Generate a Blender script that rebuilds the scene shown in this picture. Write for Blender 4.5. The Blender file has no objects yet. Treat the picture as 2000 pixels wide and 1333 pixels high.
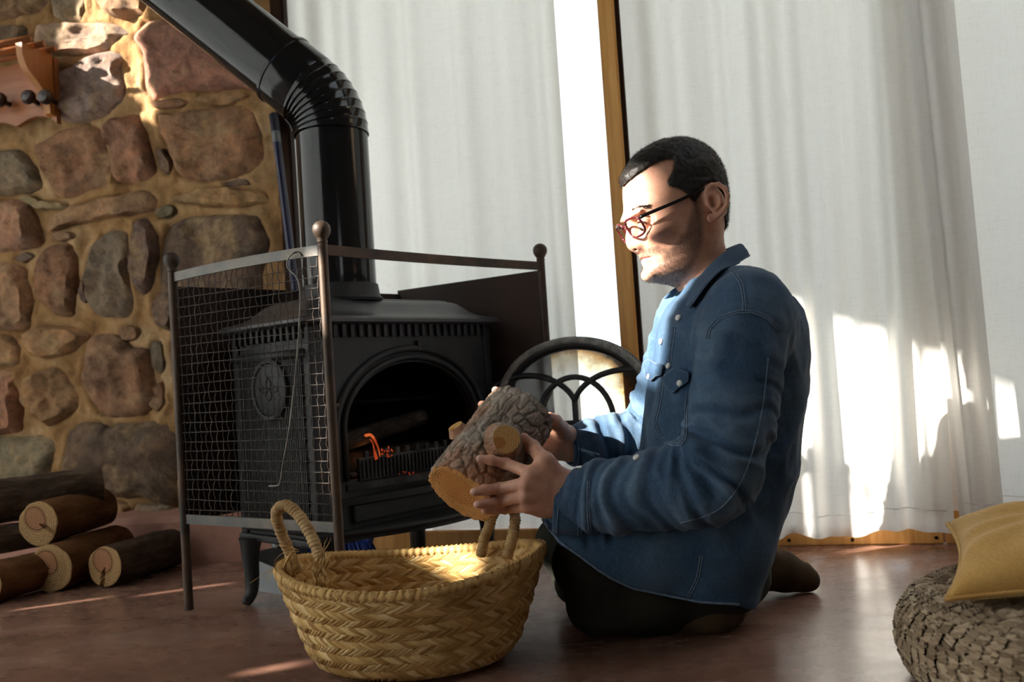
import bpy, bmesh, math, random
import numpy as np
from mathutils import Vector, Matrix
from mathutils.bvhtree import BVHTree
from mathutils.geometry import tessellate_polygon

S = bpy.context.scene
COL = S.collection
PI = math.pi

# ------------------------------------------------------------------ camera
FPX, CX, CY = 1700.0, 1000.0, 666.5
CAMZ = 0.46
PITCH, ROLL = math.atan(66.5 / FPX), 0.065
EYE = np.array([0.0, 0.0, CAMZ])
FWD = np.array([0, math.cos(PITCH), math.sin(PITCH)])
_U0 = np.array([0, -math.sin(PITCH), math.cos(PITCH)])
_R0 = np.array([1.0, 0, 0])
RGT = math.cos(ROLL) * _R0 - math.sin(ROLL) * _U0
UPV = math.sin(ROLL) * _R0 + math.cos(ROLL) * _U0
cam_d = bpy.data.cameras.new('camera')
cam_d.sensor_width = 36.0
cam_d.lens = FPX / 2000.0 * 36.0
cam_d.clip_start = 0.02
cam_d.dof.use_dof = True
cam_d.dof.focus_distance = 1.52
cam_d.dof.aperture_fstop = 4.5
cam = bpy.data.objects.new('camera', cam_d)
COL.objects.link(cam)
M = Matrix.Identity(4)
for r in range(3):
    M[r][0] = RGT[r]; M[r][1] = UPV[r]; M[r][2] = -FWD[r]; M[r][3] = EYE[r]
cam.matrix_world = M
S.camera = cam

# ------------------------------------------------------------------ light and exposure
wd = bpy.data.worlds.new('daylight_sky')
S.world = wd
wd.use_nodes = True
_bg = wd.node_tree.nodes['Background']
_bg.inputs[0].default_value = (0.88, 0.95, 1.0, 1)
_bg.inputs[1].default_value = 2.1
SUN_DIR = Vector((0.84, 0.32, -0.43)).normalized()
sun_d = bpy.data.lights.new('sun', 'SUN')
sun_d.energy = 30.0
sun_d.angle = math.radians(0.9)
sun_d.color = (1.0, 0.93, 0.82)
sun = bpy.data.objects.new('sun', sun_d)
COL.objects.link(sun)
sun.rotation_euler = SUN_DIR.to_track_quat('-Z', 'Y').to_euler()
sun.location = (-6, -2, 4)
S.view_settings.view_transform = 'Standard'
S.view_settings.look = 'None'
S.view_settings.gamma = 1.0
S.view_settings.use_curve_mapping = False
S.view_settings.exposure = 0.0

# ------------------------------------------------------------------ measuring helpers
def ray(px, py):
    d = FWD + (px - CX) / FPX * RGT - (py - CY) / FPX * UPV
    return d
def W(px, py, y):
    """the point seen at (px, py) that lies at distance y into the room"""
    d = ray(px, py)
    return EYE + d * (y / d[1])
def on_floor(px, py, z=0.0):
    d = ray(px, py)
    return EYE + d * ((z - CAMZ) / d[2])
def to_px(p):
    v = np.asarray(p, float) - EYE
    w = v @ FWD
    return np.stack([CX + FPX * (v @ RGT) / w, CY - FPX * (v @ UPV) / w], -1)
# back wall: one straight plane, stone on the left, the windows on the right
WD = np.array([0.9678, -0.2516, 0.0])           # along the wall, to the right
WN = np.array([-0.2516, -0.9678, 0.0])          # into the room
W0 = np.array([0.0, 2.331, 0.0])
def wall_pt(s, z, out=0.0):
    return W0 + WD * s + WN * out + np.array([0, 0, z])
def wall_sz(px, py, out=0.0):
    """(s, z) on the wall plane (moved out into the room) of the point seen at (px, py)"""
    d = ray(px, py)
    P0 = W0 + WN * out
    t = ((P0 - EYE) @ WN) / (d @ WN)
    p = EYE + d * t
    return (p - W0) @ WD, p[2]

# ------------------------------------------------------------------ object helpers
def tag(o, label=None, cat=None, group=None, kind=None):
    if label: o['label'] = label
    if cat: o['category'] = cat
    if group: o['group'] = group
    if kind: o['kind'] = kind
    return o
def empty(name, loc=(0, 0, 0), rz=0.0):
    o = bpy.data.objects.new(name, None)
    o.empty_display_size = 0.05
    o.location = [float(v) for v in loc]
    o.rotation_euler = (0, 0, rz)
    COL.objects.link(o)
    return o
def thing(name, label, cat, loc=(0, 0, 0), rz=0.0, group=None):
    return tag(empty(name, loc, rz), label, cat, group)
def mk(name, verts, faces, mat=None, parent=None, smooth=False, label=None, kind=None, mats=None, midx=None, local=False):
    """one mesh object. verts are world coordinates unless local (then in the parent's space)"""
    me = bpy.data.meshes.new(name)
    v = np.asarray(verts, float)
    if parent is not None and not local:
        par = parent; chain = []
        while par is not None:
            chain.append(par); par = par.parent
        m = Matrix.Identity(4)
        for q in chain:
            m = q.matrix_basis @ m
        mi = np.array(m.inverted())
        v = v @ mi[:3, :3].T + mi[:3, 3]
    if isinstance(faces, np.ndarray):
        faces = faces.tolist()
    me.from_pydata(v.tolist(), [], faces)
    for mm in (mats or ([mat] if mat else [])):
        me.materials.append(mm)
    if midx is not None:
        me.polygons.foreach_set('material_index', np.asarray(midx, np.int32))
    if smooth:
        me.polygons.foreach_set('use_smooth', np.ones(len(me.polygons), bool))
    me.update()
    o = bpy.data.objects.new(name, me)
    COL.objects.link(o)
    if parent is not None:
        o.parent = parent
    if label: o['label'] = label
    if kind: o['kind'] = kind
    return o
class MB:
    """collects geometry for one mesh"""
    def __init__(s): s.v = []; s.f = []; s.m = []; s.n = 0
    def add(s, v, f, mi=0):
        v = np.asarray(v, float).reshape(-1, 3)
        s.v.append(v)
        s.f += [[int(i) + s.n for i in q] for q in f]
        s.m += [mi] * len(f)
        s.n += len(v)
        return s
    def box(s, lo, hi, mi=0, bev=0.0):
        lo = np.array(lo, float); hi = np.array(hi, float)
        if bev <= 0:
            c = np.array([[x, y, z] for x in (lo[0], hi[0]) for y in (lo[1], hi[1]) for z in (lo[2], hi[2])])
            s.add(c, [(0, 1, 3, 2), (4, 6, 7, 5), (0, 4, 5, 1), (2, 3, 7, 6), (0, 2, 6, 4), (1, 5, 7, 3)], mi)
        else:
            bm = bmesh.new()
            bmesh.ops.create_cube(bm, size=1.0)
            for q in bm.verts:
                q.co = Vector(((lo + hi) / 2 + np.array(q.co) * (hi - lo)))
            bmesh.ops.bevel(bm, geom=bm.edges[:], offset=bev, segments=2, affect='EDGES', profile=0.6)
            bm.verts.ensure_lookup_table()
            s.add([q.co[:] for q in bm.verts], [[q.index for q in f.verts] for f in bm.faces], mi)
            bm.free()
        return s
    def tube(s, pts, r, n=8, mi=0, cap=True, up=None):
        v, f = tube(pts, r, n, cap, up)
        return s.add(v, f, mi)
    def lathe(s, prof, n=24, c=(0, 0, 0), mi=0, axis=None):
        v, f = lathe(prof, n)
        if axis is not None:
            q = Vector((0, 0, 1)).rotation_difference(Vector(axis)).to_matrix()
            v = v @ np.array(q).T
        return s.add(v + np.array(c, float), f, mi)
    def prism(s, poly, h0, h1, frame, mi=0):
        """poly: 2D outline, extruded between h0 and h1 along the frame's third axis. frame = (o, x, y, n)"""
        o, ax, ay, an = [np.asarray(q, float) for q in frame]
        p = np.asarray(poly, float)
        n = len(p)
        base = o + p[:, :1] * ax + p[:, 1:] * ay
        v = np.concatenate([base + an * h0, base + an * h1])
        tri = tessellate_polygon([[Vector((a, b, 0)) for a, b in p]])
        f = [list(t) for t in tri] + [[i + n for i in t[::-1]] for t in tri]
        f += [[i, (i + 1) % n, (i + 1) % n + n, i + n] for i in range(n)]
        return s.add(v, f, mi)
    def build(s, name, mat=None, parent=None, smooth=False, label=None, kind=None, mats=None, local=False, fix=True):
        v = np.concatenate(s.v) if s.v else np.zeros((0, 3))
        o = mk(name, v, s.f, mat, parent, smooth, label, kind, mats, s.m if mats else None, local)
        if fix:
            bm = bmesh.new(); bm.from_mesh(o.data)
            bmesh.ops.recalc_face_normals(bm, faces=bm.faces[:])
            bm.to_mesh(o.data); bm.free()
        return o
def smooth_by_angle(o, deg=40):
    me = o.data
    me.polygons.foreach_set('use_smooth', np.ones(len(me.polygons), bool))
    bm = bmesh.new(); bm.from_mesh(me)
    for e in bm.edges:
        e.smooth = not (len(e.link_faces) == 2 and e.calc_face_angle(0) > math.radians(deg))
    bm.to_mesh(me); bm.free()
    return o
def tube(pts, r, n=8, cap=True, up=None, closed=False):
    P = np.asarray(pts, float); k = len(P)
    R = np.full(k, r, float) if np.isscalar(r) else np.asarray(r, float)
    if closed:
        T = np.roll(P, -1, 0) - np.roll(P, 1, 0)
    else:
        T = np.gradient(P, axis=0)
    T /= np.linalg.norm(T, axis=1)[:, None] + 1e-12
    a = np.array([0, 0, 1.0]) if up is None else np.asarray(up, float)
    if abs(T[0] @ a) > 0.95: a = np.array([1.0, 0, 0])
    N = np.zeros_like(P)
    x = a - (a @ T[0]) * T[0]; x /= np.linalg.norm(x)
    for i in range(k):
        x = x - (x @ T[i]) * T[i]; x /= np.linalg.norm(x) + 1e-12
        N[i] = x
    B = np.cross(T, N)
    th = np.arange(n) * 2 * PI / n
    V = P[:, None] + R[:, None, None] * (np.cos(th)[None, :, None] * N[:, None] + np.sin(th)[None, :, None] * B[:, None])
    V = V.reshape(-1, 3)
    F = []
    for i in range(k if closed else k - 1):
        i2 = (i + 1) % k
        for j in range(n):
            j2 = (j + 1) % n
            F.append((i * n + j, i * n + j2, i2 * n + j2, i2 * n + j))
    if cap and not closed:
        F.append(tuple(range(n))[::-1]); F.append(tuple((k - 1) * n + j for j in range(n)))
    return V, F
def lathe(prof, n=24):
    P = np.asarray(prof, float); k = len(P)
    th = np.arange(n) * 2 * PI / n
    V = np.stack([P[:, :1] * np.cos(th), P[:, :1] * np.sin(th), np.repeat(P[:, 1:], n, 1)], -1).reshape(-1, 3)
    F = [(i * n + j, i * n + (j + 1) % n, (i + 1) * n + (j + 1) % n, (i + 1) * n + j) for i in range(k - 1) for j in range(n)]
    if P[0, 0] > 1e-5: F.append(tuple(range(n))[::-1])
    if P[-1, 0] > 1e-5: F.append(tuple((k - 1) * n + j for j in range(n)))
    return V, F
def spline(pts, n):
    """Catmull-Rom through the points"""
    P = np.asarray(pts, float)
    P = np.concatenate([[2 * P[0] - P[1]], P, [2 * P[-1] - P[-2]]])
    m = len(P) - 3
    t = np.linspace(0, m - 1e-9, n); i = t.astype(int); u = (t - i)[:, None]
    a, b, c, d = P[i], P[i + 1], P[i + 2], P[i + 3]
    return 0.5 * (2 * b + (c - a) * u + (2 * a - 5 * b + 4 * c - d) * u ** 2 + (3 * b - a - 3 * c + d) * u ** 3)
def closed_spline(pts, n):
    P = np.asarray(pts, float); m = len(P)
    t = np.linspace(0, m, n, endpoint=False); i = t.astype(int); u = (t - i)[:, None]
    a, b, c, d = P[(i - 1) % m], P[i % m], P[(i + 1) % m], P[(i + 2) % m]
    return 0.5 * (2 * b + (c - a) * u + (2 * a - 5 * b + 4 * c - d) * u ** 2 + (3 * b - a - 3 * c + d) * u ** 3)
_rs = np.random.RandomState(7)
_LAT = _rs.rand(64, 64, 64).astype(np.float32)
def vnoise(p, scale=1.0, off=0.0):
    """smooth lattice noise in -1..1"""
    q = np.asarray(p, float) * scale + 31.7 + off
    i = np.floor(q).astype(int); f = q - i; f = f * f * (3 - 2 * f)
    r = 0
    for a in (0, 1):
        for b in (0, 1):
            for c in (0, 1):
                w = (f[..., 0] if a else 1 - f[..., 0]) * (f[..., 1] if b else 1 - f[..., 1]) * (f[..., 2] if c else 1 - f[..., 2])
                r = r + w * _LAT[(i[..., 0] + a) & 63, (i[..., 1] + b) & 63, (i[..., 2] + c) & 63]
    return r * 2 - 1
def fbm(p, scale, octv=4, off=0.0):
    r = 0; a = 1.0
    for k in range(octv):
        r = r + a * vnoise(p, scale * 2 ** k, off + 5.3 * k); a *= 0.5
    return r
def worley(u, v, nu, seed=0):
    """2D cells, u wraps after nu cells. returns nearest distance, edge closeness and a random number per cell"""
    rs = np.random.RandomState(seed); J = rs.rand(64, 256, 3)
    iu, iv = np.floor(u).astype(int), np.floor(v).astype(int)
    f1 = np.full(u.shape, 9.0); f2 = np.full(u.shape, 9.0); rid = np.zeros(u.shape)
    for a in (-1, 0, 1):
        for b in (-1, 0, 1):
            cu, cv = iu + a, iv + b
            j = J[(cu % nu) & 63, cv & 255]
            d = np.hypot(cu + j[..., 0] - u, cv + j[..., 1] - v)
            n1 = d < f1
            f2 = np.where(n1, f1, np.minimum(f2, d)); rid = np.where(n1, j[..., 2], rid); f1 = np.where(n1, d, f1)
    return f1, f2 - f1, rid
def vert_normals(me):
    n = np.zeros(len(me.vertices) * 3, np.float32)
    me.vertices.foreach_get('normal', n)
    return n.reshape(-1, 3)
def get_co(me):
    c = np.zeros(len(me.vertices) * 3, np.float32)
    me.vertices.foreach_get('co', c)
    return c.reshape(-1, 3).astype(float)
def set_co(me, c):
    me.vertices.foreach_set('co', np.asarray(c, np.float32).ravel()); me.update()

# ------------------------------------------------------------------ materials
def nodes(name):
    m = bpy.data.materials.new(name); m.use_nodes = True
    nt = m.node_tree; b = nt.nodes['Principled BSDF']
    return m, nt, b
def _n(nt, t, **kw):
    n = nt.nodes.new(t)
    for k, v in kw.items():
        if k.startswith('i_'):
            n.inputs[k[2:].replace('_', ' ')].default_value = v
        else:
            setattr(n, k, v)
    return n
def ramp(nt, fac, stops):
    r = nt.nodes.new('ShaderNodeValToRGB')
    e = r.color_ramp.elements
    while len(e) < len(stops): e.new(0.5)
    for q, (p, c) in zip(e, stops):
        q.position = p; q.color = (*c, 1) if len(c) == 3 else c
    nt.links.new(fac, r.inputs[0])
    return r.outputs[0]
def noise(nt, scale, detail=4, rough=0.55, vec=None, stretch=None, dist=0.0):
    tc = nt.nodes.new('ShaderNodeTexCoord')
    n = _n(nt, 'ShaderNodeTexNoise')
    n.inputs['Scale'].default_value = scale; n.inputs['Detail'].default_value = detail
    n.inputs['Roughness'].default_value = rough; n.inputs['Distortion'].default_value = dist
    src = vec if vec is not None else tc.outputs['Object']
    if stretch:
        mp = nt.nodes.new('ShaderNodeMapping'); mp.inputs['Scale'].default_value = stretch
        nt.links.new(src, mp.inputs[0]); src = mp.outputs[0]
    nt.links.new(src, n.inputs['Vector'])
    return n.outputs['Fac']
def bump(nt, b, h, strength=0.3, dist=0.002, prev=None):
    bp = nt.nodes.new('ShaderNodeBump')
    bp.inputs['Strength'].default_value = strength; bp.inputs['Distance'].default_value = dist
    nt.links.new(h, bp.inputs['Height'])
    if prev is not None: nt.links.new(prev, bp.inputs['Normal'])
    nt.links.new(bp.outputs[0], b.inputs['Normal'])
    return bp.outputs[0]
def mat(name, c1, c2=None, rough=0.6, metal=0.0, scale=8.0, stretch=None, bscale=60.0, bstr=0.25, bdist=0.002, rvar=0.0, spec=0.5, lo=0.35, hi=0.7, detail=5, coat=0.0):
    m, nt, b = nodes(name)
    if c2 is None: c2 = c1
    f = noise(nt, scale, detail, 0.6, stretch=stretch)
    nt.links.new(ramp(nt, f, [(lo, c1), (hi, c2)]), b.inputs['Base Color'])
    b.inputs['Roughness'].default_value = rough; b.inputs['Metallic'].default_value = metal
    b.inputs['Specular IOR Level'].default_value = spec
    b.inputs['Coat Weight'].default_value = coat
    if rvar:
        g = noise(nt, scale * 2.3, 5, 0.6, stretch=stretch)
        mr = nt.nodes.new('ShaderNodeMapRange')
        mr.inputs[3].default_value = max(0.02, rough - rvar); mr.inputs[4].default_value = rough + rvar
        nt.links.new(g, mr.inputs[0]); nt.links.new(mr.outputs[0], b.inputs['Roughness'])
    if bstr:
        bump(nt, b, noise(nt, bscale, 5, 0.6, stretch=stretch), bstr, bdist)
    return m
def mul_color(nt, b, a_socket, c_socket):
    mx = nt.nodes.new('ShaderNodeMix'); mx.data_type = 'RGBA'; mx.blend_type = 'MULTIPLY'
    mx.inputs[0].default_value = 1.0
    nt.links.new(a_socket, mx.inputs[6]); nt.links.new(c_socket, mx.inputs[7])
    nt.links.new(mx.outputs[2], b.inputs['Base Color'])
    return mx.outputs[2]

# ------------------------------------------------------------------ distance-field modelling
class Field:
    def __init__(s, lo, hi, h):
        s.lo = np.array(lo, float); s.h = h
        s.n = np.ceil((np.array(hi, float) - s.lo) / h).astype(int) + 1
        s.ax = [(s.lo[i] + h * np.arange(s.n[i])).astype(np.float32) for i in range(3)]
        s.d = np.full(s.n, 0.06, np.float32)
    def sl(s, lo, hi):
        a = np.clip(np.floor((np.array(lo) - s.lo) / s.h).astype(int), 0, s.n)
        b = np.clip(np.ceil((np.array(hi) - s.lo) / s.h).astype(int) + 1, 0, s.n)
        return tuple(slice(x, y) for x, y in zip(a, b))
    def grid(s, sl):
        return s.ax[0][sl[0]][:, None, None], s.ax[1][sl[1]][None, :, None], s.ax[2][sl[2]][None, None, :]
    def apply(s, fn, lo, hi, k=0.0, op='u'):
        m = 0.03 + k
        sl = s.sl(np.array(lo) - m, np.array(hi) + m)
        if any(q.stop <= q.start for q in sl): return
        x, y, z = s.grid(sl)
        e = fn(x, y, z); d = s.d[sl]
        if op == 'u':
            if k > 0:
                hh = np.maximum(k - np.abs(d - e), 0) / k
                s.d[sl] = np.minimum(d, e) - hh * hh * k * 0.25
            else: s.d[sl] = np.minimum(d, e)
        elif op == 's':
            e = -e
            if k > 0:
                hh = np.maximum(k - np.abs(d - e), 0) / k
                s.d[sl] = np.maximum(d, e) + hh * hh * k * 0.25
            else: s.d[sl] = np.maximum(d, e)
        elif op == 'add':
            s.d[sl] = d + e
    def cone(s, a, b, ra, rb, k=0.0, op='u'):
        a = np.array(a, float); b = np.array(b, float); ab = b - a; L2 = ab @ ab + 1e-12
        def fn(x, y, z):
            t = np.clip(((x - a[0]) * ab[0] + (y - a[1]) * ab[1] + (z - a[2]) * ab[2]) / L2, 0, 1)
            return (np.sqrt((x - a[0] - t * ab[0]) ** 2 + (y - a[1] - t * ab[1]) ** 2 + (z - a[2] - t * ab[2]) ** 2) - (ra + (rb - ra) * t)).astype(np.float32)
        R = max(ra, rb)
        s.apply(fn, np.minimum(a, b) - R, np.maximum(a, b) + R, k, op)
    def chain(s, pts, rs, k=0.0, op='u'):
        for i in range(len(pts) - 1):
            s.cone(pts[i], pts[i + 1], rs[i], rs[i + 1], k, op)
    def ell(s, c, r, k=0.0, op='u', R=None, clip=None):
        c = np.array(c, float); r = np.array(r, float)
        A = np.eye(3) if R is None else np.array(R, float)      # rows: local axes
        def fn(x, y, z):
            dx, dy, dz = x - c[0], y - c[1], z - c[2]
            q = [(A[i][0] * dx + A[i][1] * dy + A[i][2] * dz) for i in range(3)]
            k0 = np.sqrt((q[0] / r[0]) ** 2 + (q[1] / r[1]) ** 2 + (q[2] / r[2]) ** 2)
            k1 = np.sqrt((q[0] / r[0] ** 2) ** 2 + (q[1] / r[1] ** 2) ** 2 + (q[2] / r[2] ** 2) ** 2) + 1e-9
            e = k0 * (k0 - 1) / k1
            if clip is not None: e = np.maximum(e, clip(x, y, z))
            return e.astype(np.float32)
        m = max(r)
        s.apply(fn, c - m, c + m, k, op)
    def mesh(s):
        return surface_nets(s.d, s.lo, s.h)
def surface_nets(d, lo, h):
    sgn = d < 0
    n = np.array(d.shape)
    c = np.zeros(n - 1, np.uint8)
    for a in (0, 1):
        for b in (0, 1):
            for e in (0, 1):
                c += sgn[a:n[0] - 1 + a, b:n[1] - 1 + b, e:n[2] - 1 + e]
    I = np.argwhere((c > 0) & (c < 8))
    idx = np.full(n - 1, -1, np.int64)
    idx[I[:, 0], I[:, 1], I[:, 2]] = np.arange(len(I))
    acc = np.zeros((len(I), 3)); cnt = np.zeros(len(I))
    corners = [(a, b, e) for a in (0, 1) for b in (0, 1) for e in (0, 1)]
    for p in corners:
        for ax in range(3):
            if p[ax]: continue
            q = list(p); q[ax] = 1
            d0 = d[I[:, 0] + p[0], I[:, 1] + p[1], I[:, 2] + p[2]].astype(float)
            d1 = d[I[:, 0] + q[0], I[:, 1] + q[1], I[:, 2] + q[2]].astype(float)
            m = (d0 < 0) != (d1 < 0)
            t = np.where(m, d0 / np.where(m, d0 - d1, 1), 0)
            P = np.array(p, float)[None, :].repeat(len(I), 0); P[:, ax] += t
            acc[m] += P[m]; cnt[m] += 1
    V = (I + acc / cnt[:, None]) * h + lo
    F = []
    for ax in range(3):
        a0 = [slice(None)] * 3; a1 = [slice(None)] * 3
        a0[ax] = slice(0, n[ax] - 1); a1[ax] = slice(1, n[ax])
        s0 = sgn[tuple(a0)]; s1 = sgn[tuple(a1)]
        E = np.argwhere(s0 != s1)
        u, w = [(1, 2), (2, 0), (0, 1)][ax]
        ok = (E[:, u] > 0) & (E[:, w] > 0) & (E[:, u] < n[u] - 1) & (E[:, w] < n[w] - 1)
        E = E[ok]
        if len(E) == 0: continue
        def cell(du, dw):
            q = E.copy(); q[:, u] -= du; q[:, w] -= dw
            return idx[q[:, 0], q[:, 1], q[:, 2]]
        Q = np.stack([cell(1, 1), cell(0, 1), cell(0, 0), cell(1, 0)], 1)
        fl = ~s0[E[:, 0], E[:, 1], E[:, 2]]
        Q[fl] = Q[fl][:, ::-1]
        F.append(Q)
    F = np.concatenate(F)
    a, b_, c_ = V[F[:, 0]], V[F[:, 1]], V[F[:, 2]]
    if np.sum(a * np.cross(b_, c_)) < 0: F = F[:, ::-1]
    return V, F
def relax(V, F, it=2, lam=0.5):
    """light smoothing of a quad mesh"""
    F = np.asarray(F)
    e = np.concatenate([F[:, [0, 1]], F[:, [1, 2]], F[:, [2, 3]], F[:, [3, 0]]])
    e = np.concatenate([e, e[:, ::-1]])
    cnt = np.bincount(e[:, 0], minlength=len(V)).astype(float)
    for _ in range(it):
        A = np.stack([np.bincount(e[:, 0], V[e[:, 1], i], len(V)) for i in range(3)], 1) / np.maximum(cnt, 1)[:, None]
        V = V + lam * (A - V)
    return V
def in_poly(pts, poly):
    """signed distance in the plane, negative inside"""
    P = np.asarray(pts, float); Q = np.asarray(poly, float)
    d = np.full(len(P), 1e9); ins = np.zeros(len(P), bool)
    for i in range(len(Q)):
        a, b = Q[i], Q[(i + 1) % len(Q)]
        ab = b - a
        t = np.clip(((P - a) @ ab) / (ab @ ab + 1e-12), 0, 1)
        d = np.minimum(d, np.linalg.norm(P - a - t[:, None] * ab, axis=1))
        cr = (a[1] > P[:, 1]) != (b[1] > P[:, 1])
        with np.errstate(divide='ignore', invalid='ignore'):
            xi = (b[0] - a[0]) * (P[:, 1] - a[1]) / (b[1] - a[1]) + a[0]
        ins ^= cr & (P[:, 0] < xi)
    return np.where(ins, -d, d)
def blades(A, B, N, w, b, tipw=0.35):
    """many woven leaf strands: from A to B, lying on a surface with normal N, width w, bulge b"""
    A, B, N = [np.asarray(q, float) for q in (A, B, N)]
    T = B - A; L = np.linalg.norm(T, axis=1)[:, None]; T = T / L
    Sd = np.cross(N, T); Sd /= np.linalg.norm(Sd, axis=1)[:, None]
    w = np.broadcast_to(np.asarray(w, float), (len(A),))[:, None]; b = np.broadcast_to(np.asarray(b, float), (len(A),))[:, None]
    rows = []
    for t, ww, bb in ((0.0, tipw, -0.25), (0.3, 1.0, 0.8), (0.7, 1.0, 0.9), (1.0, tipw, -0.1)):
        c = A + T * L * t
        rows += [c - Sd * w * ww * 0.5 - N * b * 0.3, c + N * b * bb, c + Sd * w * ww * 0.5 - N * b * 0.3]
    V = np.stack(rows, 1)                                   # (k, 12, 3)
    k = len(A)
    q = []
    for r in range(3):
        for s in range(2):
            q.append((r * 3 + s, r * 3 + s + 1, r * 3 + 3 + s + 1, r * 3 + 3 + s))
    q = np.array(q)
    F = (np.arange(k)[:, None, None] * 12 + q[None]).reshape(-1, 4)
    return V.reshape(-1, 3), F
# ================================================================== THE ROOM
MASK_T = 0.42          # how much light the added sheet on the left lets through
XL, XR, YR, ZC = -2.2, 3.0, -4.6, 2.7
# ---- floor: polished red-brown concrete
m, nt, b = nodes('polished_red_concrete')
f = noise(nt, 2.2, 6, 0.62, stretch=(1, 2.2, 1), dist=0.6)
c0 = ramp(nt, f, [(0.30, (0.18, 0.088, 0.063)), (0.52, (0.26, 0.14, 0.10)), (0.74, (0.37, 0.225, 0.175))])
f2 = noise(nt, 26, 5, 0.7)
mx = mul_color(nt, b, c0, ramp(nt, f2, [(0.30, (0.72, 0.70, 0.68)), (0.6, (1, 1, 1))]))
vor = _n(nt, 'ShaderNodeTexVoronoi', feature='DISTANCE_TO_EDGE'); vor.inputs['Scale'].default_value = 5.0
mr = nt.nodes.new('ShaderNodeMapRange'); mr.inputs[3].default_value = 0.13; mr.inputs[4].default_value = 0.40
nt.links.new(noise(nt, 5, 6, 0.68, stretch=(1, 2.5, 1)), mr.inputs[0]); nt.links.new(mr.outputs[0], b.inputs['Roughness'])
b.inputs['Specular IOR Level'].default_value = 0.55
h1 = bump(nt, b, noise(nt, 7, 3, 0.5, stretch=(1, 1.7, 1)), 0.12, 0.006)
bump(nt, b, noise(nt, 160, 4, 0.7), 0.10, 0.001, h1)
M_FLOOR = m
fl = MB().box((XL - 0.1, YR - 0.1, -0.12), (XR + 0.1, 3.05, 0.0)).build('floor', M_FLOOR)
tag(fl, kind='structure')
M_PLASTER = mat('ochre_plaster', (0.20, 0.15, 0.10), (0.27, 0.21, 0.14), rough=0.9, scale=3, bscale=40, bstr=0.3, bdist=0.004)
M_CEIL = mat('ceiling_boards', (0.10, 0.06, 0.035), (0.15, 0.095, 0.055), rough=0.8, scale=2, stretch=(1, 9, 1))
# the ceiling, with an added opening over the right that brightens the pouf


def wall_with_holes(name, x0, x1, ya, yb, za, zb, holes, axis='x', matl=None):
    ys = sorted({ya, yb, *[h[0] for h in holes], *[h[1] for h in holes]})
    zs = sorted({za, zb, *[h[2] for h in holes], *[h[3] for h in holes]})
    mb = MB()
    for i in range(len(ys) - 1):
        for j in range(len(zs) - 1):
            cy, cz = (ys[i] + ys[i + 1]) / 2, (zs[j] + zs[j + 1]) / 2
            if any(h[0] < cy < h[1] and h[2] < cz < h[3] for h in holes): continue
            if axis == 'x': mb.box((x0, ys[i], zs[j]), (x1, ys[i + 1], zs[j + 1]))
            else: mb.box((ys[i], x0, zs[j]), (ys[i + 1], x1, zs[j + 1]))
    return tag(mb.build(name, matl or M_PLASTER), kind='structure')
# the left wall (outside the frame) is a wide window; an added cloth sheet gives fill, its gaps cut to aim the sun
wall_with_holes('wall_left', XL - 0.14, XL, YR - 0.1, 3.2, 0.0, ZC, [(-1.2, 2.6, 0.05, 2.32)])
m, nt, b = nodes('sun_mask_cloth')
nt.nodes.remove(b); out = nt.nodes['Material Output']
df = nt.nodes.new('ShaderNodeBsdfDiffuse'); tl = nt.nodes.new('ShaderNodeBsdfTranslucent'); adds = nt.nodes.new('ShaderNodeAddShader')
df.inputs[0].default_value = (0.50, 0.50, 0.48, 1); tl.inputs[0].default_value = (MASK_T * 0.90, MASK_T * 0.94, MASK_T * 0.97, 1)
nt.links.new(df.outputs[0], adds.inputs[0]); nt.links.new(tl.outputs[0], adds.inputs[1]); nt.links.new(adds.outputs[0], out.inputs[0])
M_SUNMASK = m
SUN_GAPS = [(0.557, 0.962, 1.721, 2.086), (0.727, 0.949, 1.546, 1.686), (0.749, 0.815, 1.199, 1.257), (0.932, 0.953, 1.231, 1.471), (1.577, 1.589, 0.561, 0.651), (1.543, 1.555, 0.691, 0.786), (0.757, 0.779, 0.916, 0.956), (2.107, 2.275, 1.968, 2.291), (2.107, 2.148, 1.915, 1.968), (2.192, 2.275, 1.915, 1.968)]  # gaps shaped so sun lands on face, basket, curtain and stones
wall_with_holes('sun_mask', XL - 0.062, XL - 0.06, -1.2, 2.6, 0.05, 2.32, SUN_GAPS, matl=M_SUNMASK)
mb = MB()
FILL_HOLE = (0.80, 2.30, 0.45, 1.60)  # unseen opening added overhead to light pouf and cushion
for x0, x1, y0, y1 in ((XL - .2, FILL_HOLE[0], YR - .2, 3.2), (FILL_HOLE[1], XR + .2, YR - .2, 3.2), (FILL_HOLE[0], FILL_HOLE[1], YR - .2, FILL_HOLE[2]), (FILL_HOLE[0], FILL_HOLE[1], FILL_HOLE[3], 3.2)):
    mb.box((x0, y0, ZC), (x1, y1, ZC + 0.12))
tag(mb.build('ceiling', M_CEIL), kind='structure')
wall_with_holes('wall_right', XR, XR + 0.2, YR - 0.1, 1.8, 0.0, ZC, [])
# an added opening behind the camera for fill light
wall_with_holes('wall_rear', YR - 0.14, YR, XL, XR, 0.0, ZC, [(1.2, 2.2, 1.0, 2.0)], axis='y')

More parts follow.
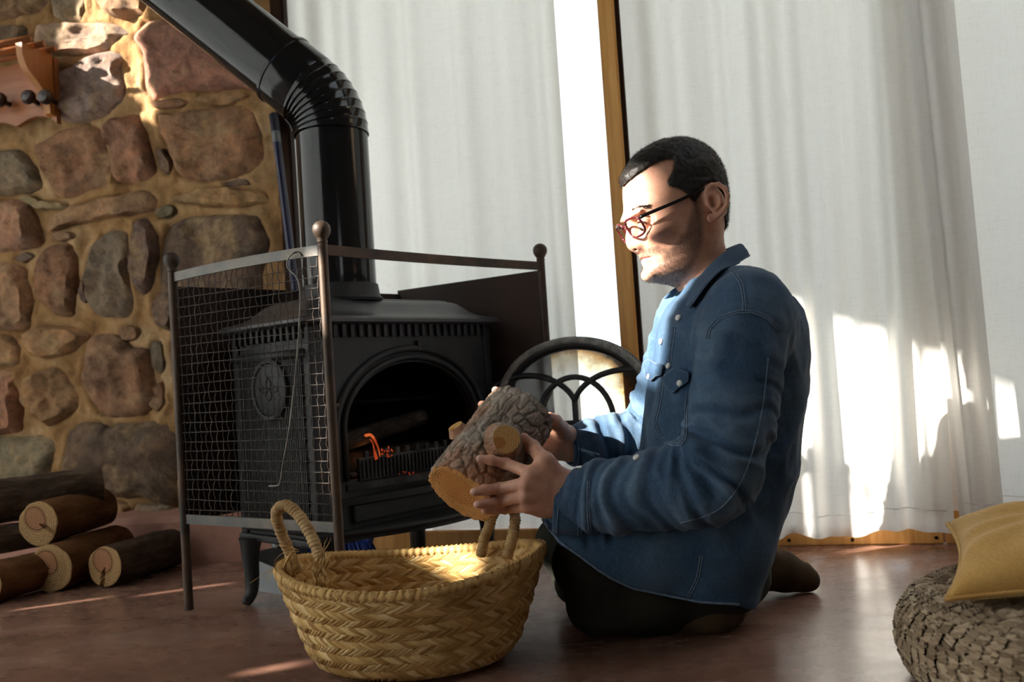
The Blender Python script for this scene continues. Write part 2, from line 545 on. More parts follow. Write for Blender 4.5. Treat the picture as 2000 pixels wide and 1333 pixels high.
# ---- back wall: mortar bed and its stones
def wood(name, c1, c2, rough=0.45, scale=3.0, stretch=(14, 14, 1), spec=0.4, bstr=0.15):
    return mat(name, c1, c2, rough=rough, scale=scale, stretch=stretch, bscale=8, bstr=bstr, bdist=0.001, spec=spec, lo=0.3, hi=0.72, detail=7, rvar=0.08)
m, nt, b = nodes('ochre_mortar')
f = noise(nt, 5, 7, 0.65)
nt.links.new(ramp(nt, f, [(0.28, (0.15, 0.070, 0.026)), (0.45, (0.29, 0.160, 0.065)), (0.58, (0.37, 0.225, 0.105)), (0.74, (0.50, 0.36, 0.21))]), b.inputs['Base Color'])
b.inputs['Roughness'].default_value = 0.95; b.inputs['Specular IOR Level'].default_value = 0.15
h1 = bump(nt, b, noise(nt, 30, 7, 0.7), 0.8, 0.012)
M_MORTAR = m
m, nt, b = nodes('field_stone')
oi = nt.nodes.new('ShaderNodeObjectInfo')
f = noise(nt, 9, 8, 0.68, dist=0.4)
col = ramp(nt, f, [(0.25, (0.42, 0.38, 0.36)), (0.45, (0.85, 0.80, 0.76)), (0.60, (1.15, 0.98, 0.86)), (0.75, (1.65, 1.40, 1.12))])
g = mul_color(nt, b, oi.outputs['Color'], col)
gp = noise(nt, 7, 6, 0.7, dist=0.8)
mxp = nt.nodes.new('ShaderNodeMix'); mxp.data_type = 'RGBA'
nt.links.new(ramp(nt, gp, [(0.52, (0, 0, 0)), (0.66, (0.75, 0.75, 0.75))]), mxp.inputs[0]); nt.links.new(g, mxp.inputs[6]); mxp.inputs[7].default_value = (0.40, 0.27, 0.14, 1)
g = mxp.outputs[2]
f2 = noise(nt, 38, 6, 0.7)
mul_color(nt, b, g, ramp(nt, f2, [(0.30, (0.55, 0.52, 0.50)), (0.55, (1.0, 1.0, 1.0)), (0.75, (1.25, 1.15, 1.0))]))
b.inputs['Roughness'].default_value = 0.85; b.inputs['Specular IOR Level'].default_value = 0.25
h1 = bump(nt, b, noise(nt, 24, 8, 0.75), 1.0, 0.016)
bump(nt, b, noise(nt, 120, 4, 0.7), 0.35, 0.002, h1)
M_STONE = m
BRN, RED, GRY, DRK, GLD, PAL = (0.34, 0.21, 0.125), (0.35, 0.195, 0.13), (0.26, 0.22, 0.15), (0.19, 0.14, 0.105), (0.44, 0.28, 0.15), (0.42, 0.34, 0.27)
STONES = [
 (BRN, .035, [(-70,-70),(95,-70),(98,8),(80,24),(40,34),(0,38),(-70,38)]),
 (PAL, .030, [(112,-70),(172,-70),(168,20),(162,42),(135,45),(105,28)]),
 (BRN, .035, [(186,-70),(290,-70),(293,20),(285,34),(225,34),(196,15)]),
 (BRN, .030, [(305,-70),(470,-70),(440,10),(395,25),(330,30),(308,18)]),
 (DRK, .030, [(-70,58),(55,55),(60,75),(55,92),(0,95),(-70,95)]),
 (PAL, .034, [(78,55),(120,48),(205,46),(245,58),(254,68),(235,76),(215,92),(180,104),(130,112),(95,112),(78,95)]),
 (PAL, .045, [(120,145),(160,125),(215,105),(240,112),(238,135),(246,160),(250,190),(232,210),(210,228),(170,240),(138,238),(120,220),(116,180)]),
 (RED, .034, [(262,75),(285,45),(340,38),(420,30),(460,55),(500,105),(507,140),(502,180),(480,176),(420,175),(350,182),(300,192),(285,175),(287,140),(280,100)]),
 (BRN, .020, [(300,198),(350,194),(372,203),(352,213),(320,214),(302,208)]),
 (BRN, .022, [(385,188),(450,184),(496,187),(472,200),(430,209),(395,206)]),
 (BRN, .036, [(312,232),(330,222),(400,217),(470,205),(498,225),(510,270),(515,310),(490,340),(450,350),(390,355),(355,345),(335,300),(322,270)]),
 (RED, .034, [(72,290),(110,265),(165,243),(200,252),(212,290),(220,335),(216,362),(150,383),(118,385),(100,350),(88,315)]),
 (RED, .036, [(208,243),(250,230),(275,232),(290,260),(301,300),(308,335),(290,350),(255,362),(230,358),(222,320),(214,280)]),
 (DRK, .022, [(308,296),(322,292),(335,315),(338,343),(325,343),(312,320)]),
 (GRY, .032, [(-70,300),(0,293),(35,292),(60,310),(82,345),(85,365),(55,378),(10,380),(-70,370)]),
 (DRK, .022, [(440,358),(465,350),(488,354),(492,361),(470,366),(445,364)]),
 (GLD, .030, [(324,396),(370,380),(420,367),(470,369),(510,373),(522,383),(520,397),(480,404),(420,407),(370,401)]),
 (GLD, .040, [(98,448),(108,425),(150,402),(200,389),(265,378),(300,379),(315,392),(305,409),(270,421),(210,428),(150,440),(115,450)]),
 (GRY, .030, [(306,415),(318,404),(345,402),(348,415),(335,429),(315,427)]),
 (BRN, .045, [(-70,392),(20,392),(55,396),(70,420),(80,455),(78,480),(40,490),(-70,492)]),
 (GRY, .035, [(48,392),(65,385),(90,396),(135,397),(140,404),(110,411),(75,409)]),
 (BRN, .024, [(100,462),(125,454),(150,456),(153,465),(130,472),(104,473)]),
 (DRK, .024, [(28,503),(45,494),(68,496),(73,505),(55,513),(36,512)]),
 (RED, .045, [(95,490),(125,478),(148,480),(155,520),(155,560),(148,600),(140,618),(110,612),(88,590),(78,570),(80,530)]),
 (GRY, .034, [(180,490),(200,460),(230,450),(255,458),(258,500),(260,545),(266,588),(255,618),(225,620),(190,610),(175,585),(172,540)]),
 (DRK, .045, [(272,440),(288,426),(302,442),(313,470),(315,500),(305,545),(290,574),(275,569),(266,540),(264,490)]),
 (DRK, .036, [(320,470),(330,440),(360,427),(420,422),(470,420),(505,428),(520,450),(532,475),(525,505),(515,540),(515,590),(480,610),(400,615),(340,610),(320,560),(318,510)]),
 (BRN, .040, [(-70,520),(25,515),(55,530),(68,570),(65,618),(58,643),(20,645),(-70,640)]),
 (DRK, .020, [(162,552),(168,550),(174,575),(176,592),(168,590),(161,570)]),
 (DRK, .030, [(303,582),(320,570),(345,575),(345,640),(315,640),(304,615)]),
 (GLD, .045, [(62,652),(90,636),(140,641),(172,652),(165,668),(140,690),(110,700),(75,695),(62,675)]),
 (BRN, .036, [(-70,660),(10,655),(30,660),(45,680),(42,711),(10,718),(-70,716)]),
 (GLD, .045, [(58,745),(75,730),(115,719),(132,728),(150,760),(160,795),(140,815),(108,829),(95,828),(70,800),(57,775)]),
 (RED, .036, [(-70,725),(30,727),(40,760),(48,800),(45,840),(10,848),(-70,848)]),
 (BRN, .045, [(165,720),(172,680),(200,656),(235,656),(268,680),(300,686),(305,720),(310,770),(295,800),(265,814),(215,818),(192,795),(172,765),(160,740)]),
 (RED, .026, [(235,645),(255,638),(275,645),(272,664),(250,668),(240,660)]),
 (BRN, .026, [(298,775),(308,748),(322,745),(327,790),(315,808),(301,798)]),
 (GRY, .024, [(302,672),(312,664),(326,676),(326,720),(316,734),(306,716)]),
 (GRY, .026, [(-70,860),(60,853),(104,859),(111,880),(100,930),(95,960),(40,968),(-70,968)]),
 (DRK, .050, [(140,846),(165,827),(205,824),(218,832),(260,827),(335,832),(350,900),(350,985),(290,973),(240,970),(180,966),(132,968),(128,930),(135,890)]),
 (GLD, .040, [(183,985),(210,972),(255,979),(264,995),(235,1006),(195,1001)]),
 (PAL, .034, [(268,990),(290,984),(345,984),(345,1010),(272,1010)]),
 (DRK, .036, [(340,640),(420,622),(500,618),(535,625),(540,720),(530,800),(440,815),(360,805),(345,720)]),
 (BRN, .036, [(360,820),(440,828),(530,815),(540,900),(530,975),(440,985),(365,978)]),
 # beyond the left edge of the frame
 (BRN, .036, [(-300,-60),(-85,-65),(-80,70),(-95,92),(-300,96)]),
 (RED, .036, [(-290,112),(-90,108),(-85,240),(-100,284),(-290,280)]),
 (GLD, .036, [(-300,300),(-85,296),(-82,370),(-84,380),(-300,384)]),
 (BRN, .036, [(-300,398),(-84,395),(-82,490),(-90,505),(-300,508)]),
 (GRY, .036, [(-300,525),(-84,518),(-82,640),(-95,650),(-300,648)]),
 (RED, .036, [(-300,665),(-84,662),(-82,800),(-90,846),(-300,842)]),
 (BRN, .036, [(-300,862),(-84,862),(-84,960),(-100,968),(-300,968)]),
]
S_EDGE = wall_sz(536, 150)[0]
ns, nz = 240, 240
sg = np.linspace(-2.32, S_EDGE, ns); zg = np.linspace(0, ZC, nz)
SS, ZZ = np.meshgrid(sg, zg, indexing='ij')
P = wall_pt(0, 0)[None, None] + SS[..., None] * WD + ZZ[..., None] * np.array([0, 0, 1.0])
ndp = 0.004 + 0.014 * fbm(P, 5.0, 3) + 0.011 * fbm(P, 17.0, 3, 2)
sd = np.full(ns * nz, 9.0); pts2 = np.stack([SS.ravel(), ZZ.ravel()], 1)
for _c, _h, poly in STONES:
    q = np.array([wall_sz(px, py) for px, py in poly])
    m_ = np.all((pts2 > q.min(0) - 0.05) & (pts2 < q.max(0) + 0.05), axis=1)
    sd[m_] = np.minimum(sd[m_], in_poly(pts2[m_], q))
sd = sd.reshape(ns, nz)
ndp = ndp + 0.008 * np.exp(-((sd - 0.012) / 0.012) ** 2)             # mortar pointed up against the stones
ndp = np.where(sd < 0, np.minimum(ndp, 0.010) - np.clip(-sd / 0.02, 0, 1) * 0.028, ndp)
ndp[-1] = 0.0
P = P + ndp[..., None] * WN
V = P.reshape(-1, 3)
F = [(i * nz + j, (i + 1) * nz + j, (i + 1) * nz + j + 1, i * nz + j + 1) for i in range(ns - 1) for j in range(nz - 1)]
mb = MB(); mb.add(V, F)
c = [wall_pt(S_EDGE, z, o) for z in (0, ZC) for o in (0.0, -0.35)]
mb.add(c, [(0, 1, 3, 2)])
c = [wall_pt(s, z, -0.35) for s in (-2.32, S_EDGE) for z in (0, ZC)]
mb.add(c, [(0, 1, 3, 2)])
WALL = tag(mb.build('wall_back', M_MORTAR, smooth=True, fix=False), kind='structure')
random.seed(3)
for k, (colr, H, poly) in enumerate(STONES):
    q = np.array([wall_sz(px, py) for px, py in poly])
    n = 64
    o2 = closed_spline(q, n)
    rs_ = np.random.RandomState(k + 11)
    cen = o2.mean(0)
    o2 = cen + (o2 - cen) * 1.06
    o2 = o2 + 0.006 * np.stack([vnoise(np.column_stack([o2, np.full(n, k * 1.7)]), 28), vnoise(np.column_stack([o2, np.full(n, k * 1.7 + 9)]), 28)], 1)
    rings = []
    T = [0.0, 0.03, 0.08, 0.15, 0.24, 0.34, 0.45, 0.57, 0.70, 0.84]
    tx, tz = rs_.uniform(-0.12, 0.12, 2)
    size = np.ptp(o2, axis=0).min()
    H = H * 1.0
    for t in T:
        p2 = o2 + (cen - o2) * t
        hh = -0.012 + (H + 0.012) * min(1.0, (t / 0.24)) ** 0.55
        hh = hh + (p2[:, 0] - cen[0]) * tx * min(1, t * 5) + (p2[:, 1] - cen[1]) * tz * min(1, t * 5)
        rings.append((p2, np.broadcast_to(hh, (n,))))
    P2 = np.concatenate([r[0] for r in rings] + [cen[None]])
    HH = np.concatenate([r[1] for r in rings] + [np.array([H])])
    V = W0 + P2[:, :1] * WD + HH[:, None] * WN + P2[:, 1:] * np.array([0, 0, 1.0])
    wgt = np.concatenate([np.full(n, min(1, 0.15 + 4 * t)) for t in T] + [[1.0]])
    dn = fbm(V, 12.0, 3, k) * min(0.020, 0.14 * size) - np.abs(fbm(V, 20.0, 2, k + 3)) * 0.011
    V = V + (dn * wgt)[:, None] * WN
    V = V + (fbm(V, 26, 2, k + 9) * 0.004)[:, None] * WD + (fbm(V, 24, 2, k + 19) * 0.004)[:, None] * np.array([0, 0, 1.0])
    F = [(r * n + j, r * n + (j + 1) % n, (r + 1) * n + (j + 1) % n, (r + 1) * n + j) for r in range(len(T) - 1) for j in range(n)]
    F += [((len(T) - 1) * n + j, (len(T) - 1) * n + (j + 1) % n, len(T) * n) for j in range(n)]
    # the outline runs clockwise or not: make normals face the room
    area = 0.5 * np.sum(o2[:, 0] * np.roll(o2[:, 1], -1) - np.roll(o2[:, 0], -1) * o2[:, 1])
    if area < 0: F = [f[::-1] for f in F]
    st = mk('stone', V, F, M_STONE, WALL, smooth=True)
    v = rs_.uniform(0.85, 1.18)
    st.color = (colr[0] * v, colr[1] * v * rs_.uniform(.95, 1.05), colr[2] * v * rs_.uniform(.88, 1.1), 1)
    smooth_by_angle(st, 55)
# plinth along the foot of the stone wall
PL_OUT, PL_Z = 0.125, 0.125
M_PLINTH = mat('pink_plaster', (0.28, 0.13, 0.09), (0.42, 0.22, 0.16), rough=0.8, scale=6, bscale=30, bstr=0.4, bdist=0.004)
mb = MB()
nn = 60
top = []
sv = np.linspace(-2.3, S_EDGE + 0.02, nn)
prof = [(0.004, 0.0), (0.0, 0.03), (-0.002, PL_Z - 0.02), (-0.016, PL_Z - 0.003), (-0.04, PL_Z), (-0.16, PL_Z + 0.012)]
V = []
for s in sv:
    for (o, z) in prof:
        w = 0.007 * vnoise(np.array([s, z * 2, 0.3]), 6.0)
        V.append(wall_pt(s, max(0.0, z + (w if z > 0.1 else 0)), PL_OUT + o + (0.5 * w if z > 0.02 else 0)))
np_ = len(prof)
mb.add(V, [(i * np_ + j, (i + 1) * np_ + j, (i + 1) * np_ + j + 1, i * np_ + j + 1) for i in range(nn - 1) for j in range(np_ - 1)])
mb.add([wall_pt(sv[-1], z, o) for z in (0, PL_Z + 0.01) for o in (PL_OUT, -0.1)], [(0, 1, 3, 2)])
tag(mb.build('baseboard_back', M_PLINTH, smooth=False), kind='structure')

# ---- glazed doors in the back wall
M_PINE = wood('honey_pine', (0.55, 0.25, 0.065), (0.78, 0.44, 0.15), stretch=(22, 22, 1.2))
M_DARKWOOD = wood('shade_dark_wood', (0.020, 0.009, 0.005), (0.036, 0.016, 0.008), rough=0.75, spec=0.1)  # dark tone on the left post is backlit shade put into the colour
m, nt, b = nodes('window_glass')
nt.nodes.remove(b)
out = nt.nodes['Material Output']
tr = nt.nodes.new('ShaderNodeBsdfTransparent'); gl = nt.nodes.new('ShaderNodeBsdfGlossy'); gl.inputs['Roughness'].default_value = 0.01
tr.inputs[0].default_value = (0.96, 0.98, 0.97, 1)
fr = nt.nodes.new('ShaderNodeFresnel'); fr.inputs[0].default_value = 1.45
ms = nt.nodes.new('ShaderNodeMixShader')
nt.links.new(fr.outputs[0], ms.inputs[0]); nt.links.new(tr.outputs[0], ms.inputs[1]); nt.links.new(gl.outputs[0], ms.inputs[2]); nt.links.new(ms.outputs[0], out.inputs[0])
M_GLASS = m
def wall_box(mb, s0, s1, z0, z1, o0, o1, mi=0):
    c = [wall_pt(s, z, o) for s in (s0, s1) for z in (z0, z1) for o in (o0, o1)]
    return mb.add(c, [(0, 1, 3, 2), (4, 6, 7, 5), (0, 4, 5, 1), (2, 3, 7, 6), (0, 2, 6, 4), (1, 5, 7, 3)], mi)
def bev(o, w=0.004):
    bm = bmesh.new(); bm.from_mesh(o.data)
    bmesh.ops.bevel(bm, geom=bm.edges[:], offset=w, segments=2, affect='EDGES')
    bm.to_mesh(o.data); bm.free(); return o
WIN = tag(empty('window_1', wall_pt(S_EDGE, 0, 0)), kind='structure')
WTOP = 2.25
def post(s0, s1, mt, d=0.075, o1=0.0):
    return bev(wall_box(MB(), s0, s1, 0, WTOP, o1 - d, o1).build('post', mt, WIN))
pl0, pl1 = wall_sz(538, 200)[0], wall_sz(565, 200)[0]
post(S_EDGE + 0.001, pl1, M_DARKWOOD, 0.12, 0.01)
p10, p11 = wall_sz(1179, 200)[0], wall_sz(1211, 200)[0]
post(p10, p11, M_PINE, 0.06)
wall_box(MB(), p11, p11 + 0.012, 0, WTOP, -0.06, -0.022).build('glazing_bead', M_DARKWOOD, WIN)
p20, p21 = wall_sz(1843, 1010)[0], wall_sz(1885, 1010)[0]
post(p20, p21, M_PINE, 0.06)
p30 = 2.45
post(p30, p30 + 0.05, M_PINE, 0.06)
bev(wall_box(MB(), S_EDGE, p30 + 0.05, WTOP, WTOP + 0.08, -0.08, 0.0).build('top_rail', M_PINE, WIN))
sill = bev(wall_box(MB(), S_EDGE + 0.02, p20 - 0.006, 0, 0.052, 0.0, 0.022).build('sill_board', M_PINE, WIN), 0.003)
bev(wall_box(MB(), p20 - 0.004, p30, 0, 0.056, 0.001, 0.024).build('sill_board', M_PINE, WIN), 0.003)
for px, py in ((1541, 1056), (1665, 1055), (1829, 1051)):
    s, z = wall_sz(px, py, 0.022)
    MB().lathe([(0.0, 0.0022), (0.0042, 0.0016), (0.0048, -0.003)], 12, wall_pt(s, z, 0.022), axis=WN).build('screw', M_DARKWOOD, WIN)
for a, c_ in ((pl1, p10), (p11 + 0.012, p20), (p21, p30)):
    wall_box(MB(), a - 0.004, c_ + 0.004, 0.03, WTOP, -0.044, -0.040).build('glass_pane', M_GLASS, WIN)
# wall above and beside the windows
mb = MB(); wall_box(mb, S_EDGE, p30 + 0.05, WTOP + 0.08, ZC, -0.3, 0.0); wall_box(mb, p30 + 0.05, 3.4, 0, ZC, -0.3, 0.0)
tag(mb.build('wall_upper', M_PLASTER), kind='structure')
# terrace outside
M_TERRACE = mat('pale_terrace', (0.62, 0.60, 0.56), (0.72, 0.70, 0.66), rough=0.9, scale=4)
tag(MB().box((-14, 3.3, -0.2), (14, 22, -0.06)).build('terrace_ground', M_TERRACE), kind='structure')

# ---- curtains
m, nt, b = nodes('white_linen_curtain')
nt.nodes.remove(b); out = nt.nodes['Material Output']
df = nt.nodes.new('ShaderNodeBsdfDiffuse'); tl = nt.nodes.new('ShaderNodeBsdfTranslucent')
wv = noise(nt, 3.0, 3, 0.5)
tc = nt.nodes.new('ShaderNodeTexCoord')
n1 = noise(nt, 1.0, 2, 0.6, stretch=(420, 420, 30)); n2 = noise(nt, 1.0, 2, 0.6, stretch=(30, 30, 420))
ad = _n(nt, 'ShaderNodeMath', operation='ADD'); nt.links.new(n1, ad.inputs[0]); nt.links.new(n2, ad.inputs[1])
cc = ramp(nt, ad.outputs[0], [(0.6, (0.80, 0.79, 0.765)), (1.3, (0.88, 0.87, 0.845))])
nt.links.new(cc, df.inputs[0]); nt.links.new(cc, tl.inputs[0])
ms = nt.nodes.new('ShaderNodeMixShader'); ms.inputs[0].default_value = 0.50
nt.links.new(df.outputs[0], ms.inputs[1]); nt.links.new(tl.outputs[0], ms.inputs[2]); nt.links.new(ms.outputs[0], out.inputs[0])
bp = nt.nodes.new('ShaderNodeBump'); bp.inputs['Strength'].default_value = 0.12; bp.inputs['Distance'].default_value = 0.001
nt.links.new(ad.outputs[0], bp.inputs['Height']); nt.links.new(bp.outputs[0], df.inputs['Normal'])
M_CURTAIN = m
def curtain(name, label, s0, s1, out0, hem, folds, amp, seed, edge_l=0.0, edge_r=0.0, lean=0.0):
    """hem: list of (s, z). folds: list of fold crests as (s, width, height) added to gentle waves"""
    rs_ = np.random.RandomState(seed)
    ns, nz = int((s1 - s0) / 0.006) + 1, 46
    u = np.linspace(0, 1, ns); s = s0 + (s1 - s0) * u
    hs = np.array(hem)
    zb = np.interp(s, hs[:, 0], hs[:, 1])
    ph = rs_.uniform(0, 6.28, 8)
    base = np.zeros(ns)
    L = (s1 - s0)
    for k in range(3):
        base += (0.5 ** k) * np.sin(2 * PI * (folds * (1 + 0.55 * k)) * u + ph[k] + 0.9 * np.sin(2 * PI * u * (1.3 + k) + ph[k + 3]))
    base = np.sign(base) * np.abs(base / 1.6) ** 0.85
    V = np.zeros((ns, nz, 3))
    for j in range(nz):
        t = j / (nz - 1)
        z = zb + (2.32 - zb) * t
        o = out0 + amp * base * (0.75 + 0.45 * (1 - t)) + 0.006 * np.sin(9 * u + 3 * t + ph[6])
        sh = lean * (1 - t) * (u - 0.5) * 2 + edge_l * (1 - u) * (t) + edge_r * u * t
        V[:, j] = W0 + (s + sh)[:, None] * WD + o[:, None] * WN + np.stack([0 * z, 0 * z, z], 1)
    F = [(i * nz + j, (i + 1) * nz + j, (i + 1) * nz + j + 1, i * nz + j + 1) for i in range(ns - 1) for j in range(nz - 1)]
    o = mk(name, V.reshape(-1, 3), F, M_CURTAIN, smooth=True)
    tag(o, label, 'curtain')
    hm = V[:, 0] * 0.978 + V[:, 1] * 0.022
    row = V[:, 1] + WN * 0.0016
    v, f = tube(row[::3], 0.0010, 5)
    mk('hem_seam', v, f, M_CURTAIN, o, smooth=True)
    return o
def hemline(pts, out=0.05):
    return [wall_sz(px, py, out) for px, py in pts]
c1 = wall_sz(1106, 500, 0.05)[0]
curtain('curtain', 'white curtain behind the stove pipe, left of the bright gap', pl1 + 0.004, c1, -0.012, [(-2, 0.05), (2, 0.045)], 6.5, 0.017, 4)
h2 = hemline([(1250, 1050), (1499, 1052), (1541, 1044), (1580, 1043), (1622, 1047), (1670, 1049), (1694, 1040), (1724, 1029), (1754, 1028), (1787, 1035), (1826, 1038), (1850, 1034)])
c20, c21 = wall_sz(1262, 700, 0.05)[0], wall_sz(1856, 1030, 0.065)[0]
curtain('curtain', 'wide white curtain behind the kneeling man', c20, c21, 0.078, h2, 5.2, 0.030, 12, edge_r=0.055)
h3 = hemline([(1868, 1012), (1877, 1022), (1910, 1029), (1958, 1028)], 0.12)
curtain('curtain', 'narrow white curtain fold sunlit at its foot, right of the hem gap', wall_sz(1868, 1000, 0.12)[0], wall_sz(1960, 1020, 0.12)[0], 0.132, h3, 1.0, 0.022, 21, edge_l=-0.05, edge_r=-0.025)
h4 = hemline([(1780, 1000), (1900, 1004), (1940, 1014), (2000, 1018), (2300, 1020)])
curtain('curtain', 'shaded white curtain at the far right edge', wall_sz(1790, 1000, 0.03)[0], p30 + 0.02, 0.018, h4, 5.0, 0.010, 33)
# ================================================================== STOVE, PIPE, GUARD, TOOLS
M_IRON = mat('black_cast_iron', (0.010, 0.0105, 0.011), (0.019, 0.0195, 0.020), rough=0.58, metal=0.0, scale=9, bscale=140, bstr=0.35, bdist=0.0012, rvar=0.1, spec=0.45)
M_IRONTOP = mat('greyed_iron_lid', (0.030, 0.031, 0.034), (0.055, 0.055, 0.058), rough=0.42, scale=5, bscale=120, bstr=0.25, bdist=0.001, rvar=0.1, spec=0.6)
M_SOOT = mat('soot', (0.006, 0.006, 0.006), (0.016, 0.014, 0.012), rough=0.95, scale=14, bscale=60, bstr=0.5, bdist=0.003, spec=0.1)
M_ASH = mat('ashy_iron', (0.018, 0.018, 0.018), (0.085, 0.080, 0.074), rough=0.8, scale=16, bscale=70, bstr=0.5, bdist=0.002, lo=0.45, hi=0.75)
M_ENAMEL = mat('black_enamel', (0.010, 0.011, 0.012), (0.013, 0.014, 0.015), rough=0.12, scale=5, bscale=20, bstr=0.02, bdist=0.001, spec=0.38)
M_RUST = mat('rusty_steel', (0.028, 0.022, 0.018), (0.095, 0.055, 0.033), rough=0.52, metal=0.45, scale=13, bscale=90, bstr=0.3, bdist=0.001, rvar=0.15)
M_STEEL = mat('worn_grey_steel', (0.075, 0.078, 0.080), (0.14, 0.12, 0.10), rough=0.45, metal=0.75, scale=16, bscale=90, bstr=0.3, bdist=0.001, rvar=0.12)
M_RUSTSHEET = mat('dark_rust_sheet', (0.018, 0.009, 0.007), (0.042, 0.019, 0.013), rough=0.75, metal=0.1, scale=5, bscale=70, bstr=0.3, bdist=0.001)
M_WIRE = mat('mesh_wire', (0.024, 0.020, 0.018), (0.065, 0.046, 0.035), rough=0.42, metal=0.6, scale=40, bscale=200, bstr=0.1, rvar=0.1)

SA = math.atan2(0.751, 0.66)
ST = thing('wood_stove', 'black cast iron wood stove with open arched mouth inside the mesh guard', 'stove', (-0.411, 1.722, 0), SA)
def sw(x, y, z):      # stove space to world
    return np.array([-0.411 + x * 0.66 - y * 0.751, 1.722 + x * 0.751 + y * 0.66, z])
WX, DY = 0.585, 0.325
# lid: ogee hip
prof = [(0.030, 0.588), (0.006, 0.590), (0.0, 0.594), (0.0, 0.601), (0.005, 0.606), (0.020, 0.609), (0.036, 0.614), (0.050, 0.623), (0.062, 0.635), (0.073, 0.645), (0.082, 0.649), (0.088, 0.649), (0.091, 0.653), (0.100, 0.655)]
def rrect(i, z, r=0.012, n=4):
    x0, x1, y0, y1 = i, WX - i, i, DY - i
    pts = []
    for cx, cy, a0 in ((x1 - r, y1 - r, 0), (x0 + r, y1 - r, 90), (x0 + r, y0 + r, 180), (x1 - r, y0 + r, 270)):
        for k in range(n + 1):
            a = math.radians(a0 + 90 * k / n); pts.append((cx + r * math.cos(a), cy + r * math.sin(a), z))
    return pts
V = []
for i, z in prof: V += rrect(i, z)
nr = 20
F = [(a * nr + j, a * nr + (j + 1) % nr, (a + 1) * nr + (j + 1) % nr, (a + 1) * nr + j) for a in range(len(prof) - 1) for j in range(nr)]
F += [tuple(range(nr))[::-1], tuple((len(prof) - 1) * nr + j for j in range(nr))]
lid = mk('lid', V, F, M_IRONTOP, ST, local=True); smooth_by_angle(lid, 38)
# flue collar on the lid
PIPE = sw(0.225, 0.165, 0)
pcx, pcy = 0.225, 0.165
mb = MB(); mb.lathe([(0.062, 0.650), (0.095, 0.650), (0.097, 0.656), (0.090, 0.664), (0.086, 0.690), (0.082, 0.692), (0.062, 0.692)], 32, (pcx, pcy, 0))
smooth_by_angle(mb.build('flue_collar', M_IRON, ST, local=True), 40)
# body: shell of plates. front plate with the arched mouth
BX0, BX1, BY0, BY1, BZ0, BZ1 = 0.026, 0.559, 0.022, 0.305, 0.150, 0.588
def arch(cx, rx, z0, zs, rz, n=28, x_off=0.0):
    p = [(cx - rx, z0), (cx - rx, zs)]
    for k in range(1, n): 
        a = PI - PI * k / n
        p.append((cx + rx * math.cos(a), zs + rz * math.sin(a)))
    return p + [(cx + rx, zs), (cx + rx, z0)]
AC, AR, AZ0, AZS, ARZ = 0.300, 0.190, 0.262, 0.365, 0.140
inner = arch(AC, AR, AZ0, AZS, ARZ)
outer = arch(AC, 0.2665, BZ0, AZS, BZ1 - AZS)
# map the outer arch onto the rectangle
def to_rect(p):
    x, z = p
    dx, dz = x - AC, z - 0.40
    hx, hz0, hz1 = (BX1 - BX0) / 2, 0.40 - BZ0, BZ1 - 0.40
    t = min((hx / abs(dx)) if abs(dx) > 1e-6 else 9e9, (hz1 / dz if dz > 0 else hz0 / -dz) if abs(dz) > 1e-6 else 9e9)
    return (0.2925 + dx * t, 0.40 + dz * t)
rect = [to_rect(p) for p in inner]
rect[0] = (BX0, BZ0); rect[-1] = (BX1, BZ0)
n = len(inner)
mb = MB()
V = [(x, BY0, z) for x, z in rect] + [(x, BY0, z) for x, z in inner] + [(x, BY0 + 0.02, z) for x, z in inner] + [(x, BY0 + 0.02, z) for x, z in rect]
F = [(i, i + 1, n + i + 1, n + i) for i in range(n - 1)] + [(n + i, n + i + 1, 2 * n + i + 1, 2 * n + i) for i in range(n - 1)] + [(2 * n + i, 2 * n + i + 1, 3 * n + i + 1, 3 * n + i) for i in range(n - 1)]
F += [(0, n, 2 * n - 1, n - 1), (n, 2 * n, 3 * n - 1, 2 * n - 1)]
mb.add(V, F)
mb.build('front_plate', M_IRON, ST, local=True)
# corner posts of the body
for x, y in ((BX0, BY0), (BX1 - 0.018, BY0), (BX0, BY1 - 0.018), (BX1 - 0.018, BY1 - 0.018)):
    MB().box((x - 0.003, y - 0.004, BZ0), (x + 0.021, y + 0.020, BZ1), bev=0.005).build('corner_post', M_IRON, ST, local=True)
mb = MB(); mb.box((BX1 - 0.014, BY0 + 0.02, BZ0), (BX1, BY1, BZ1)); mb.build('side_plate', M_IRON, ST, local=True)
mb = MB(); mb.box((BX0, BY1 - 0.014, BZ0), (BX1, BY1, BZ1)); mb.build('back_plate', M_IRON, ST, local=True)
# left side: ribbed plate and medallion
mb = MB(); mb.box((BX0 + 0.004, BY0 + 0.016, BZ0), (BX0 + 0.014, BY1, BZ1)); mb.build('side_plate', M_IRON, ST, local=True)
mb = MB()
k = 0
y = BY0 + 0.026
while y < BY1 - 0.022:
    mb.box((BX0 - 0.0035, y, BZ0 + 0.025), (BX0 + 0.006, y + 0.0032, BZ1 - 0.062)); y += 0.0062
mb.build('side_ribs', M_IRON, ST, local=True)
mb = MB(); mb.tube([(BX0 - 0.002, BY0 + 0.012, BZ1 - 0.056), (BX0 - 0.002, BY1 - 0.010, BZ1 - 0.056)], 0.010, 10)
mb.build('side_moulding', M_IRON, ST, smooth=True, local=True)
MB().tube([(BX0 - 0.001, BY0 + 0.012, BZ0 + 0.018), (BX0 - 0.001, BY1 - 0.010, BZ0 + 0.018)], 0.009, 10).build('side_moulding', M_IRON, ST, smooth=True, local=True)
mc = (BX0 - 0.004, 0.158, 0.462)
mb = MB(); mb.lathe([(0.0, 0.006), (0.052, 0.006), (0.055, 0.004), (0.057, 0.008), (0.061, 0.009), (0.065, 0.007), (0.067, 0.0), (0.067, -0.006)], 40, mc, axis=(-1, 0, 0))
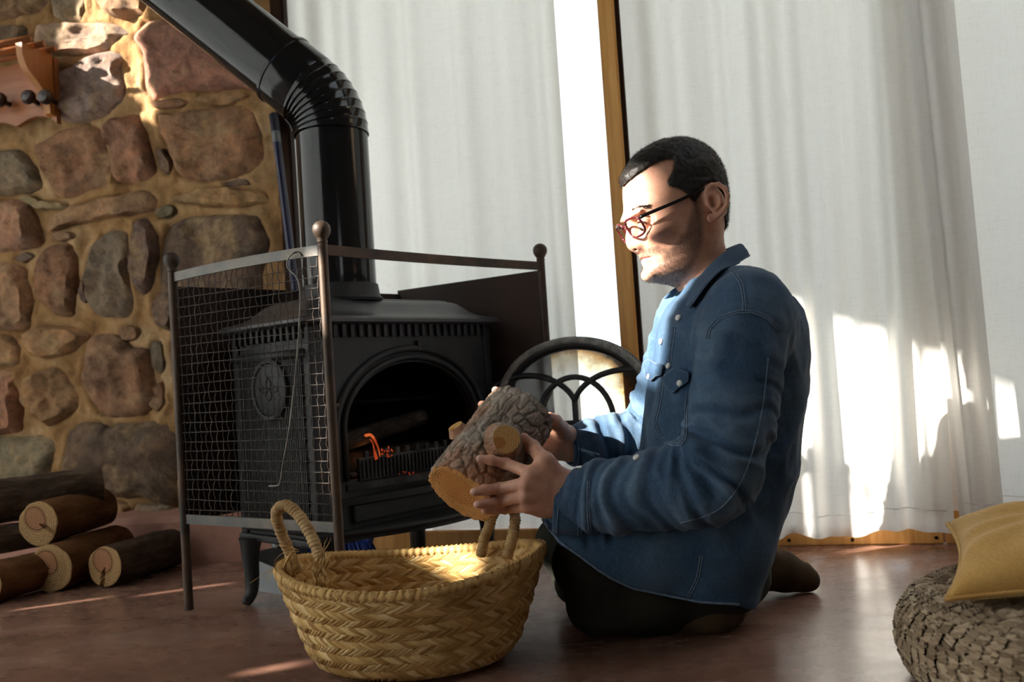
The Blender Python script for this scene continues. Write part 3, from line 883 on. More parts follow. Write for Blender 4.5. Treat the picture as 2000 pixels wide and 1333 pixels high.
med = mb.build('medallion', M_IRON, ST, local=True); smooth_by_angle(med, 40)
mb = MB()
def ring(cy, cz, ry, rz, r=0.0017, a0=0, a1=360, n=22):
    a = np.radians(np.linspace(a0, a1, n))
    pts = np.stack([np.full(n, mc[0] - 0.0068), cy + ry * np.cos(a), cz + rz * np.sin(a)], 1)
    mb.tube(pts, r, 6)
ring(mc[1], mc[2] + 0.011, 0.009, 0.010); ring(mc[1], mc[2] - 0.011, 0.010, 0.011)
ring(mc[1] - 0.024, mc[2] + 0.001, 0.009, 0.006, a0=20, a1=320); ring(mc[1] + 0.024, mc[2] + 0.001, 0.009, 0.006, a0=-140, a1=160)
mb.tube([(mc[0] - 0.0068, mc[1], mc[2] + 0.022), (mc[0] - 0.0068, mc[1] + 0.004, mc[2] + 0.030)], 0.0018, 6)
mb.build('medallion_relief', M_IRON, med, smooth=True, local=True)
# row of dentils under the lid
mb = MB().box((BX0 + 0.004, BY0 + 0.004, 0.560), (BX1 - 0.004, BY0 + 0.012, BZ1)); mb.build('vent_backing', M_SOOT, ST, local=True)
for k in range(23):
    x = BX0 + 0.012 + k * 0.0226
    MB().box((x, BY0 - 0.008, 0.562), (x + 0.0105, BY0 + 0.006, 0.590), bev=0.002).build('dentil', M_IRON, ST, local=True)
for k in range(12):
    y = BY0 + 0.012 + k * 0.0226
    MB().box((BX0 - 0.008, y, 0.562), (BX0 + 0.006, y + 0.0105, 0.590), bev=0.002).build('dentil', M_IRON, ST, local=True)
# arch moulding around the mouth
def arch3(rx, rz, y, z0=AZ0, n=40):
    a = np.linspace(PI, 0, n)
    p = [(AC - rx, y, z0)] + [(AC + rx * math.cos(q), y, AZS + rz * math.sin(q)) for q in a] + [(AC + rx, y, z0)]
    return p
mb = MB(); mb.tube(arch3(AR + 0.030, ARZ + 0.030, BY0 - 0.002), 0.008, 8, up=(0, -1, 0)); mb.tube(arch3(AR + 0.010, ARZ + 0.010, BY0 - 0.003), 0.0065, 8, up=(0, -1, 0))
mb.build('mouth_moulding', M_IRON, ST, smooth=True, local=True)
# little catch above the arch and hinge lug
MB().box((AC + 0.015, BY0 - 0.010, 0.528), (AC + 0.024, BY0 + 0.002, 0.552), bev=0.002).build('door_catch', M_IRON, ST, local=True)
# firebox lining
mb = MB()
x0, x1, y1, z0, z1 = AC - 0.215, AC + 0.215, BY1 - 0.016, AZ0 - 0.006, 0.55
mb.box((x0, BY0 + 0.02, z0 - 0.008), (x1, y1, z0)); mb.box((x0, y1 - 0.006, z0), (x1, y1, z1)); mb.box((x0 - 0.006, BY0 + 0.02, z0), (x0, y1, z1)); mb.box((x1, BY0 + 0.02, z0), (x1 + 0.006, y1, z1)); mb.box((x0, BY0 + 0.02, z1), (x1, y1, z1 + 0.006))
mb.build('firebox', M_SOOT, ST, local=True)
# baffle
MB().box((AC - 0.10, BY0 + 0.10, 0.415), (AC + 0.17, BY1 - 0.024, 0.425), bev=0.003).build('baffle_plate', M_SOOT, ST, local=True)
# front grate: ribbed fence with teeth
mb = MB().box((AC - 0.168, BY0 - 0.006, AZ0 - 0.004), (AC + 0.168, BY0 + 0.004, AZ0 + 0.044), bev=0.002); gr = mb.build('ash_fence', M_ASH, ST, local=True)
for k in range(31):
    x = AC - 0.162 + k * 0.0106
    MB().box((x, BY0 - 0.011, AZ0 + 0.001), (x + 0.005, BY0 - 0.004, AZ0 + 0.040)).build('rib', M_ASH, gr, local=True)
for k in range(11):
    x = AC - 0.150 + k * 0.029
    MB().box((x, BY0 - 0.004, AZ0 + 0.042), (x + 0.011, BY0 + 0.003, AZ0 + 0.058), bev=0.002).build('tooth', M_ASH, gr, local=True)
# stepped lip, ash door and hearth shelf below the mouth
def shelf(name, z0, z1, x0, x1, bulge, y_in, matl, n=24, lip=0.0):
    p = [(x0, y_in)] + [(x0 + (x1 - x0) * t, BY0 - bulge * math.sin(PI * t) ** 0.7 - 0.004) for t in np.linspace(0, 1, n)] + [(x1, y_in)]
    mb = MB().prism(p, z0, z1, ((0, 0, 0), (1, 0, 0), (0, 1, 0), (0, 0, 1)))
    if lip:
        q = [(a, b_, z1) for a, b_ in p[1:-1]]
        mb.tube(q, lip, 8)
    return smooth_by_angle(mb.build(name, matl, ST, local=True), 35)
shelf('mouth_lip', AZ0 - 0.020, AZ0 - 0.006, AC - 0.20, AC + 0.20, 0.022, BY0 + 0.01, M_ASH)
shelf('lower_lip', AZ0 - 0.048, AZ0 - 0.034, AC - 0.215, AC + 0.215, 0.030, BY0 + 0.01, M_IRON)
MB().box((AC - 0.19, BY0 - 0.010, 0.174), (AC + 0.19, BY0 + 0.002, 0.210), bev=0.004).build('ash_door', M_IRON, ST, local=True)
shelf('hearth_shelf', 0.150, 0.164, BX0 - 0.01, BX1 + 0.01, 0.105, BY0 + 0.02, M_IRON, n=36, lip=0.007)
mb = MB().box((BX0 - 0.008, BY0 - 0.006, 0.136), (BX1 + 0.008, BY1 + 0.004, 0.152), bev=0.005); mb.build('base_plate', M_IRON, ST, local=True)
# legs: curved cabriole
def leg(x, y, sx, sy):
    pts = spline([(x, y, 0.142), (x + sx * 0.004, y + sy * 0.004, 0.105), (x + sx * 0.002, y + sy * 0.002, 0.06), (x + sx * 0.006, y + sy * 0.006, 0.028), (x + sx * 0.022, y + sy * 0.022, 0.009), (x + sx * 0.030, y + sy * 0.030, 0.005)], 20)
    r = np.interp(np.linspace(0, 1, 20), [0, 0.08, 0.3, 0.7, 0.9, 1], [0.027, 0.022, 0.017, 0.013, 0.0105, 0.006])
    pts[:, 2] = np.maximum(pts[:, 2], r * 0.95)
    smooth_by_angle(MB().tube(pts, r, 8).build('leg', M_IRON, ST, local=True), 50)
for x, y, sx, sy in ((BX0 + 0.03, BY0 + 0.02, -0.7, -0.7), (BX1 - 0.03, BY0 + 0.02, 0.7, -0.7), (BX0 - 0.004, 0.268, -0.9, -0.25), (BX1 - 0.03, BY1 - 0.02, 0.7, 0.7)):
    leg(x, y, sx, sy)
# ---- the door, swung wide open on its right hinge
m, nt, b = nodes('sooty_stove_glass')
nt.nodes.remove(b); out = nt.nodes['Material Output']
tr = nt.nodes.new('ShaderNodeBsdfTransparent'); gl = nt.nodes.new('ShaderNodeBsdfGlossy'); gl.inputs['Roughness'].default_value = 0.08
df = nt.nodes.new('ShaderNodeBsdfDiffuse'); df.inputs[0].default_value = (0.05, 0.030, 0.015, 1)
tc = nt.nodes.new('ShaderNodeTexCoord')
att = _n(nt, 'ShaderNodeAttribute', attribute_name='soot')
nz_ = noise(nt, 14, 6, 0.65)
mt = _n(nt, 'ShaderNodeMath', operation='MULTIPLY_ADD'); mt.inputs[1].default_value = 0.9; nt.links.new(nz_, mt.inputs[0])
sb = _n(nt, 'ShaderNodeMath', operation='SUBTRACT'); nt.links.new(att.outputs['Fac'], sb.inputs[0]); sb.inputs[1].default_value = 0.42
nt.links.new(sb.outputs[0], mt.inputs[2])
cl = ramp(nt, mt.outputs[0], [(0.10, (0.90, 0.88, 0.84)), (0.38, (0.80, 0.66, 0.42)), (0.60, (0.48, 0.25, 0.08)), (0.85, (0.03, 0.018, 0.01))])
nt.links.new(cl, tr.inputs[0])
ms = nt.nodes.new('ShaderNodeMixShader'); ms.inputs[0].default_value = 0.06
nt.links.new(tr.outputs[0], ms.inputs[1]); nt.links.new(gl.outputs[0], ms.inputs[2])
ms2 = nt.nodes.new('ShaderNodeMixShader')
mf = nt.nodes.new('ShaderNodeMapRange'); mf.inputs[1].default_value = 0.1; mf.inputs[2].default_value = 0.9; mf.inputs[3].default_value = 0.02; mf.inputs[4].default_value = 0.5
nt.links.new(mt.outputs[0], mf.inputs[0]); nt.links.new(mf.outputs[0], ms2.inputs[0]); nt.links.new(ms.outputs[0], ms2.inputs[1]); nt.links.new(df.outputs[0], ms2.inputs[2])
nt.links.new(ms2.outputs[0], out.inputs[0])
M_SOOTGLASS = m
M_ROPE = mat('door_rope_seal', (0.16, 0.155, 0.14), (0.30, 0.29, 0.26), rough=0.9, scale=60, bscale=300, bstr=0.5)
HINGE = sw(BX1 - 0.006, BY0 - 0.016, 0)
DD = np.array([0.925, -0.38, 0]); DD /= np.linalg.norm(DD)
DNv = np.array([DD[1], -DD[0], 0]); DNv = -DNv if DNv[1] > 0 else DNv    # towards the camera
Zu = np.array([0, 0, 1.0])
DWd, DZ0, DZS, DRZ = 0.385, 0.262, 0.392, 0.150
def dpt(x, z, o=0.0): return HINGE + DD * (0.012 + x) + DNv * o + Zu * z
hc = DWd / 2
def dparch(rx, rz, z0, o, n=36):
    a = np.linspace(PI, 0, n)
    return np.array([dpt(hc - rx, z0, o)] + [dpt(hc + rx * math.cos(q), DZS + rz * math.sin(q), o) for q in a] + [dpt(hc + rx, z0, o)])
door = MB()
def ring_band(o0, rx0, rz0, o1, rx1, rz1, z0a, z0b):
    a = dparch(rx0, rz0, z0a, o0); b_ = dparch(rx1, rz1, z0b, o1); n = len(a)
    door.add(np.concatenate([a, b_]), [(i, (i + 1) % n, n + (i + 1) % n, n + i) for i in range(n)])
R0 = hc
secs = [(-0.010, R0, DRZ, DZ0), (0.006, R0, DRZ, DZ0), (0.010, R0 - 0.006, DRZ - 0.006, DZ0 + 0.006), (0.010, R0 - 0.022, DRZ - 0.022, DZ0 + 0.022), (0.002, R0 - 0.030, DRZ - 0.030, DZ0 + 0.030), (-0.010, R0 - 0.032, DRZ - 0.032, DZ0 + 0.032), (-0.010, R0, DRZ, DZ0)]
for q in range(len(secs) - 1):
    s0, s1 = secs[q], secs[q + 1]
    ring_band(s0[0], s0[1], s0[2], s1[0], s1[1], s1[2], s0[3], s1[3])
DOOR = smooth_by_angle(door.build('door', M_IRON, ST), 40)
# rope seal along the frame
p = dparch(R0 - 0.009, DRZ - 0.009, DZ0 + 0.009, 0.012, 200)
tt = np.arange(len(p))
v, f = tube(p, 0.0085 * (1 + 0.10 * np.sin(tt * 1.9)), 8)
mk('rope_seal', v, f, M_ROPE, DOOR, smooth=True)
# glass
p = dparch(R0 - 0.026, DRZ - 0.026, DZ0 + 0.026, -0.002, 48)
cen = dpt(hc, DZS - 0.02, -0.002)
RR = 9
V = []; soot = []
for r in range(RR):
    t = r / (RR - 1)
    V.append(cen + (p - cen) * (1 - t * 0.98))
    e = (1 - t)
    soot.append(np.clip(e ** 5 * 0.75 + 0.02, 0, 1) + np.clip((p - dpt(0, 0))@DD / DWd - 0.50, 0, 1) * 0.9 * (1 - t) ** 1.5)
V = np.concatenate(V); soot = np.concatenate(soot); n = len(p)
F = [(r * n + j, r * n + (j + 1) % n, (r + 1) * n + (j + 1) % n, (r + 1) * n + j) for r in range(RR - 1) for j in range(n)] + [tuple((RR - 1) * n + j for j in range(n))]
gl_o = mk('glass', V, F, M_SOOTGLASS, DOOR, smooth=True, label='smoke stained glass of the open stove door')
at_ = gl_o.data.attributes.new('soot', 'FLOAT', 'POINT'); at_.data.foreach_set('value', soot.astype(np.float32))
# tracery: interlaced arches and a bar
tr_ = MB()
zb = 0.338
def tarc(cx, rx, rz, z0, a0=0, a1=180, r=0.0070):
    a = np.radians(np.linspace(a0, a1, 22))
    pts = np.array([dpt(cx + rx * math.cos(q), z0 + rz * math.sin(q), 0.005) for q in a])
    tr_.tube(pts, r, 8)
tarc(hc + 0.002, 0.093, 0.108, zb)
tarc(hc - 0.122, 0.128, 0.088, zb + 0.030, 12, 150); tarc(hc + 0.126, 0.128, 0.088, zb + 0.030, 30, 168)
tr_.tube([dpt(0.03, zb, 0.005), dpt(DWd - 0.03, zb, 0.005)], 0.0062, 8)
tr_.tube([dpt(hc + 0.002, DZ0 + 0.025, 0.005), dpt(hc + 0.002, zb + 0.052, 0.005)], 0.0072, 8)
tr_.build('tracery', M_IRON, DOOR, smooth=True)
for za in (0.30, 0.40): MB().tube([HINGE + DD * 0.004 + Zu * za, HINGE + DD * 0.004 + Zu * (za + 0.045)], 0.009, 10).build('hinge', M_IRON, DOOR, smooth=True)

# ---- stove pipe
PT = thing('stove_pipe', 'glossy black enamel stove pipe with a ribbed elbow rising from the stove', 'pipe', tuple(sw(pcx, pcy, 0.66)))
pb = sw(pcx, pcy, 0.0); RP = 0.0825
ez = W(708, 262, pb[1])[2]                  # elbow starts
DIRU = np.array([-0.735, 0.03, 0.677]); DIRU /= np.linalg.norm(DIRU)
mb = MB(); mb.lathe([(RP - 0.004, 0.664), (RP, 0.664), (RP, ez), (RP - 0.004, ez)], 48, (pb[0], pb[1], 0))
smooth_by_angle(mb.build('lower_tube', M_ENAMEL, PT), 40)
# elbow: ribbed bend
phi = math.acos(DIRU[2]); hx = np.array([DIRU[0], DIRU[1], 0]); hx /= np.linalg.norm(hx)
RB = 0.155
bc = np.array([pb[0], pb[1], ez]) + hx * RB
NA = 8
V = []; nth = 48
angs = []
for k in range(NA):
    a0 = phi * k / NA; a1 = phi * (k + 1) / NA
    for t, rr in ((0.02, 0.001), (0.10, 0.0045), (0.20, 0.001), (0.90, 0.0)):
        angs.append((a0 + (a1 - a0) * t, rr))
for a, rr in angs:
    c = bc - hx * RB * math.cos(a) + Zu * RB * math.sin(a)
    er = -hx * math.cos(a) + Zu * math.sin(a); side = np.cross(hx, Zu)
    th = np.arange(nth) * 2 * PI / nth
    rad = (RP + 0.002 + rr * (0.35 + 0.65 * np.clip(0.6 - np.cos(th) * 0.6, 0, 1)))
    V.append(c + rad[:, None] * (np.cos(th)[:, None] * er + np.sin(th)[:, None] * side))
V = np.concatenate(V); k = len(angs)
F = [(i * nth + j, i * nth + (j + 1) % nth, (i + 1) * nth + (j + 1) % nth, (i + 1) * nth + j) for i in range(k - 1) for j in range(nth)]
mb = MB(); mb.add(V, F); smooth_by_angle(mb.build('ribbed_elbow', M_ENAMEL, PT), 30)
ec = bc - hx * RB * math.cos(phi) + Zu * RB * math.sin(phi)
q = Vector((0, 0, 1)).rotation_difference(Vector(DIRU))
def along(prof, name):
    mb = MB(); mb.lathe(prof, 48, (0, 0, 0)); o = mb.v[0] @ np.array(q.to_matrix()).T + ec
    mb.v[0] = o
    return smooth_by_angle(mb.build(name, M_ENAMEL, PT), 40)
along([(RP + 0.001, -0.004), (RP + 0.003, 0.0), (RP + 0.003, 0.068), (RP + 0.0055, 0.070), (RP + 0.0055, 0.076), (RP + 0.001, 0.079)], 'elbow_sleeve')
along([(RP - 0.004, 0.07), (RP, 0.07), (RP, 0.92), (RP - 0.004, 0.92)], 'upper_tube')

# ---- spark guard
GL, GF, GR = np.array([-0.734, 1.90, 0]), np.array([-0.349, 1.65, 0]), np.array([0.083, 2.125, 0])
GB = GL + GR - GF + np.array([0.0, 0.01, 0])
GD = thing('spark_guard', 'rusty steel spark guard with ball posts and wire mesh around the stove', 'guard', tuple(GF))
ZT, ZBm = 0.722, 0.195
for P_ in (GL, GF, GR, GB):
    hp = 0.735 if P_ is not GB else 0.64
    po = smooth_by_angle(MB().tube([P_ + Zu * 0.0, P_ + Zu * 0.01, P_ + Zu * hp], [0.0105, 0.0098, 0.0098], 14).build('post', M_RUST, GD), 50)
    if P_ is not GB: MB().lathe([(0.0095, 0.732), (0.0105, 0.738), (0.0095, 0.742), (0.0125, 0.746), (0.0165, 0.753), (0.0178, 0.7605), (0.0165, 0.768), (0.011, 0.7745), (0.004, 0.7775), (0.0, 0.778)], 20, P_).build('ball_finial', M_RUST, po, smooth=True)
def rail(A, B, z, bow, name='rail', h=0.020, matl=M_STEEL, sag=0.0):
    n = 14
    d = (B - A) / np.linalg.norm(B - A); nn_ = np.cross(Zu, d)
    V = []
    for k in range(n):
        t = k / (n - 1)
        c = A + (B - A) * t + nn_ * bow * 4 * t * (1 - t) + Zu * (z - sag * 4 * t * (1 - t))
        V += [c - nn_ * 0.003 - Zu * h / 2, c + nn_ * 0.003 - Zu * h / 2, c + nn_ * 0.003 + Zu * h / 2, c - nn_ * 0.003 + Zu * h / 2]
    F = [(k * 4 + j, k * 4 + (j + 1) % 4, k * 4 + 4 + (j + 1) % 4, k * 4 + 4 + j) for k in range(n - 1) for j in range(4)] + [(3, 2, 1, 0), tuple((n - 1) * 4 + j for j in range(4))]
    return MB().add(V, F).build(name, matl, GD)
dLF = (GF - GL) / np.linalg.norm(GF - GL)
dFR = (GR - GF) / np.linalg.norm(GR - GF)
rail(GL + dLF * 0.009, GF - dLF * 0.009, ZT, 0.0, matl=M_STEEL, sag=-0.004)
rail(GL + dLF * 0.009, GF - dLF * 0.009, ZBm, 0.0)
rail(GF + dFR * 0.009, GR - dFR * 0.009, ZT, 0.012, matl=M_RUST)
# solid sheets at the back
dRB = (GB - GR) / np.linalg.norm(GB - GR); dLB = (GB - GL) / np.linalg.norm(GB - GL)
def sheet(A, B, z0, z1):
    d = (B - A) / np.linalg.norm(B - A); nn_ = np.cross(Zu, d)
    A = A + d * 0.008; B = B + d * 0.002
    c = [p_ + nn_ * o + Zu * z for p_ in (A, B) for z in (z0, z1) for o in (-0.0025, 0.0025)]
    return MB().add(c, [(0, 1, 3, 2), (4, 6, 7, 5), (0, 4, 5, 1), (2, 3, 7, 6), (0, 2, 6, 4), (1, 5, 7, 3)]).build('sheet_panel', M_RUSTSHEET, GD, label='dark rusted solid sheet')
sheet(GR, GB, 0.19, 0.712); sheet(GL, GB, 0.19, 0.702)
# crimped wire mesh, each wire a piece
LFn = np.linalg.norm(GF - GL); nLF = np.cross(Zu, dLF)
nv, nh = 25, 24
xs = np.linspace(0.018, LFn - 0.018, nv); zs = np.linspace(ZBm + 0.022, ZT - 0.028, nh)
rw = np.random.RandomState(5)
for i, x in enumerate(xs):
    n = nh * 4 + 6
    z = np.linspace(ZBm - 0.004, ZT - 0.004, n)
    phs = (z - zs[0]) / (zs[1] - zs[0])
    zig = np.abs(((phs + i) % 2) - 1) * 2 - 1
    w = x + rw.uniform(-0.0012, 0.0012) + 0.0011 * np.sin(PI * phs * 1.0 + rw.uniform(0, 6)) + 0.0018 * (np.abs(((phs * 2) % 2) - 1) * 2 - 1)
    pts = GL + w[:, None] * dLF + (zig * 0.0016)[:, None] * nLF + z[:, None] * Zu
    v, f = tube(pts, 0.00095, 4)
    mk('wire', v, f, M_WIRE, GD, smooth=True)
for j, z in enumerate(zs):
    n = nv * 3
    x = np.linspace(0.008, LFn - 0.008, n)
    phs = (x - xs[0]) / (xs[1] - xs[0])
    zig = np.abs(((phs + j + 1) % 2) - 1) * 2 - 1
    zz = z + 0.0006 * (np.abs(((phs * 2) % 2) - 1) * 2 - 1) + 0.0014 * np.sin(x * 9 + rw.uniform(0, 6))
    pts = GL + x[:, None] * dLF + (zig * 0.0016)[:, None] * nLF + zz[:, None] * Zu
    v, f = tube(pts, 0.00095, 4)
    mk('wire', v, f, M_WIRE, GD, smooth=True)
# small lug on the front post
lp = GF + Zu * W(665, 795, 1.65)[2]
MB().tube([lp + dFR * 0.006, lp + dFR * 0.016 + Zu * 0.004], [0.006, 0.0035], 8).build('latch_lug', M_RUST, GD, smooth=True)

# ---- poker hung from the top rail
def on_guard(px, py, out=0.008):
    P0 = GL + nLF * 0
    nrm = nLF if (nLF @ (EYE - GL)) > 0 else -nLF
    P0 = GL + nrm * out
    d = ray(px, py); t = ((P0 - EYE) @ nrm) / (d @ nrm)
    return EYE + d * t
hk = [on_guard(589, 500, 0.006), on_guard(583, 493, 0.004), on_guard(573, 495, 0.010), on_guard(563, 505, 0.011), on_guard(561, 520, 0.010), on_guard(568, 530, 0.009), on_guard(578, 540, 0.009), on_guard(585, 560), on_guard(586, 600), on_guard(580, 700), on_guard(566, 830), on_guard(554, 900), on_guard(548, 938), on_guard(545, 947), on_guard(536, 950), on_guard(526, 950)]
v, f = tube(spline(hk, 80), np.interp(np.linspace(0, 1, 80), [0, 0.9, 1], [0.0017, 0.0017, 0.0022]), 7)
tag(mk('poker', v, f, mat('poker_steel', (0.10, 0.09, 0.08), (0.24, 0.22, 0.20), rough=0.35, metal=0.8, scale=30, bstr=0), smooth=True), 'thin bent steel poker hooked over the mesh guard rail', 'poker')

# ---- logs
def bark_mat(name, c1, c2, c3, bs=45, stretch=(1, 1, 0.28), mossy=None, bstr=0.8):
    m, nt, b = nodes(name)
    f = noise(nt, bs, 6, 0.7, stretch=stretch, dist=0.5)
    c = ramp(nt, f, [(0.28, c1), (0.48, c2), (0.70, c3)])
    g = noise(nt, 7, 4, 0.6)
    mul_color(nt, b, c, ramp(nt, g, [(0.35, (0.65, 0.62, 0.60)), (0.60, (1.1, 1.05, 1.0))]) if mossy is None else ramp(nt, g, [(0.40, (1, 1, 1)), (0.62, mossy)]))
    b.inputs['Roughness'].default_value = 0.9; b.inputs['Specular IOR Level'].default_value = 0.2
    h1 = bump(nt, b, f, bstr, 0.006)
    bump(nt, b, noise(nt, 160, 5, 0.7), 0.4, 0.002, h1)
    return m
def cut_mat(name, heart, ring_c, sap, rad, rings=16):
    """end grain: rings around the local z axis"""
    m, nt, b = nodes(name)
    tc = nt.nodes.new('ShaderNodeTexCoord')
    n = _n(nt, 'ShaderNodeTexNoise'); n.inputs['Scale'].default_value = 9; nt.links.new(tc.outputs['Object'], n.inputs['Vector'])
    mx = _n(nt, 'ShaderNodeMix', data_type='VECTOR'); mx.inputs[0].default_value = 0.02
    nt.links.new(tc.outputs['Object'], mx.inputs[4]); nt.links.new(n.outputs['Color'], mx.inputs[5])
    sp = nt.nodes.new('ShaderNodeSeparateXYZ'); nt.links.new(mx.outputs[1], sp.inputs[0])
    cb = nt.nodes.new('ShaderNodeCombineXYZ'); nt.links.new(sp.outputs[0], cb.inputs[0]); nt.links.new(sp.outputs[1], cb.inputs[1])
    ln = _n(nt, 'ShaderNodeVectorMath', operation='LENGTH'); nt.links.new(cb.outputs[0], ln.inputs[0])
    dv = _n(nt, 'ShaderNodeMath', operation='DIVIDE'); dv.inputs[1].default_value = rad; nt.links.new(ln.outputs['Value'], dv.inputs[0])
    c = ramp(nt, dv.outputs[0], [(0.0, heart), (0.46, heart), (0.54, ring_c), (0.62, sap), (1.0, sap)])
    w = _n(nt, 'ShaderNodeMath', operation='MULTIPLY'); w.inputs[1].default_value = rings * 6.283; nt.links.new(dv.outputs[0], w.inputs[0])
    sn = _n(nt, 'ShaderNodeMath', operation='SINE'); nt.links.new(w.outputs[0], sn.inputs[0])
    g = ramp(nt, sn.outputs[0], [(0.0, (0.72, 0.66, 0.60)), (0.7, (1.05, 1.03, 1.0))])
    cc = mul_color(nt, b, c, g)
    # saw marks and radial rays
    at2 = _n(nt, 'ShaderNodeMath', operation='ARCTAN2'); nt.links.new(sp.outputs[1], at2.inputs[0]); nt.links.new(sp.outputs[0], at2.inputs[1])
    c3 = nt.nodes.new('ShaderNodeCombineXYZ'); nt.links.new(at2.outputs[0], c3.inputs[0])
    s3 = _n(nt, 'ShaderNodeMath', operation='MULTIPLY'); s3.inputs[1].default_value = 0.5; nt.links.new(dv.outputs[0], s3.inputs[0]); nt.links.new(s3.outputs[0], c3.inputs[1])
    ry = noise(nt, 13, 4, 0.7, vec=c3.outputs[0])
    mul_color(nt, b, cc, ramp(nt, ry, [(0.30, (0.62, 0.55, 0.48)), (0.55, (1.05, 1.04, 1.02))]))
    b.inputs['Roughness'].default_value = 0.85; b.inputs['Specular IOR Level'].default_value = 0.2
    bump(nt, b, noise(nt, 180, 4, 0.7, stretch=(1, 6, 1)), 0.4, 0.0015)
    return m
def log(name, A, B, r0, r1, barkm, cutm, seed, rough=0.06, flatten=1.0, nth=64, nl=40, plates=0.0, label=None, cat='log', group=None, barkgap=0.94, bend=0.0, parent=None, crack=None):
    A = np.asarray(A, float); B = np.asarray(B, float)
    L = np.linalg.norm(B - A); z = (B - A) / L
    q = Vector((0, 0, 1)).rotation_difference(Vector(z))
    th = np.arange(nth) * 2 * PI / nth; t = np.linspace(0, 1, nl)
    TH, TT = np.meshgrid(th, t); r = r0 + (r1 - r0) * TT
    Pn = np.stack([np.cos(TH) * 0.05, np.sin(TH) * 0.05, TT * L], -1)
    out_ = 1 + rough * fbm(Pn * np.array([1, 1, .4]), 22, 2, seed)
    rr = r * out_
    dsp = fbm(Pn * np.array([1, 1, 0.45]), 60, 4, seed + 2)
    if plates:
        wq = 0.5 * vnoise(Pn, 45, seed), 0.5 * vnoise(Pn, 45, seed + 4)
        f1, ed, rid = worley(TH / (2 * PI) * 26 + wq[0], TT * L / 0.027 + wq[1], 26, seed)
        f1b, edb, ridb = worley(TH / (2 * PI) * 50 + wq[1], TT * L / 0.015 + wq[0], 50, seed + 1)
        rr = rr - plates * np.clip(1 - ed / 0.22, 0, 1) ** 0.8 - 0.35 * plates * np.clip(1 - edb / 0.25, 0, 1) + plates * (0.55 * (rid - 0.5) + 0.25 * (ridb - 0.5) + 0.2 * dsp)
    else:
        rr = rr + r * rough * 0.35 * dsp
    bx = bend * L * (4 * TT * (1 - TT))
    V = np.stack([rr * np.cos(TH) + bx, rr * np.sin(TH) * flatten, TT * L], -1)
    o_ = tag(bpy.data.objects.new(name, None), label, cat, group) if parent is None else bpy.data.objects.new(name, None)
    COL.objects.link(o_); o_.empty_display_size = 0.05
    if parent is not None: o_.parent = parent
    o_.location = A; o_.rotation_mode = 'QUATERNION'; o_.rotation_quaternion = q
    F = [(i * nth + j, i * nth + (j + 1) % nth, (i + 1) * nth + (j + 1) % nth, (i + 1) * nth + j) for i in range(nl - 1) for j in range(nth)]
    mk('bark', V.reshape(-1, 3), F, barkm, o_, smooth=True, local=True)
    for e, (row, zz, sgn) in enumerate(((V[0], 0.0, -1), (V[-1], L, 1))):
        rings_ = []
        for f_ in (1.0, barkgap, 0.75, 0.5, 0.25):
            c = row.copy(); c[:, :2] *= f_
            h = vnoise(c, 30, seed + e) * 0.0022 if f_ < 0.9 else 0
            c[:, 2] = zz + (0.0012 * sgn if f_ < 1 else 0) + h
            rings_.append(c)
        n = nth; Vv = np.concatenate(rings_ + [np.array([[0, 0, zz]])])
        if crack is not None and e == 0:
            an = np.arctan2(Vv[:, 1], Vv[:, 0]); rad = np.hypot(Vv[:, 0], Vv[:, 1])
            dd_ = np.abs(np.angle(np.exp(1j * (an - crack)))) * rad
            Vv[:, 2] += np.where((dd_ < 0.005) & (rad > 0.012), 0.012, 0)
        Ff = [(i * n + j, i * n + (j + 1) % n, (i + 1) * n + (j + 1) % n, (i + 1) * n + j) for i in range(4) for j in range(n)] + [(4 * n + j, 4 * n + (j + 1) % n, 5 * n) for j in range(n)]
        if sgn < 0: Ff = [f_[::-1] for f_ in Ff]
        mk('cut_face', Vv, Ff, cutm, o_, smooth=False, local=True, label='pale sawn end')
    return o_
M_BARKD = bark_mat('dark_bark', (0.018, 0.012, 0.008), (0.060, 0.037, 0.022), (0.12, 0.085, 0.06))
M_BARKO = bark_mat('peeling_orange_bark', (0.030, 0.016, 0.008), (0.13, 0.055, 0.020), (0.22, 0.105, 0.045), bs=22)
M_CUT = cut_mat('old_sawn_end', (0.40, 0.21, 0.115), (0.17, 0.085, 0.04), (0.42, 0.28, 0.14), 0.055, 9)
def fl(px, py, z): return on_floor(px, py, z)
def log_px(f, b, r, *a, **k): return log('firewood_log', f, b, r, r * 0.97, *a, **k)
G_ = 'split and round logs piled by the stone wall'
def yfloor(px, py): return on_floor(px, py)[1]
def P_at(px, py, y, z=None):
    w = W(px, py, y)
    if z is not None: w = np.array([w[0], y, z])
    return w
def fw(face, y, r, d, L, r1, bm, cm, seed, label, z=None, **k):
    A = W(face[0], face[1], y)
    if z is not None: A[2] = z
    d = np.array(d, float); d /= np.linalg.norm(d)
    return log('firewood_log', A, A + d * L, r, r1, bm, cm, seed, label=label, group=G_, **k)
fw((98, 1098), 2.165, 0.0590, (0.17, 0.985, 0), 0.265, 0.057, M_BARKO, M_CUT, 1, 'barkless brown log, front middle of the floor pile', z=0.0600, crack=2.6)
lc = fw((205, 1098), 2.170, 0.0500, (0.32, 0.947, 0), 0.235, 0.052, M_BARKD, M_CUT, 2, 'dark barked log nearest the guard, split mark in its end', z=0.0530, crack=1.5)
MB().tube([(-0.004, 0.046, 0.150), (-0.010, 0.070, 0.152), (-0.004, 0.078, 0.157)], [0.010, 0.008, 0.006], 7).build('branch_stub', M_BARKD, lc, local=True)
fw((76, 1033), 2.215, 0.0570, (0.20, 0.980, 0.02), 0.235, 0.054, M_BARKO, M_CUT, 3, 'orange peeled log lying on top of the front logs', z=0.163, crack=0.2)
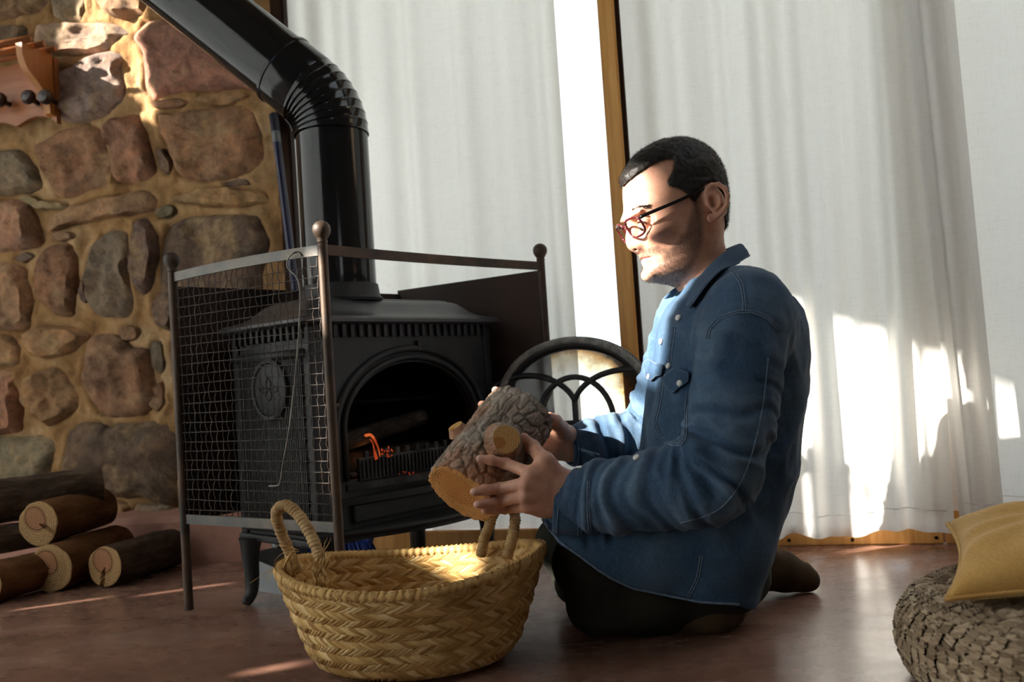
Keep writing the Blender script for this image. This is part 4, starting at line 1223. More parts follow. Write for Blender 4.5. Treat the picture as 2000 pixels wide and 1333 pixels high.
# left of them
fw((-25, 1118), 2.075, 0.0480, (0.42, 0.907, 0.0), 0.300, 0.044, M_BARKO, M_CUT, 4, 'thin orange log on the floor at the left edge', z=0.049)
fw((-75, 1075), 2.180, 0.0360, (0.80, 0.600, 0.0), 0.240, 0.034, M_BARKD, M_CUT, 5, 'thin dark stick wedged in the left of the pile', z=0.128)
fw((-75, 1022), 2.235, 0.0590, (0.85, 0.520, 0.05), 0.330, 0.052, M_BARKD, M_CUT, 6, 'thick grey barked log on top of the pile at the left edge', z=0.215, rough=0.1)

# ---- fire inside the stove
M_CHAR = bark_mat('charred_bark', (0.004, 0.004, 0.004), (0.02, 0.016, 0.013), (0.07, 0.055, 0.04), bs=50)
M_CHARCUT = mat('charred_wood', (0.02, 0.014, 0.010), (0.15, 0.085, 0.04), rough=0.9, scale=20)
log('burning_log', sw(0.13, 0.085, AZ0 + 0.075), sw(0.40, 0.105, AZ0 + 0.112), 0.022, 0.018, M_CHAR, M_CHARCUT, 8, label='charred log lying highest across the fire', nth=28, nl=20)
log('burning_log', sw(0.16, 0.13, AZ0 + 0.024), sw(0.44, 0.145, AZ0 + 0.024), 0.030, 0.028, M_CHAR, M_CHARCUT, 9, label='blackened log low at the back of the fire', nth=28, nl=20)
log('burning_log', sw(0.24, 0.068, AZ0 + 0.022), sw(0.42, 0.075, AZ0 + 0.030), 0.022, 0.018, M_CHAR, M_CHARCUT, 10, label='blackened log low at the front behind the grate', nth=28, nl=20)
m, nt, b = nodes('flame'); b.inputs['Base Color'].default_value = (0.1, 0.02, 0, 1)
f = noise(nt, 40, 4, 0.6)
b.inputs['Emission Strength'].default_value = 0.7
nt.links.new(ramp(nt, f, [(0.35, (0.10, 0.003, 0.0)), (0.55, (0.55, 0.055, 0.006)), (0.72, (1.0, 0.24, 0.05))]), b.inputs['Emission Color'])
M_FLAME = m
FI = thing('fire', 'small red flame and glowing embers in the stove mouth', 'fire', tuple(sw(0.18, 0.05, AZ0 + 0.01)))
fp = lambda pxs: [W(px, py, 1.80) for px, py in pxs]
mb = MB()
p1 = spline(fp([(716, 848), (714, 851), (724, 850), (733, 862), (740, 880), (742, 893)]), 26)
mb.tube(p1, np.interp(np.linspace(0, 1, 26), [0, .2, .5, 1], [0.001, 0.0034, 0.003, 0.0008]), 7)
p2 = spline(fp([(735, 898), (731, 880), (728, 866), (722, 858)]), 14)
mb.tube(p2, np.interp(np.linspace(0, 1, 14), [0, .4, 1], [0.004, 0.002, 0.0008]), 7)
mb.build('flame', M_FLAME, FI, smooth=True)
rr_ = np.random.RandomState(4)
mb = MB()
for k in range(16):
    c = W(rr_.uniform(746, 764), rr_.uniform(874, 892), 1.79) + rr_.uniform(-.003, .003, 3)
    mb.lathe([(0, -0.002), (rr_.uniform(.0012, .003), 0), (0, rr_.uniform(.002, .005))], 5, c)
for k in range(12):
    c = W(rr_.uniform(780, 815), 925 - rr_.uniform(-2, 3), 1.78)
    mb.lathe([(0, -0.0015), (rr_.uniform(.001, .002), 0), (0, 0.0015)], 5, c)
tag(mb.build('embers', M_FLAME, FI), kind='stuff')
rr_ = np.random.RandomState(14)
mb = MB()
for k in range(240):
    c = sw(rr_.uniform(0.12, 0.48), rr_.uniform(0.06, 0.20), AZ0 + 0.002)
    s_ = rr_.uniform(.004, .011)
    mb.lathe([(0, -s_ * .3), (s_, 0), (s_ * .6, s_ * .5), (0, s_ * .6)], 5, c)
tag(mb.build('ash_bed', M_ASH, FI), kind='stuff')
fl_d = bpy.data.lights.new('fire_glow', 'POINT'); fl_d.energy = 0.03; fl_d.color = (1, 0.35, 0.08); fl_d.shadow_soft_size = 0.02
fl_o = bpy.data.objects.new('fire_glow', fl_d); COL.objects.link(fl_o); fl_o.location = sw(0.20, 0.075, AZ0 + 0.06)

# ---- broom leaning in the corner, dustpan under the stove
M_BLUE = mat('navy_handle', (0.006, 0.008, 0.034), (0.010, 0.013, 0.048), rough=0.35, scale=10, bstr=0.05)
M_BLUEBR = mat('blue_bristles', (0.012, 0.035, 0.22), (0.03, 0.085, 0.42), rough=0.7, scale=60, bstr=0.3)
M_GREYP = mat('grey_plastic', (0.11, 0.12, 0.125), (0.15, 0.16, 0.165), rough=0.5, scale=8, bstr=0.1)
hb = np.array([-0.500, 2.20, 0.118])
htop = W(534, 222, 2.475)
BR = thing('broom', 'blue broom standing behind the stove, handle leaning on the door frame', 'broom', tuple(hb * [1, 1, 0]))
ax = (htop - hb) / np.linalg.norm(htop - hb)
hL = np.linalg.norm(htop - hb)
smooth_by_angle(MB().tube([hb, hb + ax * (hL - 0.095)], 0.0115, 14).build('handle', M_BLUE, BR), 50)
smooth_by_angle(MB().tube([hb + ax * (hL - 0.097), hb + ax * (hL - 0.06)], 0.0125, 14).build('collar', M_GREYP, BR), 50)
smooth_by_angle(MB().tube([hb + ax * (hL - 0.062), hb + ax * (hL - 0.006), hb + ax * hL], [0.0135, 0.0135, 0.008], 14).build('grip', mat('dark_navy_grip', (0.008, 0.010, 0.022), (0.012, 0.014, 0.03), rough=0.5), BR), 50)
hd = np.array([0.967, -0.255, 0])
mb = MB()
pts = [hb + hd * q + Zu * (-0.012 - 0.03 * abs(q) / 0.125) for q in np.linspace(-0.125, 0.125, 13)]
mb.tube(pts, np.interp(np.linspace(-1, 1, 13), [-1, 0, 1], [0.016, 0.024, 0.016]), 10)
mb.tube([hb - Zu * 0.01, hb + ax * 0.05], [0.02, 0.014], 12)
smooth_by_angle(mb.build('head', mat('blue_plastic', (0.012, 0.04, 0.26), (0.02, 0.06, 0.34), rough=0.4), BR), 50)
rr_ = np.random.RandomState(2)
A_, B_, N_ = [], [], []
for k in range(520):
    u_ = rr_.uniform(-1, 1); q_ = hd * 0.12 * u_ + np.array([0.255, 0.967, 0]) * rr_.uniform(-0.012, 0.012)
    a_ = hb + q_ + Zu * (-0.012 - 0.03 * abs(u_))
    A_.append(a_); e_ = a_ + q_ * np.array([0.28, 0.9, 0]) ; B_.append(np.array([e_[0], e_[1], 0.004])); N_.append(np.array([0.2, -0.97, 0.1]) + rr_.uniform(-.2, .2, 3))
v, f = blades(np.array(A_), np.array(B_), np.array(N_) / np.linalg.norm(N_, axis=1)[:, None], 0.0042, 0.001, 0.8)
tag(mk('bristles', v, f, M_BLUEBR, BR), kind='stuff')
DP = thing('dustpan', 'grey metal dustpan on the floor beneath the stove', 'dustpan', tuple(on_floor(540, 1160)))
dc = on_floor(480, 1150); de = on_floor(598, 1172)
dx = (de - dc); dl = np.linalg.norm(dx); dx /= dl; dyv = np.array([-dx[1], dx[0], 0])
M_DPAN = mat('galvanised_sheet', (0.20, 0.22, 0.235), (0.27, 0.29, 0.30), rough=0.45, metal=0.3, scale=14, bstr=0.1)
fr_ = (dc, dx, Zu, dyv)
prof_ = [(0.0, 0.0), (dl, 0.0), (dl * 0.985, 0.012), (dl * 0.93, 0.030), (dl * 0.80, 0.046), (dl * 0.55, 0.058), (dl * 0.25, 0.068), (0.0, 0.080)]
mb = MB(); mb.prism(prof_, 0, 0.003, fr_); mb.build('side', M_DPAN, DP)
mb = MB(); mb.prism(prof_, 0.19, 0.193, fr_); mb.build('side', M_DPAN, DP)
mb = MB()
for (a0, a1, b0, b1) in ((0, dl, 0, 0.003), (0, 0.003, 0, 0.08)):
    c = [dc + dx * a + Zu * z + dyv * o for a in (a0, a1) for z in (b0, b1) for o in (0.003, 0.19)]
    mb.add(c, [(0, 1, 3, 2), (4, 6, 7, 5), (0, 4, 5, 1), (2, 3, 7, 6), (0, 2, 6, 4), (1, 5, 7, 3)])
mb.build('pan', M_DPAN, DP)
MB().tube(spline([dc + dyv * 0.095 + Zu * 0.07, dc + dyv * 0.095 - dx * 0.02 + Zu * 0.10, dc + dyv * 0.095 + dx * 0.01 + Zu * 0.125], 10), 0.009, 8).build('handle', M_GREYP, DP, smooth=True)

# ---- wooden coat rack on the stone wall
M_RACK = wood('red_brown_pine', (0.22, 0.070, 0.020), (0.34, 0.125, 0.042), stretch=(2, 2, 20), rough=0.4)
M_RACKO = wood('orange_pine', (0.30, 0.105, 0.018), (0.42, 0.17, 0.035), stretch=(20, 20, 2), rough=0.4)
M_PEG = mat('dark_turned_peg', (0.022, 0.012, 0.010), (0.04, 0.02, 0.015), rough=0.4)
s1, z0_ = wall_sz(112, 232, 0.06); s1b, z1_ = wall_sz(112, 118, 0.06)
RK = thing('coat_rack', 'brown wooden coat rack with scalloped board and rail shelf on the stone wall', 'rack', tuple(wall_pt(s1, z0_, 0.05)))
s0_ = s1 - 0.62
bo = 0.045
n = 26
bot = []
for k in range(n):
    t = k / (n - 1); s = s1 + (s0_ - s1) * t
    q_ = (t * 4.2) % 1.0
    bot.append((s, z0_ - 0.004 + 0.022 * math.sin(PI * q_) ** 1.2 * (1 if k not in (0, n - 1) else 0) - (0.010 if k in (0,) else 0)))
poly = bot + [(s0_, z1_ + 0.01), (s1, z1_ + 0.01)]
MB().prism(poly, bo, bo + 0.018, (W0, WD, Zu, WN)).build('back_board', M_RACK, RK)
# S-curved bracket
H_ = z1_ - z0_ + 0.012
def brk(s):
    pr = [(0.0, 0.0), (0.018, 0.006), (0.020, H_ * 0.14), (0.030, H_ * 0.30), (0.062, H_ * 0.46), (0.100, H_ * 0.62), (0.116, H_ * 0.80), (0.118, H_), (0.0, H_)]
    pr2 = [pr[0]] + [tuple(q) for q in spline(pr[1:7], 22)] + pr[7:]
    return MB().prism(pr2, -0.011, 0.011, (wall_pt(s, z0_ + 0.006, bo + 0.018), WN, Zu, WD)).build('bracket', M_RACKO, RK)
brk(s1 - 0.016); brk(s0_ + 0.02)
for o_, dz in ((0.125, 0.004), (0.075, 0.006), (0.030, 0.006)):
    MB().tube([wall_pt(s0_ - 0.02, z0_ + H_ + 0.012 + dz - 0.004, bo + 0.018 + o_ - 0.012), wall_pt(s1 + 0.022, z0_ + H_ + 0.012 + dz - 0.004, bo + 0.018 + o_ - 0.012)], 0.0095, 10).build('rail', M_RACK, RK, smooth=True)
for o_, zz in ((0.118, 0.70), (0.112, 0.53)):
    pass
for px, py in ((68, 200), (-20, 205)):
    sp_, zp_ = wall_sz(px, py, bo + 0.03)
    for ds, o2, dz in ((0.0, 0.045, 0.0),):
        c = wall_pt(sp_, zp_, bo + 0.018)
        smooth_by_angle(MB().lathe([(0.0085, -0.002), (0.0080, 0.016), (0.013, 0.022), (0.0215, 0.030), (0.0230, 0.040), (0.0175, 0.050), (0.0, 0.054)], 18, c, axis=WN + np.array([0, 0, 0.25])).build('peg', M_PEG, RK), 45)
    c = wall_pt(sp_ + 0.062, zp_ - 0.004, bo + 0.018)
    smooth_by_angle(MB().lathe([(0.0085, -0.002), (0.0080, 0.016), (0.013, 0.022), (0.0215, 0.030), (0.0230, 0.040), (0.0175, 0.050), (0.0, 0.054)], 18, c, axis=WN + np.array([0, 0, 0.1])).build('peg', M_PEG, RK), 45)
# ================================================================== WOVEN BASKET, POUF, CUSHION, HELD LOG
def straw(name, cols, bs=300, rough=0.7):
    m, nt, b = nodes(name)
    ge = nt.nodes.new('ShaderNodeNewGeometry')
    c = ramp(nt, ge.outputs['Random Per Island'], [(0.0, cols[0]), (0.35, cols[1]), (0.7, cols[2]), (1.0, cols[3])])
    f = noise(nt, 12, 4, 0.6)
    mul_color(nt, b, c, ramp(nt, f, [(0.3, (0.72, 0.66, 0.60)), (0.6, (1.05, 1.03, 1.0))]))
    b.inputs['Roughness'].default_value = rough; b.inputs['Specular IOR Level'].default_value = 0.3
    bump(nt, b, noise(nt, bs, 3, 0.6), 0.35, 0.0012)
    return m
M_STRAW = straw('golden_esparto', [(0.36, 0.20, 0.055), (0.54, 0.33, 0.115), (0.68, 0.46, 0.185), (0.80, 0.61, 0.32)])
M_STRAWIN = mat('esparto_lining', (0.22, 0.12, 0.035), (0.34, 0.20, 0.07), rough=0.85, scale=60, bscale=200)
BKC = np.array([W(802, 1100, 1.45)[0], 1.45, 0.0])
BSK = thing('woven_basket', 'golden woven esparto basket with two looped handles, open on the floor', 'basket', tuple(BKC))
BH = 0.158
def bk_r(z):
    t = np.clip(z / BH, 0, 1.1)
    return 0.148 + 0.062 * t ** 0.85 - 0.035 * np.clip(1 - t / 0.16, 0, 1) ** 2
def bk(u, z, off=0.0):
    """u in turns, z height, off outwards"""
    a = u * 2 * PI
    wob = 1 + 0.020 * np.sin(2 * a + 0.6) * (z / BH) + 0.012 * np.sin(3 * a + 1.1) * (z / BH)
    r = (bk_r(z) * wob + off)
    dip = 0.012 * np.cos(2 * a) * np.clip(z / BH, 0, 1) ** 2      # the rim rises towards the handles
    return np.stack([BKC[0] + r * 1.02 * np.cos(a), BKC[1] + r * 0.76 * np.sin(a), z + dip], -1)
def bk_n(u, z):
    e = 1e-3
    du = bk(u + e, z) - bk(u - e, z); dz = bk(u, z + e) - bk(u, z - e)
    n = np.cross(du, dz); return n / np.linalg.norm(n, axis=-1)[..., None]
# thin core of the wall with small gaps
nu, nzz = 300, 36
uu = np.arange(nu) / nu; zz = np.linspace(0.004, BH - 0.004, nzz)
U_, Z_ = np.meshgrid(uu, zz)
Vc = bk(U_.ravel(), Z_.ravel(), -0.0035)
rr_ = np.random.RandomState(9)
holes = set()
for k in range(110):
    holes.add((rr_.randint(3, nzz - 4), rr_.randint(0, nu)))
F = [(i * nu + j, i * nu + (j + 1) % nu, (i + 1) * nu + (j + 1) % nu, (i + 1) * nu + j) for i in range(nzz - 1) for j in range(nu) if (i, j) not in holes]
nb = len(Vc); Vc = np.concatenate([Vc, [[BKC[0], BKC[1], 0.004]]])
F += [(j, nb, (j + 1) % nu) for j in range(nu)]
mk('basket_core', Vc, F, M_STRAWIN, BSK, smooth=True)
NB = 6
for r in range(NB):
    za = 0.002 + (BH - 0.006) * r / NB; zb_ = 0.002 + (BH - 0.006) * (r + 1) / NB; zm = (za + zb_) / 2
    n = 138
    u = (np.arange(n) + rr_.uniform(-0.18, 0.18, n)) / n + r * 0.37
    sl = 0.0165 + 0.002 * rr_.randn(n)
    A_, B_, N_ = [], [], []
    for sgn, (z0, z1) in ((1, (za - 0.0016, zm + 0.0016)), (-1, (zb_ + 0.0016, zm - 0.0012))):
        j0 = rr_.uniform(-0.0008, 0.0008, n)
        A_.append(bk(u - sl, np.full(n, z0) + j0, 0.001)); B_.append(bk(u + 0.010, np.full(n, z1) + j0, 0.0048 + 0.0012 * rr_.rand(n)))
        N_.append(bk_n(u, np.full(n, zm)))
    A_, B_, N_ = map(np.concatenate, (A_, B_, N_))
    N_ = N_ + rr_.uniform(-0.12, 0.12, N_.shape); N_ /= np.linalg.norm(N_, axis=1)[:, None]
    v1, f1 = blades(A_, B_, N_, 0.0078 + 0.0012 * rr_.rand(len(A_)), 0.0040, 0.42)
    # the inside of the same braid
    A_, B_, N_ = [], [], []
    for sgn, (z0, z1) in ((1, (za, zm)), (-1, (zb_, zm))):
        A_.append(bk(u - sl, np.full(n, z0), -0.006)); B_.append(bk(u + 0.010, np.full(n, z1), -0.0085)); N_.append(-bk_n(u, np.full(n, zm)))
    A_, B_, N_ = map(np.concatenate, (A_, B_, N_))
    v2, f2 = blades(A_, B_, N_, 0.0085, 0.0034, 0.5)
    mk('braid_row', np.concatenate([v1, v2]), np.concatenate([f1, f2 + len(v1)]), M_STRAW, BSK, smooth=True)
# bound rim
n = 620
u = np.linspace(0, 1, n, endpoint=False)
P_ = bk(u, np.full(n, BH + 0.001), -0.002)
v, f = tube(P_, 0.0078 * (1 + 0.10 * np.sin(u * 2 * PI * 100)), 10, closed=True)
mk('rim', v, f, M_STRAW, BSK, smooth=True)
nb_ = 150
ub = np.arange(nb_) / nb_
A_ = bk(ub - 0.0035, np.full(nb_, BH - 0.010), 0.006); B_ = bk(ub + 0.0035, np.full(nb_, BH + 0.009), 0.003); N_ = bk_n(ub, np.full(nb_, BH - 0.01))
v, f = blades(A_, B_, N_, 0.0090, 0.0032, 0.8)
A2 = bk(ub, np.full(nb_, BH - 0.010), -0.009); B2 = bk(ub + 0.0035, np.full(nb_, BH + 0.009), -0.004)
v2, f2 = blades(A2, B2, -N_, 0.0090, 0.0028, 0.8)
mk('rim_binding', np.concatenate([v, v2]), np.concatenate([f, f2 + len(v)]), M_STRAW, BSK, smooth=True)
# handles
def handle(pxs, ys, r=0.0092, name='handle'):
    P_ = np.array([W(px, py, y) for (px, py), y in zip(pxs, ys)])
    n = 230
    c = spline(P_, n)
    t = np.arange(n)
    v, f = tube(c, r * (1 + 0.05 * np.sin(t * 0.37)), 14)
    # twist ridges
    k = np.arange(len(v)); ri = k // 14; ci = k % 14
    cc = c[np.minimum(ri, n - 1)]
    v = cc + (v - cc) * (1 + 0.075 * np.sin(ci / 14 * 2 * PI + ri * 1.25))[:, None]
    h = mk(name, v, f, M_STRAWH, BSK, smooth=True)
    return h, c
M_STRAWH = mat('bound_straw_handle', (0.26, 0.145, 0.05), (0.52, 0.35, 0.16), rough=0.75, scale=35, stretch=(1, 1, 1), bscale=260, bstr=0.5, bdist=0.0015, lo=0.3, hi=0.65)
handle([(580, 1118), (566, 1082), (551, 1045), (540, 1010), (545, 993), (562, 989), (584, 1008), (604, 1040), (621, 1078), (632, 1112)], np.linspace(1.47, 1.37, 10))
handle([(940, 1085), (946, 1052), (955, 1030), (966, 1000), (984, 985), (1000, 992), (1006, 1012), (1003, 1040), (998, 1062), (990, 1090)], np.linspace(1.55, 1.47, 10))
# frayed ends by the left handle
for k, pts in enumerate([[(585, 1085), (560, 1096), (530, 1112), (488, 1140)], [(580, 1088), (552, 1100), (528, 1118), (516, 1135)], [(582, 1090), (556, 1096), (536, 1112), (520, 1140)], [(584, 1075), (560, 1068), (545, 1066), (538, 1072)], [(584, 1078), (562, 1078), (548, 1084), (536, 1096)], [(632, 1078), (640, 1066), (644, 1058), (646, 1050)], [(624, 1085), (633, 1070), (634, 1062), (640, 1050)]]):
    v, f = tube(spline(np.array([W(a, b_, 1.44) for a, b_ in pts]), 10), np.linspace(0.0007, 0.0003, 10), 5)
    mk('loose_straw', v, f, M_STRAW, BSK, smooth=True)
# knots where the left handle is tied
A_, B_, N_ = [], [], []
for k in range(70):
    px, py = rr_.choice([568, 628]) + rr_.uniform(-13, 13), rr_.uniform(1092, 1150)
    p = W(px, py, 1.405 if px < 600 else 1.345)
    a_ = np.array([rr_.uniform(-.006, .006), rr_.uniform(-.004, .004), 0.010])
    A_.append(p - a_); B_.append(p + a_); N_.append(np.array([-0.3, -1, 0.1]) + rr_.uniform(-.5, .5, 3))
v, f = blades(np.array(A_), np.array(B_), np.array(N_), 0.005, 0.003, 0.5)
tag(mk('handle_knots', v, f, M_STRAW, BSK, smooth=True), kind='stuff')
# straw litter in the basket
A_, B_ = [], []
for k in range(160):
    a = rr_.uniform(0, 6.28); rad = 0.11 * math.sqrt(rr_.rand()); p = BKC + np.array([rad * math.cos(a), rad * math.sin(a) * .85, 0.010 + rr_.rand() * 0.012])
    d_ = rr_.uniform(-1, 1, 3) * np.array([1, 1, 0.12]); d_ *= rr_.uniform(0.008, 0.028) / np.linalg.norm(d_)
    A_.append(p - d_); B_.append(p + d_)
v, f = blades(np.array(A_), np.array(B_), np.tile([0, 0, 1.0], (160, 1)), 0.0028, 0.001, 0.5)
tag(mk('straw_litter', v, f, M_STRAW, BSK), kind='stuff')

# ---- pouf of braided jute
M_JUTE = straw('grey_brown_jute', [(0.21, 0.150, 0.095), (0.34, 0.255, 0.17), (0.46, 0.355, 0.245), (0.58, 0.46, 0.33)], bs=220, rough=0.8)
M_JUTEIN = mat('jute_core', (0.05, 0.035, 0.022), (0.09, 0.065, 0.04), rough=0.95, scale=40)
PFC = np.array([0.765, 1.155, 0.0]); PFR, PFH = 0.262, 0.122
PF = thing('braided_pouf', 'round braided jute floor pouf at the right edge, under the cushion', 'pouf', tuple(PFC))
def pf_prof(t):
    """t 0..1 from the foot of the side, over the shoulder, to the middle of the top"""
    t = np.asarray(t, float)
    a = np.clip(t / 0.62, 0, 1)
    th = -PI / 2 * 0.75 + a * (PI / 2 * 1.75)
    rx, rz = 0.075, PFH / 2
    r = PFR - rx + rx * np.sign(np.cos(th)) * np.abs(np.cos(th)) ** 0.8
    z = rz + rz * np.sign(np.sin(th)) * np.abs(np.sin(th)) ** 0.85
    b_ = np.clip((t - 0.62) / 0.38, 0, 1)
    r = np.where(t > 0.62, (PFR - rx) * (1 - b_) + 0.004, r); z = np.where(t > 0.62, PFH + 0.004 * b_, z)
    return r, np.maximum(z, 0.004)
def pf(u, t, off=0.0):
    r, z = pf_prof(t); e = 2e-3
    r2, z2 = pf_prof(t + e); r1, z1 = pf_prof(t - e)
    nx, nz_ = (z2 - z1), -(r2 - r1); L_ = np.hypot(nx, nz_) + 1e-9
    r = r + off * nx / L_; z = z + off * nz_ / L_
    return np.stack([PFC[0] + r * np.cos(u * 2 * PI), PFC[1] + r * np.sin(u * 2 * PI), z], -1)
def pf_n(u, t):
    r2, z2 = pf_prof(t + 2e-3); r1, z1 = pf_prof(t - 2e-3)
    nx, nz_ = (z2 - z1), -(r2 - r1); L_ = np.hypot(nx, nz_) + 1e-9
    return np.stack([nx / L_ * np.cos(u * 2 * PI), nx / L_ * np.sin(u * 2 * PI), nz_ / L_], -1)
nu = 72; tv = np.linspace(0, 1, 40)
U_, T_ = np.meshgrid(np.arange(nu) / nu, tv)
Vc = pf(U_.ravel(), T_.ravel(), -0.010)
Vc[:, 2] = np.maximum(Vc[:, 2], 0.001)
F = [(i * nu + j, i * nu + (j + 1) % nu, (i + 1) * nu + (j + 1) % nu, (i + 1) * nu + j) for i in range(39) for j in range(nu)] + [tuple(range(nu))[::-1]]
mk('pouf_core', Vc, F, M_JUTEIN, PF, smooth=True)
rows = 15
te = np.linspace(0.02, 0.985, rows + 1)
for r in range(rows):
    ta, tb = te[r], te[r + 1]; tm = (ta + tb) / 2
    rad = float(pf_prof(np.array([tm]))[0][0])
    n = max(9, int(2 * PI * rad / 0.0185))
    u = (np.arange(n) + rr_.uniform(-0.15, 0.15, n)) / n + rr_.rand()
    du = 0.021 / (2 * PI * max(rad, 0.02))
    A_, B_, N_ = [], [], []
    for (t0, t1) in ((ta, tm + (tb - ta) * 0.10), (tb, tm - (tb - ta) * 0.10)):
        A_.append(pf(u - du, np.full(n, t0), -0.006)); B_.append(pf(u + du * 0.75, np.full(n, t1), 0.0055 + 0.003 * rr_.rand(n))); N_.append(pf_n(u, np.full(n, tm)))
    A_, B_, N_ = map(np.concatenate, (A_, B_, N_))
    N_ = N_ + rr_.uniform(-0.15, 0.15, N_.shape); N_ /= np.linalg.norm(N_, axis=1)[:, None]
    A_[:, 2] = np.maximum(A_[:, 2], 0.006); B_[:, 2] = np.maximum(B_[:, 2], 0.006)
    V_all, F_all, o_ = [], [], 0
    for k in range(3):      # each strand is a bundle of three fibres
        of = (k - 1) * 0.0058
        T_ = (B_ - A_) / np.linalg.norm(B_ - A_, axis=1)[:, None]; Sd = np.cross(N_, T_)
        v, f = blades(A_ + Sd * of, B_ + Sd * of * 0.8, N_, 0.0085, 0.0060, 0.45)
        V_all.append(v); F_all.append(f + o_); o_ += len(v)
    v = np.concatenate(V_all); v[:, 2] = np.maximum(v[:, 2], 0.002)
    mk('braid_row', v, np.concatenate(F_all), M_JUTE, PF, smooth=True)

# ---- mustard cushion
m, nt, b = nodes('mustard_linen')
f = noise(nt, 5, 4, 0.6)
wv1 = noise(nt, 1.0, 2, 0.6, stretch=(500, 40, 500))
cc = ramp(nt, f, [(0.3, (0.62, 0.35, 0.095)), (0.7, (0.74, 0.46, 0.155))])
mul_color(nt, b, cc, ramp(nt, wv1, [(0.3, (0.86, 0.84, 0.8)), (0.65, (1.05, 1.05, 1.05))]))
b.inputs['Roughness'].default_value = 0.85; b.inputs['Specular IOR Level'].default_value = 0.2; b.inputs['Sheen Weight'].default_value = 0.15
bump(nt, b, noise(nt, 500, 2, 0.6), 0.15, 0.0008)
M_MUST = m
CU = thing('cushion', 'mustard linen cushion lying on the braided pouf', 'cushion', (0.80, 1.22, 0.13))
cA, cB = W(1848, 1180, 1.10), W(1852, 1058, 1.375)          # near left and far left corners
cA[2] = 0.128
ex = np.array([0.985, -0.10, 0.02]) * 0.40
ey = cB - cA; ey[2] += 0.01
n = 56
s_ = np.linspace(-1, 1, n)
Sx, Sy = np.meshgrid(s_, s_, indexing='ij')
pin = lambda a, b_: a * (1 - 0.10 * (1 - b_ ** 2) * 1.0 * np.abs(a) ** 3)
px_, py_ = pin(Sx, Sy), pin(Sy, Sx)
th_ = np.clip((1 - np.abs(Sx) ** 2.6) * (1 - np.abs(Sy) ** 2.6), 0, 1) ** 0.48
ang = np.arctan2(Sy, Sx); rad = np.hypot(Sx, Sy)
wr = 0.006 * np.sin(ang * 9 + 1.5 * np.sin(ang * 2)) * np.clip(rad - 0.35, 0, 1) * np.clip(1.25 - rad, 0, 1) * 2.2
def cush(sign, hgt):
    base = cA + (px_[..., None] + 1) / 2 * ex + (py_[..., None] + 1) / 2 * ey
    q = base.copy()
    q[..., 2] += sign * hgt * th_ + (wr + 0.004 * vnoise(base, 14)) * (th_ > 0) * np.clip(th_ * 3, 0, 1)
    return q
topV = cush(1, 0.054); botV = cush(-1, 0.022)
V = np.concatenate([topV.reshape(-1, 3), botV.reshape(-1, 3)]); nn_ = n * n
V[:, 2] = np.maximum(V[:, 2], 0.1)
F = [(i * n + j, (i + 1) * n + j, (i + 1) * n + j + 1, i * n + j + 1) for i in range(n - 1) for j in range(n - 1)]
F += [tuple(q + nn_ for q in f_[::-1]) for f_ in F]
lift = max(0.0, 0.136 - V[:, 2].min())
V[:, 2] += lift
cv = mk('cover', V, F, M_MUST, CU, smooth=True)
bm = bmesh.new(); bm.from_mesh(cv.data); bmesh.ops.remove_doubles(bm, verts=bm.verts[:], dist=1e-5); bm.to_mesh(cv.data); bm.free()
edge = np.concatenate([topV[:, 0], topV[-1, 1:], topV[::-1, -1][1:], topV[0, ::-1][1:-1]]); edge[:, 2] += lift
v, f = tube(edge, 0.0032, 6, closed=True)
mk('seam', v, f, M_MUST, CU, smooth=True)
zl = topV[4:-4, 0] + np.array([0, -0.003, lift - 0.004])
v, f = tube(zl, 0.0022, 6)
mk('zip', v, f, mat('brass_zip', (0.16, 0.10, 0.03), (0.3, 0.2, 0.08), rough=0.4, metal=0.8, scale=300), CU, smooth=True)

# ---- the log in the man's hands
M_BARKP = bark_mat('grey_pine_bark', (0.085, 0.070, 0.055), (0.28, 0.24, 0.195), (0.48, 0.43, 0.37), bs=42, stretch=(1, 1, .5), mossy=(1.25, 0.72, 0.5))
M_CUTP = cut_mat('fresh_pine_cut', (0.58, 0.27, 0.085), (0.52, 0.24, 0.075), (0.62, 0.33, 0.12), 0.07, 14)
M_KNOT = cut_mat('fresh_knot_cut', (0.50, 0.24, 0.08), (0.58, 0.33, 0.12), (0.64, 0.40, 0.16), 0.022, 6)
LA, LB = W(902, 966, 1.462), W(1018, 806, 1.575)
HL = log('pine_log', LA, LB, 0.0665, 0.0665, M_BARKP, M_CUTP, 21, rough=0.045, plates=0.0042, nth=220, nl=150, label="freshly sawn pine log with cut knots in the man's hands", cat='log', barkgap=0.955)
LZ = (LB - LA) / np.linalg.norm(LB - LA); LL = np.linalg.norm(LB - LA)
